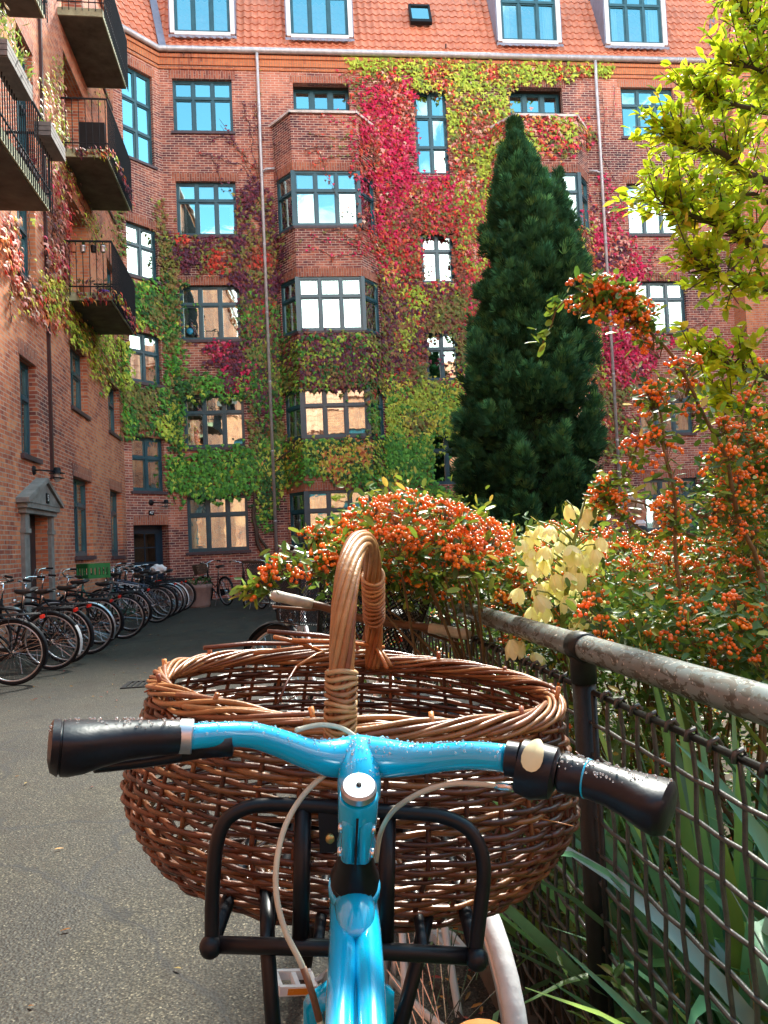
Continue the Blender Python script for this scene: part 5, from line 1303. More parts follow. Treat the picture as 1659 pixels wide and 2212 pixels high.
def bike(loc,rz,label,group='bicycles parked along the left wing',frame='iron',step=False,guard='iron',rack=True,basket=None,tyre='rubber',steer=0,lean=0,grip='rubber',sad='saddle',light='red',bar='swept',barmat='chrome',saddle_h=.95,scale=1.,pedalm='alu',guardtip=None,bh=0,barz=0,bz=0):
    t=thing('bicycle',label,'bicycle',loc,0,group); t.rotation_euler=(-lean,0,rz)
    z=HALF; WB=1.06
    fm=M[frame]; BB=Vector((.44,0,.29)); ST=Vector((.30,0,.76)); HT=Vector((.82,0,.86 if not step else .84)); HB=Vector((.86,0,.68 if not step else .62))
    b=MB()
    b.tube([BB,ST],.0155,8)
    if step: b.tube([HB,(.70,0,.46),(.56,0,.35),BB],.017,8); b.tube([HT-Vector((0,0,.06)),(.68,0,.56),(.52,0,.46),(.38,0,.50)],.014,8)
    else: b.tube([HB,BB],.017,8); b.tube([HT-Vector((0,0,.03)),ST-Vector((0,0,.03))],.0145,8)
    b.tube([HB,HT],.020,10)
    for s in(-1,1):
        b.tube([BB+Vector((0,s*.03,0)),(.20,s*.05,.31),(0,s*.058,z)],.009,6); b.tube([ST+Vector((-.01,s*.02,-.04)),(.16,s*.045,.56),(0,s*.058,z)],.008,6)
    b.build('frame',fm,t,True,True)
    b=MB(); b.tube([ST,ST+Vector((-.03,0,saddle_h-.78))],.0125,8); b.build('seat_post',M['chrome'],t,True,True)
    b=MB(); c=Vector((.25,0,saddle_h)); vs=[];fs=[];n=10;K=10
    for i in range(n+1):
        u=i/n; x=-.13+.27*u; w=.085*math.exp(-((u-.16)/.34)**2)+.018*(1-u)+.016; h=.030+.008*math.sin(u*3); top=.012*math.cos(u*5)
        if i in (0,n): w*=.5;h*=.5
        for k in range(K): a=2*math.pi*k/K; vs.append(c+Vector((x,w*math.cos(a),top+h*math.sin(a)*(1 if math.sin(a)>0 else .8))))
    for i in range(n):
        for k in range(K): fs.append((i*K+k,i*K+(k+1)%K,(i+1)*K+(k+1)%K,(i+1)*K+k))
    fs.append(tuple(range(K)));fs.append(tuple(n*K+k for k in range(K)))
    b.add(vs,fs)
    b.build('saddle',M[sad],t,True,True)
    # steering
    ax=(HT-HB).normalized(); SM=Matrix.Translation(HT)@Matrix.Rotation(steer,4,ax)@Matrix.Translation(-HT)
    FA=Vector((WB,0,z)); 
    b=MB(); cr=HB+(HB-HT).normalized()*.03
    for s in(-1,1): b.tube([cr+Vector((0,s*.02,0)),cr+Vector((.01,s*.048,-.03)),cr.lerp(FA,.6)+Vector((-.02,s*.05,0)),FA+Vector((0,s*.05,0))],[.012,.011,.009,.008],6)
    b.xform(SM); b.build('fork',fm,t,True,True)
    b=MB(); top=HT+ax*(.16+barz)
    b.tube([HT,top],.0125,8)
    if bar=='swept':
        b.tube([top,top+Vector((.05,0,.03))],.014,8)
        c=top+Vector((.05,0,.035)); P=[]
        for s in(-1,1): P.append([c,c+Vector((.02,s*.10,.02)),c+Vector((-.02,s*.20,.05)),c+Vector((-.10,s*.265,.045)),c+Vector((-.20,s*.29,.03))])
        b.tube(P[0][::-1]+P[1][1:],.0115,8)
        G=[(P[i][3].lerp(P[i][4],.1),P[i][4]+(P[i][4]-P[i][3])*.12) for i in(0,1)]
    else:
        b.tube([top,top+Vector((.07,0,.0))],.015,8)
        c=top+Vector((.07,0,0)); P=[[c,c+Vector((.0,s*.15,.015)),c+Vector((-.03,s*.30,.02))] for s in(-1,1)]
        b.tube(P[0][::-1]+P[1][1:],.0125,8)
        G=[(P[i][1].lerp(P[i][2],.2),P[i][2]+(P[i][2]-P[i][1])*.05) for i in(0,1)]
    for s,(g0,g1) in zip((-1,1),G):
        d=(g1-g0); b.tube([g0-d*.12+Vector((.01,0,-.01)),g0+d*.1+Vector((.045,0,-.02)),g1+Vector((.03,-s*.01,-.035))],[.007,.006,.004],5)
    b.lathe([(.0,.02),(.022,.012),(.027,0),(.02,-.004)],12,c+Vector((-.02,.10,.03)),(0,0,1))
    # brake cables
    for s,(g0,g1) in zip((-1,1),G): b.tube([g0+Vector((.02,0,-.01)),g0+Vector((.14,-s*.06,.02)),c+Vector((.10,s*.02,-.06)),HB+Vector((.06,s*.02,.05))],.0022,4)
    b.xform(SM); hb=b.build('handlebar',M[barmat],t,True,True)
    for g0,g1 in G:
        b=MB(); n=7; b.tube([g0.lerp(g1,i/n) for i in range(n+1)],[.0155,.0165,.0158,.0168,.016,.0165,.017,.0115],10); b.xform(SM); b.build('grip',M[grip],hb,True,True)
    wheel(t,(0,0,z),tyre,0,rnd.uniform(0,1))
    fa=SM@FA; wheel(t,fa,tyre,steer,rnd.uniform(0,1))
    def guard_(C,a0,a1,S=None,tip=None):
        b=MB(); n=20; vs=[];fs=[]; 
        for i in range(n+1):
            a=R(a0+(a1-a0)*i/n)
            for j,(w,dr) in enumerate(((-.027,-.012),(-.014,.0),(0,.004),(.014,0),(.027,-.012))): r=.368+dr; vs.append(C+Vector((r*math.cos(a),w,r*math.sin(a))))
        for i in range(n):
            for j in range(4): fs.append((i*5+j,i*5+j+1,(i+1)*5+j+1,(i+1)*5+j))
        for i,f in enumerate(fs): b.add([],[]) if 0 else None
        b.add(vs,fs)
        for s in (-1,1):
            a=R(a1 if S is None else a0+ (a1-a0)*.15); b.tube([C+Vector((0,s*.05,0)),C+Vector((.36*math.cos(a),s*.026,.36*math.sin(a)))],.0025,4)
        if S is not None: b.xform(S)
        g=b.build('mudguard',M[guard],t,True,True)
    if guard:
        guard_(Vector((0,0,z)),35,205); guard_(FA,20,165,SM)
        if guardtip:
            b=MB(); n=8; vs=[];fs=[]
            for i in range(n+1):
                a=R(150+58*i/n)
                for w,dr in ((-.029,-.011),(0,.008),(.029,-.011)): vs.append(Vector((0,0,z))+Vector(((.370+dr)*math.cos(a),w,(.370+dr)*math.sin(a))))
            for i in range(n):
                for j in range(2): fs.append((i*3+j,i*3+j+1,(i+1)*3+j+1,(i+1)*3+j))
            b.add(vs,fs); b.build('mudguard_flap',M[guardtip],t,True,True)
    # drivetrain
    b=MB(); b.lathe([(.0,-.06),(.018,-.058),(.018,.058),(.0,.06)],10,BB,(0,1,0)); a=rnd.uniform(0,6.28) if bh==0 else bh
    b.lathe([(.06,-.052),(.088,-.052),(.088,-.047),(.06,-.047)],26,BB,(0,1,0)); 
    for k in range(5): b.tube([BB+Vector((0,-.05,0)),BB+Vector((.07*math.cos(k*1.257),-.05,.07*math.sin(k*1.257)))],.006,4)
    ends=[]
    for s,da in((-1,0),(1,math.pi)):
        e=BB+Vector((.17*math.cos(a+da),s*.075,.17*math.sin(a+da))); b.tube([BB+Vector((0,s*.06,0)),e],[.012,.009],6); ends.append((e,s))
    b.build('crankset',M['alu'],t,True,True)
    for e,s in ends:
        b=MB(); c=e+Vector((0,s*.055,0)); 
        b.obox(c+Vector((.038,0,0)),(.006,0,0),(0,.048,0),(0,0,.011));b.obox(c-Vector((.038,0,0)),(.006,0,0),(0,.048,0),(0,0,.011))
        for q in(-.045,0,.045): b.obox(c+Vector((0,q,0)),(.034,0,0),(0,.006,0),(0,0,.009))
        pd=b.build('pedal',M[pedalm],t,False,True)
        b=MB(); b.obox(c-Vector((.0455,0,0)),(.0012,0,0),(0,.028,0),(0,0,.007)); b.build('reflector',M['amber'],pd,False,True)
    b=MB(); C0=Vector((.0,-.052,z)); up=[(BB+Vector((-.0,-.05,.092))),C0+Vector((0,0,.045))]; lo=[BB+Vector((0,-.05,-.092)),C0-Vector((0,0,.045))]
    if step or frame=='iron':
        vs=[BB+Vector((.10*math.cos(q),-.056,.10*math.sin(q))) for q in [R(x) for x in range(-90,91,20)]]+[Vector((-.03,-.056,z+.05)),Vector((-.06,-.056,z)),Vector((-.03,-.056,z-.05))]
        n=len(vs); v2=[v+Vector((0,-.014,0)) for v in vs]; b.add(vs+v2,[tuple(range(n)),tuple(range(n,2*n))[::-1]]+[(i,i+n,(i+1)%n+n,(i+1)%n) for i in range(n)]); b.build('chain_guard',fm,t,False,True)
    else:
        b.tube(up,.004,4);b.tube(lo,.004,4); b.lathe([(.02,-.055),(.045,-.055),(.045,-.048),(.02,-.048)],16,(0,0,z),(0,1,0)); b.build('chain',M['metalblack'],t,False,True)
    if rack:
        b=MB(); h=.755
        for y in (-.06,-.02,.02,.06): b.tube([(.17,y,h),(-.28,y,h)],.0045,5)
        b.tube([(.17,-.065,h),(.19,0,h+.005),(.17,.065,h),(-.28,.065,h),(-.31,0,h-.005),(-.28,-.065,h)],.0055,6,closed=True)
        for s in(-1,1): b.tube([(-.18,s*.065,h),(-.02,s*.062,z+.02)],.005,5); b.tube([(.0,s*.065,h),(-.01,s*.062,z+.02)],.004,5)
        b.build('luggage_rack',M['iron'],t,True,True)
    if light:
        b=MB(); P=Vector((-.325,0,.72)) if rack else Vector((-.365,0,.55))
        b.obox(P,(.012,0,0),(0,.045,0),(0,0,.018)); b.build('tail_light',M[light],t,False,True)
    b=MB(); h=HB+Vector((.09,0,.10)); b.lathe([(.0,-.03),(.02,-.028),(.032,.0),(.033,.02),(.0,.026)],12,h,(1,0,0)); b.tube([h,HB+Vector((.02,0,.08))],.005,5); b.xform(SM); b.build('headlight',M['chrome'],t,True,True)
    if lean>=0 and lean<.15:
        b=MB(); b.tube([BB+Vector((-.06,.03,-.02)),Vector((.30,.16,.015)),Vector((.27,.17,.012))],.007,5); b.build('kickstand',M['alu'],t,True,True)
    if basket=='wicker':
        b=MB(); C=HT+Vector((.24,0,.06)); 
        for k in range(13):
            q=k/12; zz=-.11+.23*q; hx,hy=.115+.03*q,.17+.04*q; P=[]
            for i in range(48):
                a=2*math.pi*i/48; ca,sa=math.cos(a),math.sin(a); e=.55; px=hx*abs(ca)**e*(1 if ca>0 else -1); py=hy*abs(sa)**e*(1 if sa>0 else -1); w=1+.012*(1 if (i//2+k)%2 else -1); P.append(C+Vector((px*w,py*w,zz)))
            b.tube(P,.008,5,closed=True)
        b.obox(C-Vector((0,0,.11)),(.11,0,0),(0,.165,0),(0,0,.006)); b.xform(SM); b.build('basket',M['wickerdark'],t,True,True)
    if basket=='wire':
        b=MB(); C=HT+Vector((.25,0,.03+bz)); hx0,hx1,hy0,hy1=.10,.135,.15,.19; z0,z1=-.13,.13
        def rect(q): hx,hy=hx0+(hx1-hx0)*q,hy0+(hy1-hy0)*q; zz=z0+(z1-z0)*q; return [C+Vector((sx*hx,sy*hy,zz)) for sx,sy in((1,1),(-1,1),(-1,-1),(1,-1))]
        T_=rect(1);B_=rect(0)
        b.tube(T_,.005,6,closed=True);b.tube(rect(.97),.004,5,closed=True);b.tube(B_,.004,5,closed=True)
        for i in range(4):
            j=(i+1)%4; L=(T_[j]-T_[i]).length; n=int(L/.018)
            b.tube([T_[i],B_[i]],.0045,5)
            for k in range(-n,n+1):   # diagonal mesh
                for sgn in(1,-1):
                    pts=[]
                    for q in (0,.25,.5,.75,1):
                        u=(k/n)+sgn*q*.75*(.26/ L)*1.3+(.0 if sgn>0 else .5)
                        if -0.001<=u<=1.001: pts.append(T_[i].lerp(T_[j],u).lerp(B_[i].lerp(B_[j],u),q))
                    if len(pts)>1: b.tube(pts,.0022,3)
        for k in range(9): u=k/8; b.tube([B_[0].lerp(B_[3],u),B_[1].lerp(B_[2],u)],.002,4)
        for k in range(7): u=k/6; b.tube([B_[0].lerp(B_[1],u),B_[3].lerp(B_[2],u)],.002,4)
        b.xform(SM); b.build('basket',M['metalblack'],t,False,True)
    if scale!=1: t.scale=(scale,)*3
    return t
M['amber']=simple('amber_reflector',(.65,.22,.02),.25,var=.1,coat=.4)
M['wickerdark']=simple('wicker_dark',(.09,.055,.03),.6,var=.4,scale=25,bmp=.5)
M['whitegrip']=simple('worn_pale_grip',(.55,.50,.40),.6,var=.3,scale=25,bmp=.3)
M['whitetyre']=simple('white_tyre',(.62,.61,.60),.6,var=.2,scale=12,bmp=.3)
M['bluegrey']=simple('blue_grey_paint',(.05,.09,.15),.35,var=.2,coat=.4)
M['greenpaint']=simple('dark_green_paint',(.01,.10,.07),.35,var=.2,coat=.4)
M['silver']=simple('silver_paint',(.42,.43,.46),.35,metal=.3,var=.15,coat=.4)
def camxy(x,z): return Vector((x*math.cos(YAW)+z*math.sin(YAW),z*math.cos(YAW)-x*math.sin(YAW),0))
def pxz(px,z): # ground point under a column of the picture at depth z
    return camxy((px-829.5)/FPX*z*1.0+ (1.33*.045),z)
rows=[ # px of rear wheel, depth, heading offset deg, options, label
 (12,8.25,6,dict(step=True,light='red',barmat='chrome',rack=True),'black step-through bicycle with red rear light, nearest of the row at the left edge'),
 (93,9.15,4,dict(step=False,guardtip='white',rack=True,barmat='chrome'),'black bicycle with a white mudguard flap, second from the left'),
 (128,9.75,8,dict(step=True,sad='saddle',bar='flat'),'black bicycle tucked between the white flapped one and the one with a silver mudguard'),
 (178,10.6,3,dict(guard='alu',step=False,barmat='chrome'),'black bicycle with a polished silver rear mudguard and small red lamp'),
 (196,11.5,9,dict(step=True,guard='iron',bar='swept'),'dark step-through bicycle half hidden before the green crate'),
 (255,12.35,2,dict(step=False,guard=None,rack=True,bar='swept',light=None,barmat='chrome'),'tall black bicycle with a bare rear wheel and the green crate on its front'),
 (272,13.4,6,dict(frame='greenpaint',step=True,bar='flat'),'dark green bicycle in the thick of the row'),
 (322,14.75,4,dict(frame='silver',step=False,guard=None,rack=False,light=None,bar='flat'),'silver white diamond frame bicycle without mudguards'),
 (335,15.4,7,dict(frame='bluegrey',guard='iron',step=False),'blue grey bicycle just behind the silver white frame'),
 (348,16.0,5,dict(frame='iron',guard='alu',step=True,basket='wire'),'black bicycle with silver mudguards and a wire basket near the far end of the row'),
 (362,16.7,8,dict(frame='iron',guard='white',step=True),'black bicycle with white mudguards, last but one of the row'),
 (300,17.2,14,dict(frame='bluegrey',guard='iron',step=False,bar='flat'),'blue grey bicycle leaning by the corner left of the blue door'),
 (338,18.6,-10,dict(frame='iron',guard='alu',step=True,basket='wire',bar='swept'),'bicycle with a wire basket right in front of the blue door'),
 (312,18.0,22,dict(frame='brownleather',guard='iron',step=True,sad='brownleather'),'brown step-through bicycle with a brown saddle near the blue door'),
 (378,17.6,5,dict(frame='iron',step=False,rack=True),'black bicycle at the far end of the row before the blue door')]
for i,(px,z,a,o,lab) in enumerate(rows):
    P=pxz(px,z); P.y+=rnd.uniform(-.12,.12); bike(P,math.pi-R(a)+rnd.uniform(-.12,.12),lab,steer=rnd.uniform(-.6,.6),lean=rnd.uniform(.02,.13),saddle_h=rnd.uniform(.88,1.02),barz=rnd.uniform(-.02,.07),**o)
# green crate on the tall black bicycle
def crate(P,rz,label):
    t=thing('plastic_crate',label,'crate',P,rz); b=MB(); hx,hy,h=.18,.24,.24
    for s in(-1,1):
        for (c,A,B) in ((Vector((s*hx,0,0)),Vector((0,1,0)),hy),(Vector((0,s*hy,0)),Vector((1,0,0)),hx)):
            nn=Vector((1,0,0)) if abs(A.y)>.5 else Vector((0,1,0))
            for z0,z1 in ((0,.05),(.17,.24)): b.obox(c+Vector((0,0,(z0+z1)/2)),A*(B-.006),nn*.006,Vector((0,0,(z1-z0)/2)))
            for k in range(6): b.obox(c+A*(B*(-.9+1.8*k/5))+Vector((0,0,.11)),A*.016,nn*.005,Vector((0,0,.06)))
    b.obox((0,0,.006),(hx-.007,0,0),(0,hy-.007,0),(0,0,.005)); b.build('crate_body',M['green'],t,False,True); return t
P=pxz(190,12.6); crate(Vector((P.x,P.y-.02,.98)),R(38),'bright green plastic crate riding on the tall black bicycle')
# bag over a saddle
def bag(P,label):
    t=thing('plastic_bag',label,'bag',P); b=MB(); n=14;K=14;vs=[];fs=[]
    for i in range(n+1):
        th=math.pi*i/n
        for k in range(K):
            ph=2*math.pi*k/K; d=Vector((math.sin(th)*math.cos(ph),math.sin(th)*math.sin(ph),math.cos(th))); r=1+.28*noise.noise(d*2.3)+.10*noise.noise(d*6); vs.append(Vector((d.x*.17*r,d.y*.12*r,d.z*.10*r)))
    for i in range(n):
        for k in range(K): fs.append((i*K+k,(i+1)*K+k,(i+1)*K+(k+1)%K,i*K+(k+1)%K))
    b.add(vs,fs); b.build('bag_cover',M['blind'],t,False,True)
P=pxz(352,16.4); bag(Vector((P.x-.2,P.y,1.0)),'crumpled white plastic bag pulled over a bicycle saddle')
g2='bicycles leaning by the back wall'
def two(p_rear,z_rear,p_front,z_front,label,**o):
    A=pxz(p_rear,z_rear);B=pxz(p_front,z_front); d=B-A; return bike(A,math.atan2(d.y,d.x),label,**o)
two(478,18.6,432,19.4,'dark bicycle with a wicker front basket beside the planter',group=g2,basket='wicker',step=True,steer=.2,lean=.06)
two(552,17.0,508,17.9,'dark bicycle with chrome swept handlebar, second from the planter',group=g2,step=True,steer=-.5,lean=.06,barmat='chrome')
two(592,17.4,560,18.4,'dark bicycle half hidden behind the berry sprigs by the back wall',group=g2,step=False,lean=.06)
g3='bicycles parked against the bed rail'
two(612,11.3,680,12.2,'black bicycle standing alone midway on the path, its wheel left of the berries',group=g3,step=True,lean=.05)
two(602,14.6,660,15.3,'bicycle with pale mudguards beyond the path middle',group=g3,guard='white',step=True,lean=.05,grip='whitegrip')
two(735,4.5,610,5.2,'silver handlebarred bicycle behind the wire basket, leaning on the rail end',group=g3,step=True,lean=-.12,steer=.3,scale=1.12,grip='rubber',frame='silver',basket='wire',barz=.12,bz=.1)
two(800,3.25,665,3.9,'bicycle with pale grips leaning on the rail just beyond the wire basket',group=g3,step=True,lean=-.16,steer=.2,scale=1.05,grip='whitegrip',frame='white',basket='wire',barz=.08,bz=.12)
A=camxy(-.01,1.50);B=camxy(-.32,2.43);d=B-A
bike(A,math.atan2(d.y,d.x),'white bicycle with black wire basket and worn pale grips just ahead of the wicker basket',group=g3,frame='white',tyre='rubber',step=False,guard=None,rack=False,light=None,basket='wire',grip='whitegrip',bar='flat',barmat='brownleather',lean=-.19,steer=-.3,barz=.08,bz=.25,pedalm='white',bh=math.pi-.68,scale=1.02)
wt=[o for o in COL.objects if o.name.startswith('wheel') and o.parent and o.parent.name==[x for x in COL.objects if x.get('label','').startswith('white bicycle')][0].name]
w0=min(wt,key=lambda o:abs(o.location.x)); dd=wheel_data('whitetyre'); w0.data=dd[0]
for c in w0.children:
    if c.name.startswith('tyre'): c.data=dd[1]
# planter by the back wall
def pot(P,r,h,label,m,plant=None,name='flower_pot'):
    t=thing(name,label,'plant pot',P); b=MB(); b.lathe([(.0,0),(r*.82,0),(r*.86,h*.1),(r*.97,h*.8),(r,h*.82),(r*1.02,h),(r*.93,h),(r*.90,h*.85),(0,h*.84)],18); b.build('pot_body',m,t,True,True)
    if plant:
        T=[];Yd=[];Z=[];S_=[];C=[]
        for _ in range(plant[0]):
            a=rnd.uniform(0,6.28); rr=r*math.sqrt(rnd.random())*plant[4]; T.append((rr*math.cos(a),rr*math.sin(a),h*.9+rnd.random()*plant[1]));Yd.append((math.cos(a),math.sin(a),rnd.uniform(.2,1.5)));Z.append((rnd.gauss(0,.5),rnd.gauss(0,.5),1));S_.append(plant[2]*rnd.uniform(.6,1.3)); v=rnd.uniform(.7,1.3); C.append(tuple(x*v for x in rnd.choice(plant[3])))
        o=bulk('plant',tv,tf,frames(Yd,Z,S_),T,C,M['shrubleaf']); o.parent=t; o['kind']='stuff'
    return t
GR=[(.03,.10,.02),(.06,.15,.03),(.02,.07,.02)]
pot(pxz(414,18.6),.36,.55,'wide pink clay planter with low greenery by the back wall',M['clay'],(160,.18,.10,GR,1.0),'planter')
# balcony things
z=6.55
def bal(Y,d,zz): 
    p=FL.pt(lu(Y),zz,d); return p
pot(bal(15.75,.30,z),.12,.24,'terracotta pot at the near corner of the lowest far balcony',M['terracotta'],(40,.12,.10,[(.3,.12,.2),(.1,.15,.05)],1))
pot(bal(15.8,.66,z),.11,.16,'small purple pot with dry grass on the lowest far balcony',M['purple'],(60,.22,.10,[(.25,.22,.12),(.15,.16,.08)],1.2))
pot(bal(16.6,.55,z),.13,.22,'dark pot beside the purple one on the lowest far balcony',M['rubber'],(60,.22,.12,GR,1.2))
# cover hung in the middle balcony
t=thing('garden_chair','folded dark garden chair leaning inside the middle far balcony','chair',bal(16.0,.42,9.45)); b=MB()
b.obox(FL.pt(lu(16.1),9.45+.48,.45),FL.U*.04,FL.N*.26,Vector((0,0,.44))); b.obox(FL.pt(lu(16.35),9.45+.25,.5),FL.U*.2,FL.N*.24,Vector((0,0,.02))); b.build('seat_and_back',M['metalblack'],t)
# hanging tins on the lowest far balcony
for k,(d,cc) in enumerate(((.18,'terracotta'),(.36,'alu'),(.56,'metalblack'),(.74,'alu'))):
    P=bal(15.38,d,z+.92); pot(P-Vector((0,0,.12)),.055,.13,['clay coloured little can on the lowest far balcony railing, nearest the wall','dull silver little can hanging second from the wall on the lowest far balcony railing','dark little can hanging between two silver ones on the lowest far balcony railing','bright silver little can at the outer corner of the lowest far balcony railing'][k],M[cc],(20,.06,.05,GR,1),'hanging_can')
# planter boxes on the near balcony railing
def pbox(Y0,Y1,label,cols,n,hh):
    a,c=lu(Y0),lu(Y1); o=.81; zt=7.42; t=thing('planter_box',label,'planter box',FL.pt(a,zt,o)); b=MB()
    for k in range(3): FL.box(b,a,c,zt-.20+k*.068,zt-.20+k*.068+.058,o,o+.018);FL.box(b,a,c,zt-.20+k*.068,zt-.20+k*.068+.058,o+.21,o+.228);FL.box(b,a-.018,a-.001,zt-.20+k*.068,zt-.20+k*.068+.058,o,o+.228);FL.box(b,c+.001,c+.018,zt-.20+k*.068,zt-.20+k*.068+.058,o,o+.228)
    FL.box(b,a,c,zt-.21,zt-.202,o,o+.228); FL.box(b,a+.01,c-.01,zt-.10,zt-.03,o+.02,o+.205)
    b.build('box',M['greywood'],t)
    T=[];Yd=[];Z=[];S_=[];C=[]
    for _ in range(n):
        u=rnd.uniform(a,c); p=FL.pt(u,zt-.03+hh*rnd.random()**1.4,o+.11)+FL.N*rnd.gauss(0,.08); T.append(p);Yd.append(Vector((rnd.gauss(0,.6),rnd.gauss(0,.6),1)));Z.append((rnd.gauss(0,1),rnd.gauss(0,1),.5));S_.append(rnd.uniform(.06,.13)); v=rnd.uniform(.7,1.3); C.append(tuple(x*v for x in rnd.choice(cols)))
    if n: tag(bulk('plant',tv,tf,frames(Yd,Z,S_),T,C,M['treeleaf'],t),kind='stuff')
M['greywood']=simple('grey_wood',(.20,.18,.17),.8,var=.3,scale=8,bmp=.3)
pbox(10.8,11.5,'grey slatted planter box overhanging the far corner of the near balcony',[(.2,.3,.04),(.3,.35,.06)],40,.12)
pbox(9.05,9.95,'grey slatted planter box with leafy lime herbs high at the left edge',[(.28,.40,.06),(.35,.42,.10),(.18,.28,.05),(.45,.30,.15)],330,.45)
# geranium flower on the near balcony
t=thing('geranium','bright red geranium bloom behind the near balcony railing','flower',bal(11.0,.70,6.55)); b=MB()
b.tube([bal(11.0,.70,6.56),bal(11.0,.72,6.95)],.006,5); b.build('stem',M['twig'],t); b=MB()
for _ in range(14): b.sphere(bal(11.0,.72,6.97)+Vector((rnd.gauss(0,.03),rnd.gauss(0,.03),rnd.gauss(0,.025))),.02,6,4)
b.build('bloom',M['red'],t,True)
# creeper fringe along the middle far balcony slab
V=Vine()
for zz,n in ((9.45,150),(6.55,170)):
    for _ in range(n):
        if rnd.random()<.5: p=FL.pt(lu(15.43),zz-.05+rnd.gauss(0,.06),rnd.uniform(.15,.88)); 
        else: p=FL.pt(lu(rnd.uniform(15.4,17.6)),zz-.06+rnd.gauss(0,.07),.90+rnd.uniform(0,.05))
        V.leaf(p,FL,dict(purple=4,red=3,orange=1,lime=2,pink=1),.11)
V.build('wine red creeper trailing over the edges of the two lower far balconies')
# ================================================================= THE BLUE BICYCLE IN FRONT
M['blue']=simple('sky_blue_paint',(.0,.40,.68),.22,var=.06,scale=4,coat=.9)
M['cable']=simple('cream_cable',(.50,.46,.34),.45,var=.15,scale=20,coat=.2)
M['gripblack']=simple('black_grip',(.007,.006,.010),.38,var=.3,scale=30,bmp=.15,spec=.35)
M['creamlogo']=simple('cream_badge',(.62,.55,.30),.5,var=.1)
hb=thing('bicycle','sky blue bicycle in the foreground with a wicker basket on its front rack','bicycle',camxy(-.02,.15))
def spl(P,k=6):
    P=[Vector(p) for p in P]; out=[]
    for i in range(len(P)-1):
        p0=P[max(0,i-1)];p1=P[i];p2=P[i+1];p3=P[min(len(P)-1,i+2)]
        for j in range(k):
            t=j/k; out.append(.5*((2*p1)+(p2-p0)*t+(2*p0-5*p1+4*p2-p3)*t*t+(3*p1-p0-3*p2+p3)*t**3))
    out.append(P[-1]); return out
def lerpl(a,n):
    r=[]
    for i in range(n):
        s=i/(n-1)*(len(a)-1); k=min(len(a)-2,int(s)); r.append(a[k]+(a[k+1]-a[k])*(s-k))
    return r
# handlebar
HBP=[at(405,1592,.675),at(470,1587,.69),at(540,1588,.71),at(600,1604,.725),(at(665,1628,.74)),at(720,1638,.755),at(775,1634,.765),at(840,1638,.755),at(900,1640,.74),at(960,1636,.72),at(1020,1632,.70),at(1095,1638,.68)]
P=spl(HBP,5); b=MB()
rs=lerpl([.0112,.0112,.0118,.0128,.0145,.0185,.0215,.0185,.0150,.0132,.0126,.0122],len(P)); b.tube(P,rs,20)
b.tube([at(1095,1638,.68),at(1180,1660,.667)],.0112,12); b.tube([at(405,1592,.675),at(200,1600,.645)],.0112,12)
bar_o=b.build('handlebar',M['blue'],hb,True)
# water beads
def beads(P,rs,n,name,parent,m,lo=.2,hi=1.3,rr=(.0006,.0016)):
    b=MB()
    for _ in range(n):
        s=rnd.uniform(0,1)*(len(P)-1); i=min(len(P)-2,int(s)); c=P[i].lerp(P[i+1],s-i); d=(P[i+1]-P[i]).normalized(); r=rs[i]
        side=d.cross(Vector((0,0,1))).normalized(); up=side.cross(d).normalized()*-1 if side.cross(d).z<0 else side.cross(d).normalized(); a=rnd.uniform(-hi,hi)
        nrm=(up*math.cos(a)+side*math.sin(a)); q=rnd.uniform(*rr); b.sphere(c+nrm*(r+q*.15),q,7,5)
    return tag(b.build(name,m,parent,True),kind='stuff')
def water():
    m,nt,bb=mat('water_bead'); bb.inputs['Base Color'].default_value=(1,1,1,1); bb.inputs['Roughness'].default_value=.02; bb.inputs['IOR'].default_value=1.33; bb.inputs['Transmission Weight'].default_value=.85; return m
M['water']=water()
beads(P,rs,300,'water_drops',hb,M['water'])
# left grip (ergonomic, wide at the end)
def oval(b,C,axis,prof,n=24,upv=None,m=0):
    """prof: list of (t, rx, rz_up, rz_down, dz)"""
    axis=Vector(axis); L=axis.length; d=axis.normalized(); side=d.cross(Vector((0,0,1))).normalized(); up=side.cross(d).normalized()
    vs=[];fs=[]
    for (t,rx,ru,rd,dz) in prof:
        for k in range(n):
            a=2*math.pi*k/n; s_,c_=math.sin(a),math.cos(a); vs.append(Vector(C)+d*(t*L)+side*(rx*c_*.95)+up*((ru if s_>0 else rd)*s_*.95+dz))
    for i in range(len(prof)-1):
        for k in range(n): l=(k+1)%n; fs.append((i*n+k,i*n+l,(i+1)*n+l,(i+1)*n+k))
    fs.append(tuple(range(n))[::-1]); fs.append(tuple((len(prof)-1)*n+k for k in range(n)))
    b.add(vs,fs,m)
b=MB(); g0=at(388,1590,.675);g1=at(104,1597,.635)
oval(b,g0,g1-g0,[(0,.0155,.0140,.0150,0),(.01,.0165,.0150,.0165,0),(.2,.0168,.0150,.0175,0),(.4,.0185,.0152,.0200,0),(.58,.023,.0155,.0250,0),(.72,.029,.0158,.0305,0),(.84,.031,.0160,.0325,0),(.895,.030,.0156,.0320,0),(.90,.028,.0140,.030,0),(.91,.028,.0140,.030,0),(.915,.031,.0165,.032,0),(.97,.029,.0165,.028,0),(.995,.020,.012,.018,0),(1.,.008,.005,.006,0)],28)
gl=b.build('grip',M['gripblack'],bar_o,True,angle=50)
beads([g0.lerp(g1,i/10) for i in range(11)],[.0148,.0152,.0152,.0154,.0156,.0158,.016,.016,.016,.016,.0155],80,'water_drops',gl,M['water'],hi=1.0,rr=(.0006,.0015))
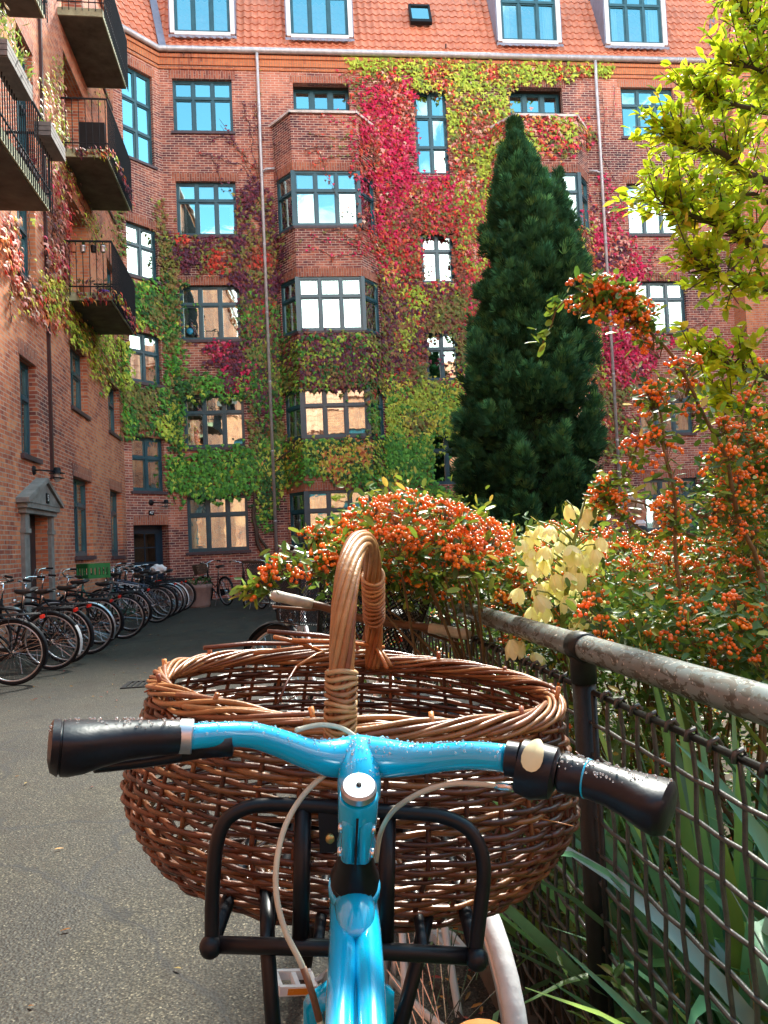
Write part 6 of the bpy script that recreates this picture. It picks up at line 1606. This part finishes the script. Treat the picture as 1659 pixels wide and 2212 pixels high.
b=MB(); oval(b,at(417,1591,.677),at(388,1590,.675)-at(417,1591,.677),[(0,.0150,.0150,.0150,0),(.06,.0158,.0158,.0160,0),(1,.0158,.0158,.0160,0)],24); b.build('grip_ring',M['alu'],bar_o,True,angle=40)
# brake lever
b=MB(); b.tube(spl([at(490,1605,.69),at(420,1622,.70),at(340,1640,.69),at(250,1652,.68),at(205,1655,.67)],4),lerpl([.009,.008,.006,.0055,.006],17),8); b.obox(at(450,1612,.69),(.022,0,0),(0,.010,0),(0,0,.008)); b.build('brake_lever',M['gripblack'],bar_o,True)
# right clamp, twist shifter and grip
c0=at(1092,1638,.68);c1=at(1122,1643,.676);c2=at(1205,1668,.662);c3=at(1210,1668,.662);c4=at(1268,1682,.652);c5=at(1455,1735,.612)
b=MB(); oval(b,c0,c1-c0,[(0,.014,.014,.014,0),(.08,.0165,.0165,.0165,0),(.92,.0165,.0165,.0165,0),(1,.014,.014,.014,0)],24); b.build('grip_ring',M['gripblack'],bar_o,True,angle=40)
b=MB(); oval(b,c1,c2-c1,[(0,.014,.014,.016,0),(.04,.0225,.0225,.027,-.002),(.45,.0235,.0235,.030,-.002),(.9,.0215,.0215,.026,0),(.96,.0175,.0175,.02,0),(1,.017,.017,.017,0)],26); sh=b.build('gear_shifter',M['gripblack'],bar_o,True,angle=45)
b=MB(); q=at(1163,1628,.651); q2=at(1160,1612,.653)
ax=(c2-c1).normalized(); cc=c1.lerp(c2,.42); tow=((CAM-cc)-ax*(CAM-cc).dot(ax)).normalized(); tow=(tow*.85+Vector((0,0,.5))).normalized(); tow=(tow-ax*tow.dot(ax)).normalized(); tn=ax.cross(tow)
vs=[];n=18
for k in range(n):
    a=2*math.pi*k/n; w_=.0075*math.cos(a)*(1.15-.45*math.sin(a)) ; l_=.0165*math.sin(a); an=l_/.0238; vs.append(cc+ax*w_+(tow*math.cos(an)-tn*math.sin(an))*.0248)
b.add([cc+tow*.0252]+vs,[(0,1+k,1+(k+1)%n) for k in range(n)]); b.build('badge',M['creamlogo'],sh,True)
b=MB(); oval(b,c3,c4-c3,[(0,.0165,.0165,.0165,0),(.1,.0180,.0180,.0180,0),(.9,.0172,.0172,.0172,0),(.98,.0165,.0165,.0165,0)],24)
oval(b,c4,c5-c4,[(0.0,.0165,.0165,.0165,0),(.03,.0172,.0172,.0172,0),(.25,.0176,.0168,.0185,0),(.5,.022,.0165,.0235,0),(.68,.028,.0165,.0285,0),(.84,.031,.0168,.031,0),(.94,.028,.0165,.028,0),(.985,.019,.012,.018,0),(1.,.008,.005,.006,0)],28)
gr=b.build('grip',M['gripblack'],bar_o,True,angle=50)
b=MB(); oval(b,c4-(c5-c4)*.006,(c5-c4)*.02,[(0,.0177,.0177,.0177,0),(1,.0177,.0177,.0177,0)],24); b.build('grip_ring',M['blue'],bar_o,True)
beads([c3.lerp(c5,i/12) for i in range(13)],[.0172]*7+[.0168]*6,95,'water_drops',gr,M['water'],hi=1.0,rr=(.0006,.0015))
# stem
b=MB(); SP=spl([at(776,1622,.766),at(776,1660,.748),at(776,1692,.738),at(776,1722,.736)],5)
b.tube(SP,lerpl([.019,.0205,.0215,.0205],len(SP)),24)
T0=at(775,1706,.700); ax=(at(768,1860,.745)-T0).normalized()  # steering axis, pointing down and forward
CL=[(.0,.0),(.0172,.0),(.0186,.003),(.0186,.030),(.0176,.045),(.0172,.058),(.0186,.064),(.0182,.071),(.0150,.078),(.0,.078)]
b.lathe([(r,h+.006) for r,h in CL],30,T0,ax,X=Vector((1,0,0)))
for s,hh in ((1,.028),(1,.062)): # pinch bolts on the right side
    pass
stem=b.build('stem',M['blue'],hb,True,angle=60)
fwd=(CAM-T0); fwd=(fwd-ax*fwd.dot(ax)).normalized(); sd=ax.cross(fwd).normalized()
b=MB()
b.obox(T0+ax*.050+fwd*.0180,sd*.0011,fwd*.0030,ax*.034); b.build('clamp_slot',M['rubber'],stem)
b=MB()
for s in (-1,1): b.tube([T0+ax*.022+fwd*.006+sd*s*.0065,T0+ax*.030+fwd*.0125+sd*s*.0068,T0+ax*.050+fwd*.0130+sd*s*.0070,T0+ax*.074+fwd*.0128+sd*s*.0068,T0+ax*.082+fwd*.008+sd*s*.0062],[.006,.0078,.0072,.0080,.006],14)
b.build('clamp_ears',M['blue'],stem,True)
for hh in (.032,.064):
    for s in (-1,1):
        b=MB(); c=T0+ax*(hh+.004)+fwd*.0130+sd*s*.0146; b.lathe([(.0,-.002),(.0042,-.002),(.0045,.002),(.003,.003),(.0,.001)],12,c,sd*s); b.build('bolt',M['chrome'],stem,True)
b=MB(); b.lathe([(.0,-.0065),(.0145,-.0060),(.0165,-.0035),(.0165,.003),(.0,.003)],30,T0,ax); cp=b.build('top_cap',M['alu'],stem,True,angle=35)
b=MB(); b.lathe([(.0,-.0072),(.0026,-.0072),(.0026,-.006)],12,T0,ax); b.build('cap_bolt',M['rubber'],cp,True)
# water beads on the stem
b=MB()
for _ in range(130):
    s=rnd.random()*(len(SP)-1); i=min(len(SP)-2,int(s)); c=SP[i].lerp(SP[i+1],s-i); d=(SP[i+1]-SP[i]).normalized(); a=rnd.uniform(-1.2,1.2); x=Vector((1,0,0)); u=x.cross(d); u=u if u.z>0 else -u; q=rnd.uniform(.0006,.0016); b.sphere(c+(u*math.cos(a)+x*math.sin(a))*(.0205+q*.2),q,6,4)
tag(b.build('water_drops',M['water'],stem,True),kind='stuff')
# spacers, headset and head tube
S0=T0+ax*.084
b=MB(); b.lathe([(.0150,-.004),(.0168,.0),(.0180,.012),(.0205,.024),(.0235,.034),(.0245,.037),(.0235,.039),(.0225,.042),(.0238,.044),(.0238,.048)],30,S0,ax); b.build('headset',M['metalblack'],hb,True,angle=40)
H0=S0+ax*.046
b=MB(); b.lathe([(.0205,.0),(.0255,.0),(.0262,.003),(.0262,.010),(.0240,.020),(.0225,.045),(.0225,.135),(.0250,.145),(.0250,.160),(.0,.160)],30,H0,ax)
# twin top tubes flowing back to the seat
for s in(-1,1):
    A=H0+ax*.035+sd*s*-.010; 
    pts=spl([H0+ax*.030+sd*s*.009,at(768+s*-27,2040,.700) ,at(769+s*-35,2212,.590)+Vector((0,0,0)),at(772+s*-41,2500,.50),at(776+s*-45,3000,.40),at(780+s*-50,3900,.30)],6)
    b.tube(pts,lerpl([.0155,.0130,.0116,.0116,.0116,.0116],len(pts)),18)
# web between the tubes near the head
b.tube(spl([H0+ax*.022,at(768,1985,.722),at(768,2035,.700)],5),lerpl([.0225,.0180,.0105],11),20)
# down tube
BBh=Vector(hb.location)+Vector((-.04,.33,.28)); 
b.tube([H0+ax*.12,BBh],[.020,.019],16)
ST2=Vector(hb.location)+Vector((-.03,.14,.80))
b.tube([BBh,ST2],.016,12)
RA=Vector(hb.location)+Vector((-.04,-.12,.34))
for s in(-1,1): b.tube([BBh+Vector((s*.03,0,0)),RA+Vector((s*.06,0,0))],.009,8); b.tube([ST2+Vector((s*.02,0,-.05)),RA+Vector((s*.06,0,0))],.008,8)
b.build('frame',M['blue'],hb,True)
# fork, wheels
FT=H0+ax*.165; FA=FT+ax*.36+Vector((0,.05,0)); FA.z=.345
b=MB()
b.tube([FT-Vector((.0,0,0)),FT+ax*.02],.022,14)
for s in(-1,1): b.tube([FT+ax*.01+Vector((s*.012,0,0)),FT+ax*.03+Vector((s*.038,0,0)),FA+Vector((s*.052,0,0))],[.015,.013,.009],10)
b.build('fork',M['blue'],hb,True)
def wheel2(P,tyre,rz,lean=0):
    w=wheel(hb,(0,0,0),tyre,0); w.location=world_of(hb).inverted()@Vector(P); w.rotation_euler=(lean,0,rz)
wheel2(FA,'rubber',R(90)); wheel2(RA,'rubber',R(90))
# crank
b=MB(); b.lathe([(.0,-.06),(.018,-.058),(.018,.058),(.0,.06)],12,BBh,(1,0,0)); b.lathe([(.06,.05),(.09,.05),(.09,.055),(.06,.055)],28,BBh,(1,0,0))
for s in(-1,1): b.tube([BBh+Vector((s*.06,0,0)),BBh+Vector((s*.075,s*.165,s*-.04))],[.012,.009],8)
b.build('crankset',M['alu'],hb,True)
for s in(-1,1): b=MB(); c=BBh+Vector((s*.125,s*.165,s*-.04)); b.obox(c,(.045,0,0),(0,.035,0),(0,0,.010)); b.build('pedal',M['rubber'],hb)
# saddle: orange tan leather nose at the bottom edge
b=MB(); vs=[];fs=[];n=16;K=20; nose=at(1028,2222,.385); tail=nose+Vector((-.03,-.27,.0)); dd=(tail-nose).normalized(); sx=dd.cross(Vector((0,0,1))).normalized()
for i in range(n+1):
    u=i/n; w=.022+.062*max(0,(u-.25)/.75)**1.3; w*=math.sin(min(1,(u+.02)*7)*math.pi/2); h=.018+.012*u; h*=math.sin(min(1,(u+.02)*7)*math.pi/2)
    if i==n: w*=.3;h*=.3
    c=nose.lerp(tail,u)+Vector((0,0,.010*u))
    for k in range(K): a=2*math.pi*k/K; vs.append(c+sx*w*math.cos(a)+Vector((0,0,h*math.sin(a)*(1 if math.sin(a)>0 else 1.6))))
for i in range(n):
    for k in range(K): fs.append((i*K+k,i*K+(k+1)%K,(i+1)*K+(k+1)%K,(i+1)*K+k))
b.add(vs,fs); b.build('saddle',simple('tan_leather',(.36,.13,.03),.4,var=.15,scale=10,bmp=.2),hb,True)
b=MB(); b.tube([ST2,nose.lerp(tail,.6)-Vector((0,0,.03))],.013,10); b.build('seat_post',M['alu'],hb,True)
# cables
b=MB(); b.tube(spl([at(640,1577,.745),at(690,1566,.775),at(735,1572,.79),at(768,1592,.79),at(792,1612,.79)],6),.0026,8); b.build('brake_cable',M['cable'],hb,True)
b=MB(); b.tube(spl([at(790,1630,.79),at(745,1650,.775),at(715,1664,.755),at(660,1712,.735),(at(618,1780,.715)),at(598,1860,.70),at(598,1940,.69),at(618,2015,.685),at(650,2080,.68),at(676,2150,.675),at(695,2225,.67)],6),.0027,8); b.build('brake_cable',M['cable'],hb,True)
b=MB(); b.tube([at(655,2090,.679),at(676,2150,.675),at(690,2205,.671)],.0031,8); b.build('cable_end',M['brownleather'],hb,True)
b=MB(); b.tube(spl([at(1150,1700,.675),at(1115,1700,.68),at(1085,1698,.685),at(1040,1694,.69),at(980,1693,.70),at(925,1706,.715),at(880,1728,.73),at(845,1757,.745),at(822,1800,.77),at(812,1860,.79)],6),.0026,8); b.build('gear_cable',M['cable'],hb,True)
b=MB(); b.tube([at(1118,1700,.679),at(1092,1699,.684),at(1068,1697,.688)],[.0048,.0045,.0034],10); b.build('cable_adjuster',M['chrome'],hb,True)
# front rack
zr=.90
b=MB()
LP=[at(458,2035,.83),at(458,1960,.835),at(462,1880,.84),at(470,1815,.845),at(492,1768,.85),at(540,1743,.855),at(600,1738,.86),at(700,1742,.86),at(800,1750,.86),at(900,1757,.855),at(960,1765,.85),at(1010,1790,.845),at(1038,1835,.84),at(1045,1890,.835),at(1038,1960,.83),at(1026,2060,.825)]
b.tube(spl(LP,4),.0080,14)
b.tube([at(444,2040,.83),at(700,2047,.83),at(1045,2068,.825)],.0088,14)
for x,y0,y1,w in ((655,1745,2040,.0095),(838,1752,2058,.0095)): b.tube([at(x,y0,.862),at(x-6,y1,.835)],w,12)
b.sphere(at(455,2045,.826),.0125,12,8);b.sphere(at(1030,2072,.82),.0125,12,8)
# platform under the basket
bl,br_=at(458,2035,.83),at(1030,2062,.825); f=Vector((.03,.36,.0))
fl,fr=bl+f,br_+f
b.tube([bl,fl,fr,br_],.009,12)
for k in range(1,5): b.tube([bl.lerp(br_,k/5),fl.lerp(fr,k/5)],.0065,8)
b.tube([at(572,1950,.86)+Vector((0,.05,0)),at(578,2050,.84),at(590,2212,.83),at(600,2330,.83),FA+Vector((-.06,0,0))],.0088,10)
b.tube([at(926,1960,.92),at(900,2080,.89),at(866,2212,.86),FA+Vector((.06,0,0))],.0088,10)
b.build('front_rack',M['metalblack'],hb,True)
b=MB(); q=at(712,1795,.858); b.obox(q,(.012,0,0),(0,.004,0),(0,0,.022)); rc=b.build('rack_bracket',M['metalblack'],hb)
b=MB(); b.lathe([(.0,-.004),(.005,-.003),(.005,.003),(0,.003)],10,q-Vector((0,.006,.006)),(0,-1,0)); b.build('bolt',M['brass'] if 'brass' in M else M['brownleather'],rc,True)
# ================================================================= WICKER BASKET
bt=thing('wicker_basket','big oval brown wicker basket with a twisted arched handle, carried on the blue bicycle','basket',(0,1.05,.88))
tilt=Matrix.Rotation(R(5.5),3,Vector((0,1,0)))@Matrix.Rotation(R(3.0),3,Vector((1,0,0)))@Matrix.Rotation(R(-7),3,'Z')
BC=at(752,1960,1.085); BC=Vector((BC.x,BC.y,.868))
def bp(a,h,da=0,off=0):
    # a: angle, h: 0..1 height
    H=.262
    q=h
    A=.225+ (.315-.225)*min(1,(q/.42))**.50 if q<.42 else .315-.034*((q-.42)/.58)**1.2
    Bd=.150+(.225-.150)*min(1,(q/.42))**.62 if q<.42 else .225-.012*((q-.42)/.58)
    x=(A+off)*math.cos(a);y=(Bd+off)*math.sin(a)
    z=h*H+.018*math.cos(2*a)*h*h*0
    return BC+tilt@Vector((x,y,z))
WC=[(.125,.036,.013),(.17,.052,.017),(.09,.026,.012),(.24,.095,.026),(.15,.045,.015),(.07,.021,.011),(.20,.07,.02)]
def wc(k=1.): 
    c=rnd.choice(WC); v=rnd.uniform(.75,1.3)*k; return tuple(x*v for x in c)
NS=38
b=MB()
for i in range(NS):
    a=2*math.pi*(i+.5)/NS; b.tube([bp(a,h/12,0,-.000) for h in range(0,13)],.0031,6,0,wc(.8))
b.build('stakes',M['wicker'],bt,True)
b=MB(); NR=31
for r in range(NR):
    h0=.03+.93*(r/(NR-1)); col=None; NP=NS*4; P=[];rs_=[]
    segs=[]; start=0
    for i in range(NP+1):
        a=2*math.pi*i/NP; w=math.sin(a*NS/2+ (math.pi if r%2 else 0)); hh=h0+.008*math.sin(a*3+r*1.7)+.005*noise.noise(Vector((a*2,r*3.1,0)))
        P.append(bp(a,hh,0,.0042*w))
    # each row is made of several rods, butted, with their own colour and thickness
    k0=rnd.randint(0,30); cuts=sorted({(k0+int(NP*j/5)+rnd.randint(-6,6))%NP for j in range(5)})
    for j in range(len(cuts)):
        s=cuts[j]; e=cuts[(j+1)%len(cuts)]; e=e if e>s else e+NP; r0=rnd.uniform(.0035,.0046); c=wc(.68)
        pts=[P[q%NP] for q in range(s,e+3)]; n=len(pts); b.tube(pts,[r0*(1-.22*q/n) for q in range(n)],7,0,c)
tag(b.build('weave',M['wicker'],bt,True),kind='stuff')
# base
b=MB()
for k in range(15):
    f=.15+.83*k/14; P=[]
    for i in range(72): a=2*math.pi*i/72; w=.0035*math.sin(a*12+(math.pi if k%2 else 0)); p0=BC+tilt@Vector((.225*f*math.cos(a),.150*f*math.sin(a),.004+w)); P.append(p0)
    b.tube(P,.0042,6,0,wc(.8),closed=True)
b.build('base',M['wicker'],bt,True)
# braided rim
b=MB(); NB=11
for s in range(NB):
    P=[];N_=220
    for i in range(N_+1):
        a=2*math.pi*i/N_; ph=2*math.pi*s/NB+a*4.5; rr=.0105+.0015*noise.noise(Vector((a*3,s,0)))
        P.append(bp(a,1.0+rr*math.sin(ph)/.262,0,rr*math.cos(ph)*1.15-.002)+Vector((0,0,.006*noise.noise(Vector((a*2.5,s*3.3,1))))))
    # broken into lengths of different rods
    L=rnd.randint(30,60); q=0
    while q<N_:
        e=min(N_,q+rnd.randint(30,62)); n=e-q+3; r0=rnd.uniform(.0029,.0041); c=rnd.choice(((.27,.105,.034),(.20,.068,.025),(.34,.15,.05),(.14,.046,.018),(.24,.085,.03))); b.tube([P[min(N_,j)] for j in range(q,min(N_,e+2)+1)],[r0*(1-.3*j/n) for j in range(min(N_,e+2)+1-q)],7,0,c); q=e
b.build('rim',M['wicker'],bt,True)
# handle
hp=spl([at(733,1640,.850),at(735,1560,.835),at(738,1450,.835),at(742,1330,.845),at(752,1235,.875),(at(770,1178,.94)),at(790,1172,1.02),at(803,1215,1.12),at(807,1290,1.20),at(808,1370,1.26),at(806,1440,1.275)],7)
b=MB(); NH=10; n=len(hp)
for s in range(NH):
    P=[]
    for i,p in enumerate(hp):
        d=(hp[min(n-1,i+1)]-hp[max(0,i-1)]).normalized(); sx_=Vector((1,0,0)); u=sx_-d*sx_.dot(d); u.normalize(); w=d.cross(u); ph=2*math.pi*s/NH+i/n*2*math.pi*1.6; rr=.0105
        P.append(p+(u*math.cos(ph)+w*math.sin(ph))*rr)
    b.tube(P,[rnd.uniform(.0036,.0044)]*n,8,0,rnd.choice(((.34,.15,.045),(.26,.09,.03),(.38,.19,.07),(.20,.06,.025),(.30,.12,.04))))
b.tube(hp,.0095,8,0,(.12,.05,.02))
b.build('handle',M['wicker'],bt,True)
for (i0,i1,lab) in ((5,14,0),(n-19,n-11,1)):
    b=MB(); 
    k=12 if lab==0 else 12
    for j in range(k):
        f_=i0+(i1-i0)*j/(k-1); i=int(f_); p=hp[i].lerp(hp[min(n-1,i+1)],f_-i); d=(hp[min(n-1,i+1)]-hp[max(0,i-1)]).normalized(); u=Vector((1,0,0)); u=(u-d*u.dot(d)).normalized(); w=d.cross(u)
        b.tube([p+(u*math.cos(a)+w*math.sin(a))*.0160+d*.0022*math.sin(a*2+j) for a in [2*math.pi*q/20 for q in range(20)]],.0029,6,0,rnd.choice(((.40,.21,.08),(.30,.13,.05),(.46,.27,.12))),closed=True)
    b.build('handle_binding',M['wicker'],bt,True)
# loose rods over the far rim and trimmed ends
b=MB()
for (x0,y0,z0,x1,y1,z1,r) in ((578,1364,1.20,800,1392,1.27,.0038),(592,1376,1.18,700,1410,1.24,.0034),(628,1384,1.2,830,1398,1.27,.0036),(440,1400,1.17,640,1391,1.25,.0036),(548,1412,1.2,760,1396,1.27,.0034),(640,1440,1.15,722,1400,1.24,.0022),(845,1440,1.24,812,1395,1.28,.0035),(836,1444,1.22,806,1392,1.27,.0035),(600,1520,1.08,640,1440,1.14,.0018)):
    A=at(x0,y0,z0);B=at(x1,y1,z1); m_=A.lerp(B,.5)+Vector((0,0,.004)); b.tube([A,m_,B],[r,r,r*.8],6,0,tuple(x*1.8 for x in wc()))
for i in range(0,NS,3):
    a=2*math.pi*(i+.5)/NS+.03; p=bp(a,1.02); b.tube([p,p+tilt@Vector((rnd.gauss(0,.004),rnd.gauss(0,.004),rnd.uniform(.010,.022)))],.0034,6,0,tuple(x*2.5 for x in wc()))
for _ in range(16):
    a=rnd.uniform(0,6.28); p=bp(a,rnd.uniform(.55,1.03),0,.012*rnd.choice((-1,1))); b.tube([p,p+Vector((rnd.gauss(0,.02),rnd.gauss(0,.02),rnd.gauss(0,.015)))],[.0012,.0006],4,0,tuple(x*2.4 for x in wc()))
tag(b.build('loose_rods',M['wicker'],bt,True),kind='stuff')
# ================================================================= PERSON
def person():
    P=at(1393,1350,10.2); P=Vector((P.x,P.y,0)); k=Vector((1,0,0)); 
    t=thing('person','person with pale tied-up hair and a dark jacket walking to the right behind the bushes','person',P)
    sk=bpy.data.meshes.new('body'); V_=[];E_=[];R_=[]
    def v(x,y,z,r): V_.append((x,y,z));R_.append(r);return len(V_)-1
    def e(a,b_): E_.append((a,b_))
    pel=v(0,0,.95,.14); w=v(.0,0,1.08,.125); ch=v(-.03,0,1.26,.145); nk=v(-.01,0,1.43,.06); nk2=v(.02,0,1.50,.05); hd0=v(.035,0,1.57,.075); hd1=v(.035,0,1.65,.09); hd2=v(.02,0,1.71,.05)
    for a,c in ((pel,w),(w,ch),(ch,nk),(nk,nk2),(nk2,hd0),(hd0,hd1),(hd1,hd2)): e(a,c)
    nose=v(.125,0,1.59,.013); jaw=v(.095,0,1.54,.03); e(hd0,jaw); e(hd1,nose)
    for s,sw in((-1,1),(1,-1)):
        sh=v(-.03,s*.18,1.38,.065); el=v(-.05+sw*.05,s*.23,1.12,.046); wr=v(.06+sw*.12,s*.22,.90,.032); e(ch,sh);e(sh,el);e(el,wr); pm=v(.085+sw*.13,s*.215,.84,.026); e(wr,pm)
        for f in range(4): a=v(.11+sw*.13+.0,s*.215+(f-1.5)*.018,.80,.010); c=v(.125+sw*.13,s*.215+(f-1.5)*.019,.765-.006*abs(f-1.5),.009); e(pm,a);e(a,c)
        th=v(.115+sw*.13,s*.19-.01,.83,.011); e(pm,th)
        hp_=v(0,s*.09,.88,.095); kn=v(.04+sw*.13,s*.10,.50,.062); an=v(-.02+sw*.30,s*.10,.10,.042); to=v(.12+sw*.32,s*.11,.04,.036); e(pel,hp_);e(hp_,kn);e(kn,an);e(an,to)
    sk.from_pydata(V_,E_,[]); o=bpy.data.objects.new('body',sk); COL.objects.link(o)
    md=o.modifiers.new('s','SKIN'); 
    for i,sv in enumerate(sk.skin_vertices[0].data): sv.radius=(R_[i],R_[i]); 
    sk.skin_vertices[0].data[0].use_root=True
    o.modifiers.new('u','SUBSURF').levels=2; o.modifiers['u'].render_levels=2
    bpy.context.view_layer.update(); me=bpy.data.meshes.new_from_object(o.evaluated_get(bpy.context.evaluated_depsgraph_get())); bpy.data.objects.remove(o)
    skin=simple('skin',(.55,.30,.20),.5,var=.08); jk=simple('jacket_cloth',(.015,.017,.022),.8,var=.3,scale=10); tr=simple('trouser_cloth',(.02,.025,.04),.85,var=.2)
    me.materials.clear(); [me.materials.append(x) for x in (skin,jk,tr)]
    for p in me.polygons:
        c=p.center; p.material_index=0 if (c.z>1.475 or (c.z<.88 and abs(c.y)>.17)) else (1 if c.z>.86 else 2); p.use_smooth=True
    o=bpy.data.objects.new('body',me); COL.objects.link(o); o.parent=t
    b=MB(); n=12;K=14;vs=[];fs=[]
    for i in range(n+1):
        th=math.pi*i/n
        for q in range(K):
            ph=2*math.pi*q/K; d=Vector((math.sin(th)*math.cos(ph),math.sin(th)*math.sin(ph),math.cos(th))); r=1+.10*noise.noise(d*5); 
            x=d.x*.098*r; 
            if x>.03: x=.03+(x-.03)*.35
            vs.append(Vector((.0+x,d.y*.098*r,1.655+d.z*.105*r)))
    for i in range(n):
        for q in range(K): fs.append((i*K+q,(i+1)*K+q,(i+1)*K+(q+1)%K,i*K+(q+1)%K))
    b.add(vs,fs); b.sphere((-.065,0,1.755),.055,10,7)
    for _ in range(60):
        a=rnd.uniform(0,6.28); p=Vector((-.065,0,1.755)); q=p+Vector((math.cos(a)*.07,math.sin(a)*.06,rnd.uniform(-.05,.07))); b.tube([p,q],[.008,.002],4)
    b.build('hair',simple('ash_blond_hair',(.38,.32,.24),.7,var=.4,scale=40),t,True,True)
    b=MB(); b.lathe([(.085,-.03),(.075,.0),(.06,.045),(.064,.05),(.09,.0)],16,(.005,0,1.44),(0,0,1)); b.build('scarf',M['blind'],t,True,True)
    for s in(-1,1):
        b=MB(); b.sphere((.112,s*.03,1.625),.010,8,6); b.build('eye',M['rubber'],t,True,True)
        b=MB(); b.sphere((.02,s*.088,1.60),.022,8,6,sc=(.7,.35,1)); b.build('ear',skin,t,True,True)
    b=MB(); b.tube([(.112,-.018,1.565),(.118,0,1.563),(.112,.018,1.565)],.005,5); b.build('mouth',M['red'],t,True,True)
person()
P=pxz(298,7.9); t=thing('drain_cover','small iron drain grate in the asphalt left of the basket','drain cover',Vector((P.x,P.y,.0))); b=MB()
for k in range(9): b.obox((P.x-.22+.055*k,P.y,.006),(.014,0,0),(0,.16,0),(0,0,.004))
for s_ in(-1,1): b.obox((P.x,P.y+s_*.175,.006),(.25,0,0),(0,.014,0),(0,0,.005)); b.obox((P.x+s_*.24,P.y,.006),(.010,0,0),(0,.16,0),(0,0,.0045))
b.build('grate',M['iron'],t)
# ================================================================= camera, light, sky
cam=bpy.data.cameras.new('camera'); co=bpy.data.objects.new('camera',cam); COL.objects.link(co)
mt=Matrix((RC,UC,-FW)).transposed().to_4x4(); mt.translation=CAM; co.matrix_world=mt
cam.sensor_fit='VERTICAL'; cam.sensor_height=36.; cam.lens=FPX/IH*36.
cam.clip_start=.02; cam.clip_end=1500
scn.camera=co
SAZ,SEL=25.,50.   # azimuth clockwise from +Y, elevation
w=bpy.data.worlds.new('World'); scn.world=w; w.use_nodes=True; nt=w.node_tree; bg=nt.nodes['Background']
sky=N(nt,'ShaderNodeTexSky'); sky.sky_type='NISHITA'; sky.sun_disc=False; sky.sun_elevation=R(SEL); sky.sun_rotation=R(SAZ); sky.air_density=1.; sky.dust_density=1.2; sky.ozone_density=1.5
tc=N(nt,'ShaderNodeTexCoord').outputs['Generated']
cl=noise_n(nt,1.7,6,.6,tc,.3)
sp=N(nt,'ShaderNodeSeparateXYZ'); nt.links.new(tc,sp.inputs[0])
el=N(nt,'ShaderNodeMapRange',ins={'From Min':.34,'From Max':.47,'To Min':.16,'To Max':-.16}); nt.links.new(sp.outputs[2],el.inputs[0])
ad=N(nt,'ShaderNodeMath',operation='ADD'); nt.links.new(cl,ad.inputs[0]); nt.links.new(el.outputs[0],ad.inputs[1])
cm=ramp(nt,ad.outputs[0],[(.47,(0,0,0)),(.60,(1,1,1))])
nt.links.new(mixc(nt,cm,mixc(nt,1.,sky.outputs[0],(.72,1.13,.98),'MULTIPLY'),(11.5,11.2,10.6)),bg.inputs['Color']); bg.inputs['Strength'].default_value=.13
sl=bpy.data.lights.new('sun','SUN'); sl.energy=3.0; sl.angle=R(8.0); sl.color=(1,.95,.86)
so=bpy.data.objects.new('sun',sl); COL.objects.link(so)
d=Vector((math.sin(R(SAZ))*math.cos(R(SEL)),math.cos(R(SAZ))*math.cos(R(SEL)),math.sin(R(SEL))))
so.rotation_euler=d.to_track_quat('Z','Y').to_euler(); so.location=(10,10,30)
scn.view_settings.view_transform='Standard'; scn.view_settings.look='None'; scn.view_settings.exposure=2.1; scn.view_settings.gamma=1
scn.render.engine='CYCLES'
try:
    scn.cycles.max_bounces=8; scn.cycles.transparent_max_bounces=12; scn.cycles.use_denoising=True
except Exception: pass
scn.render.resolution_x=768; scn.render.resolution_y=1024
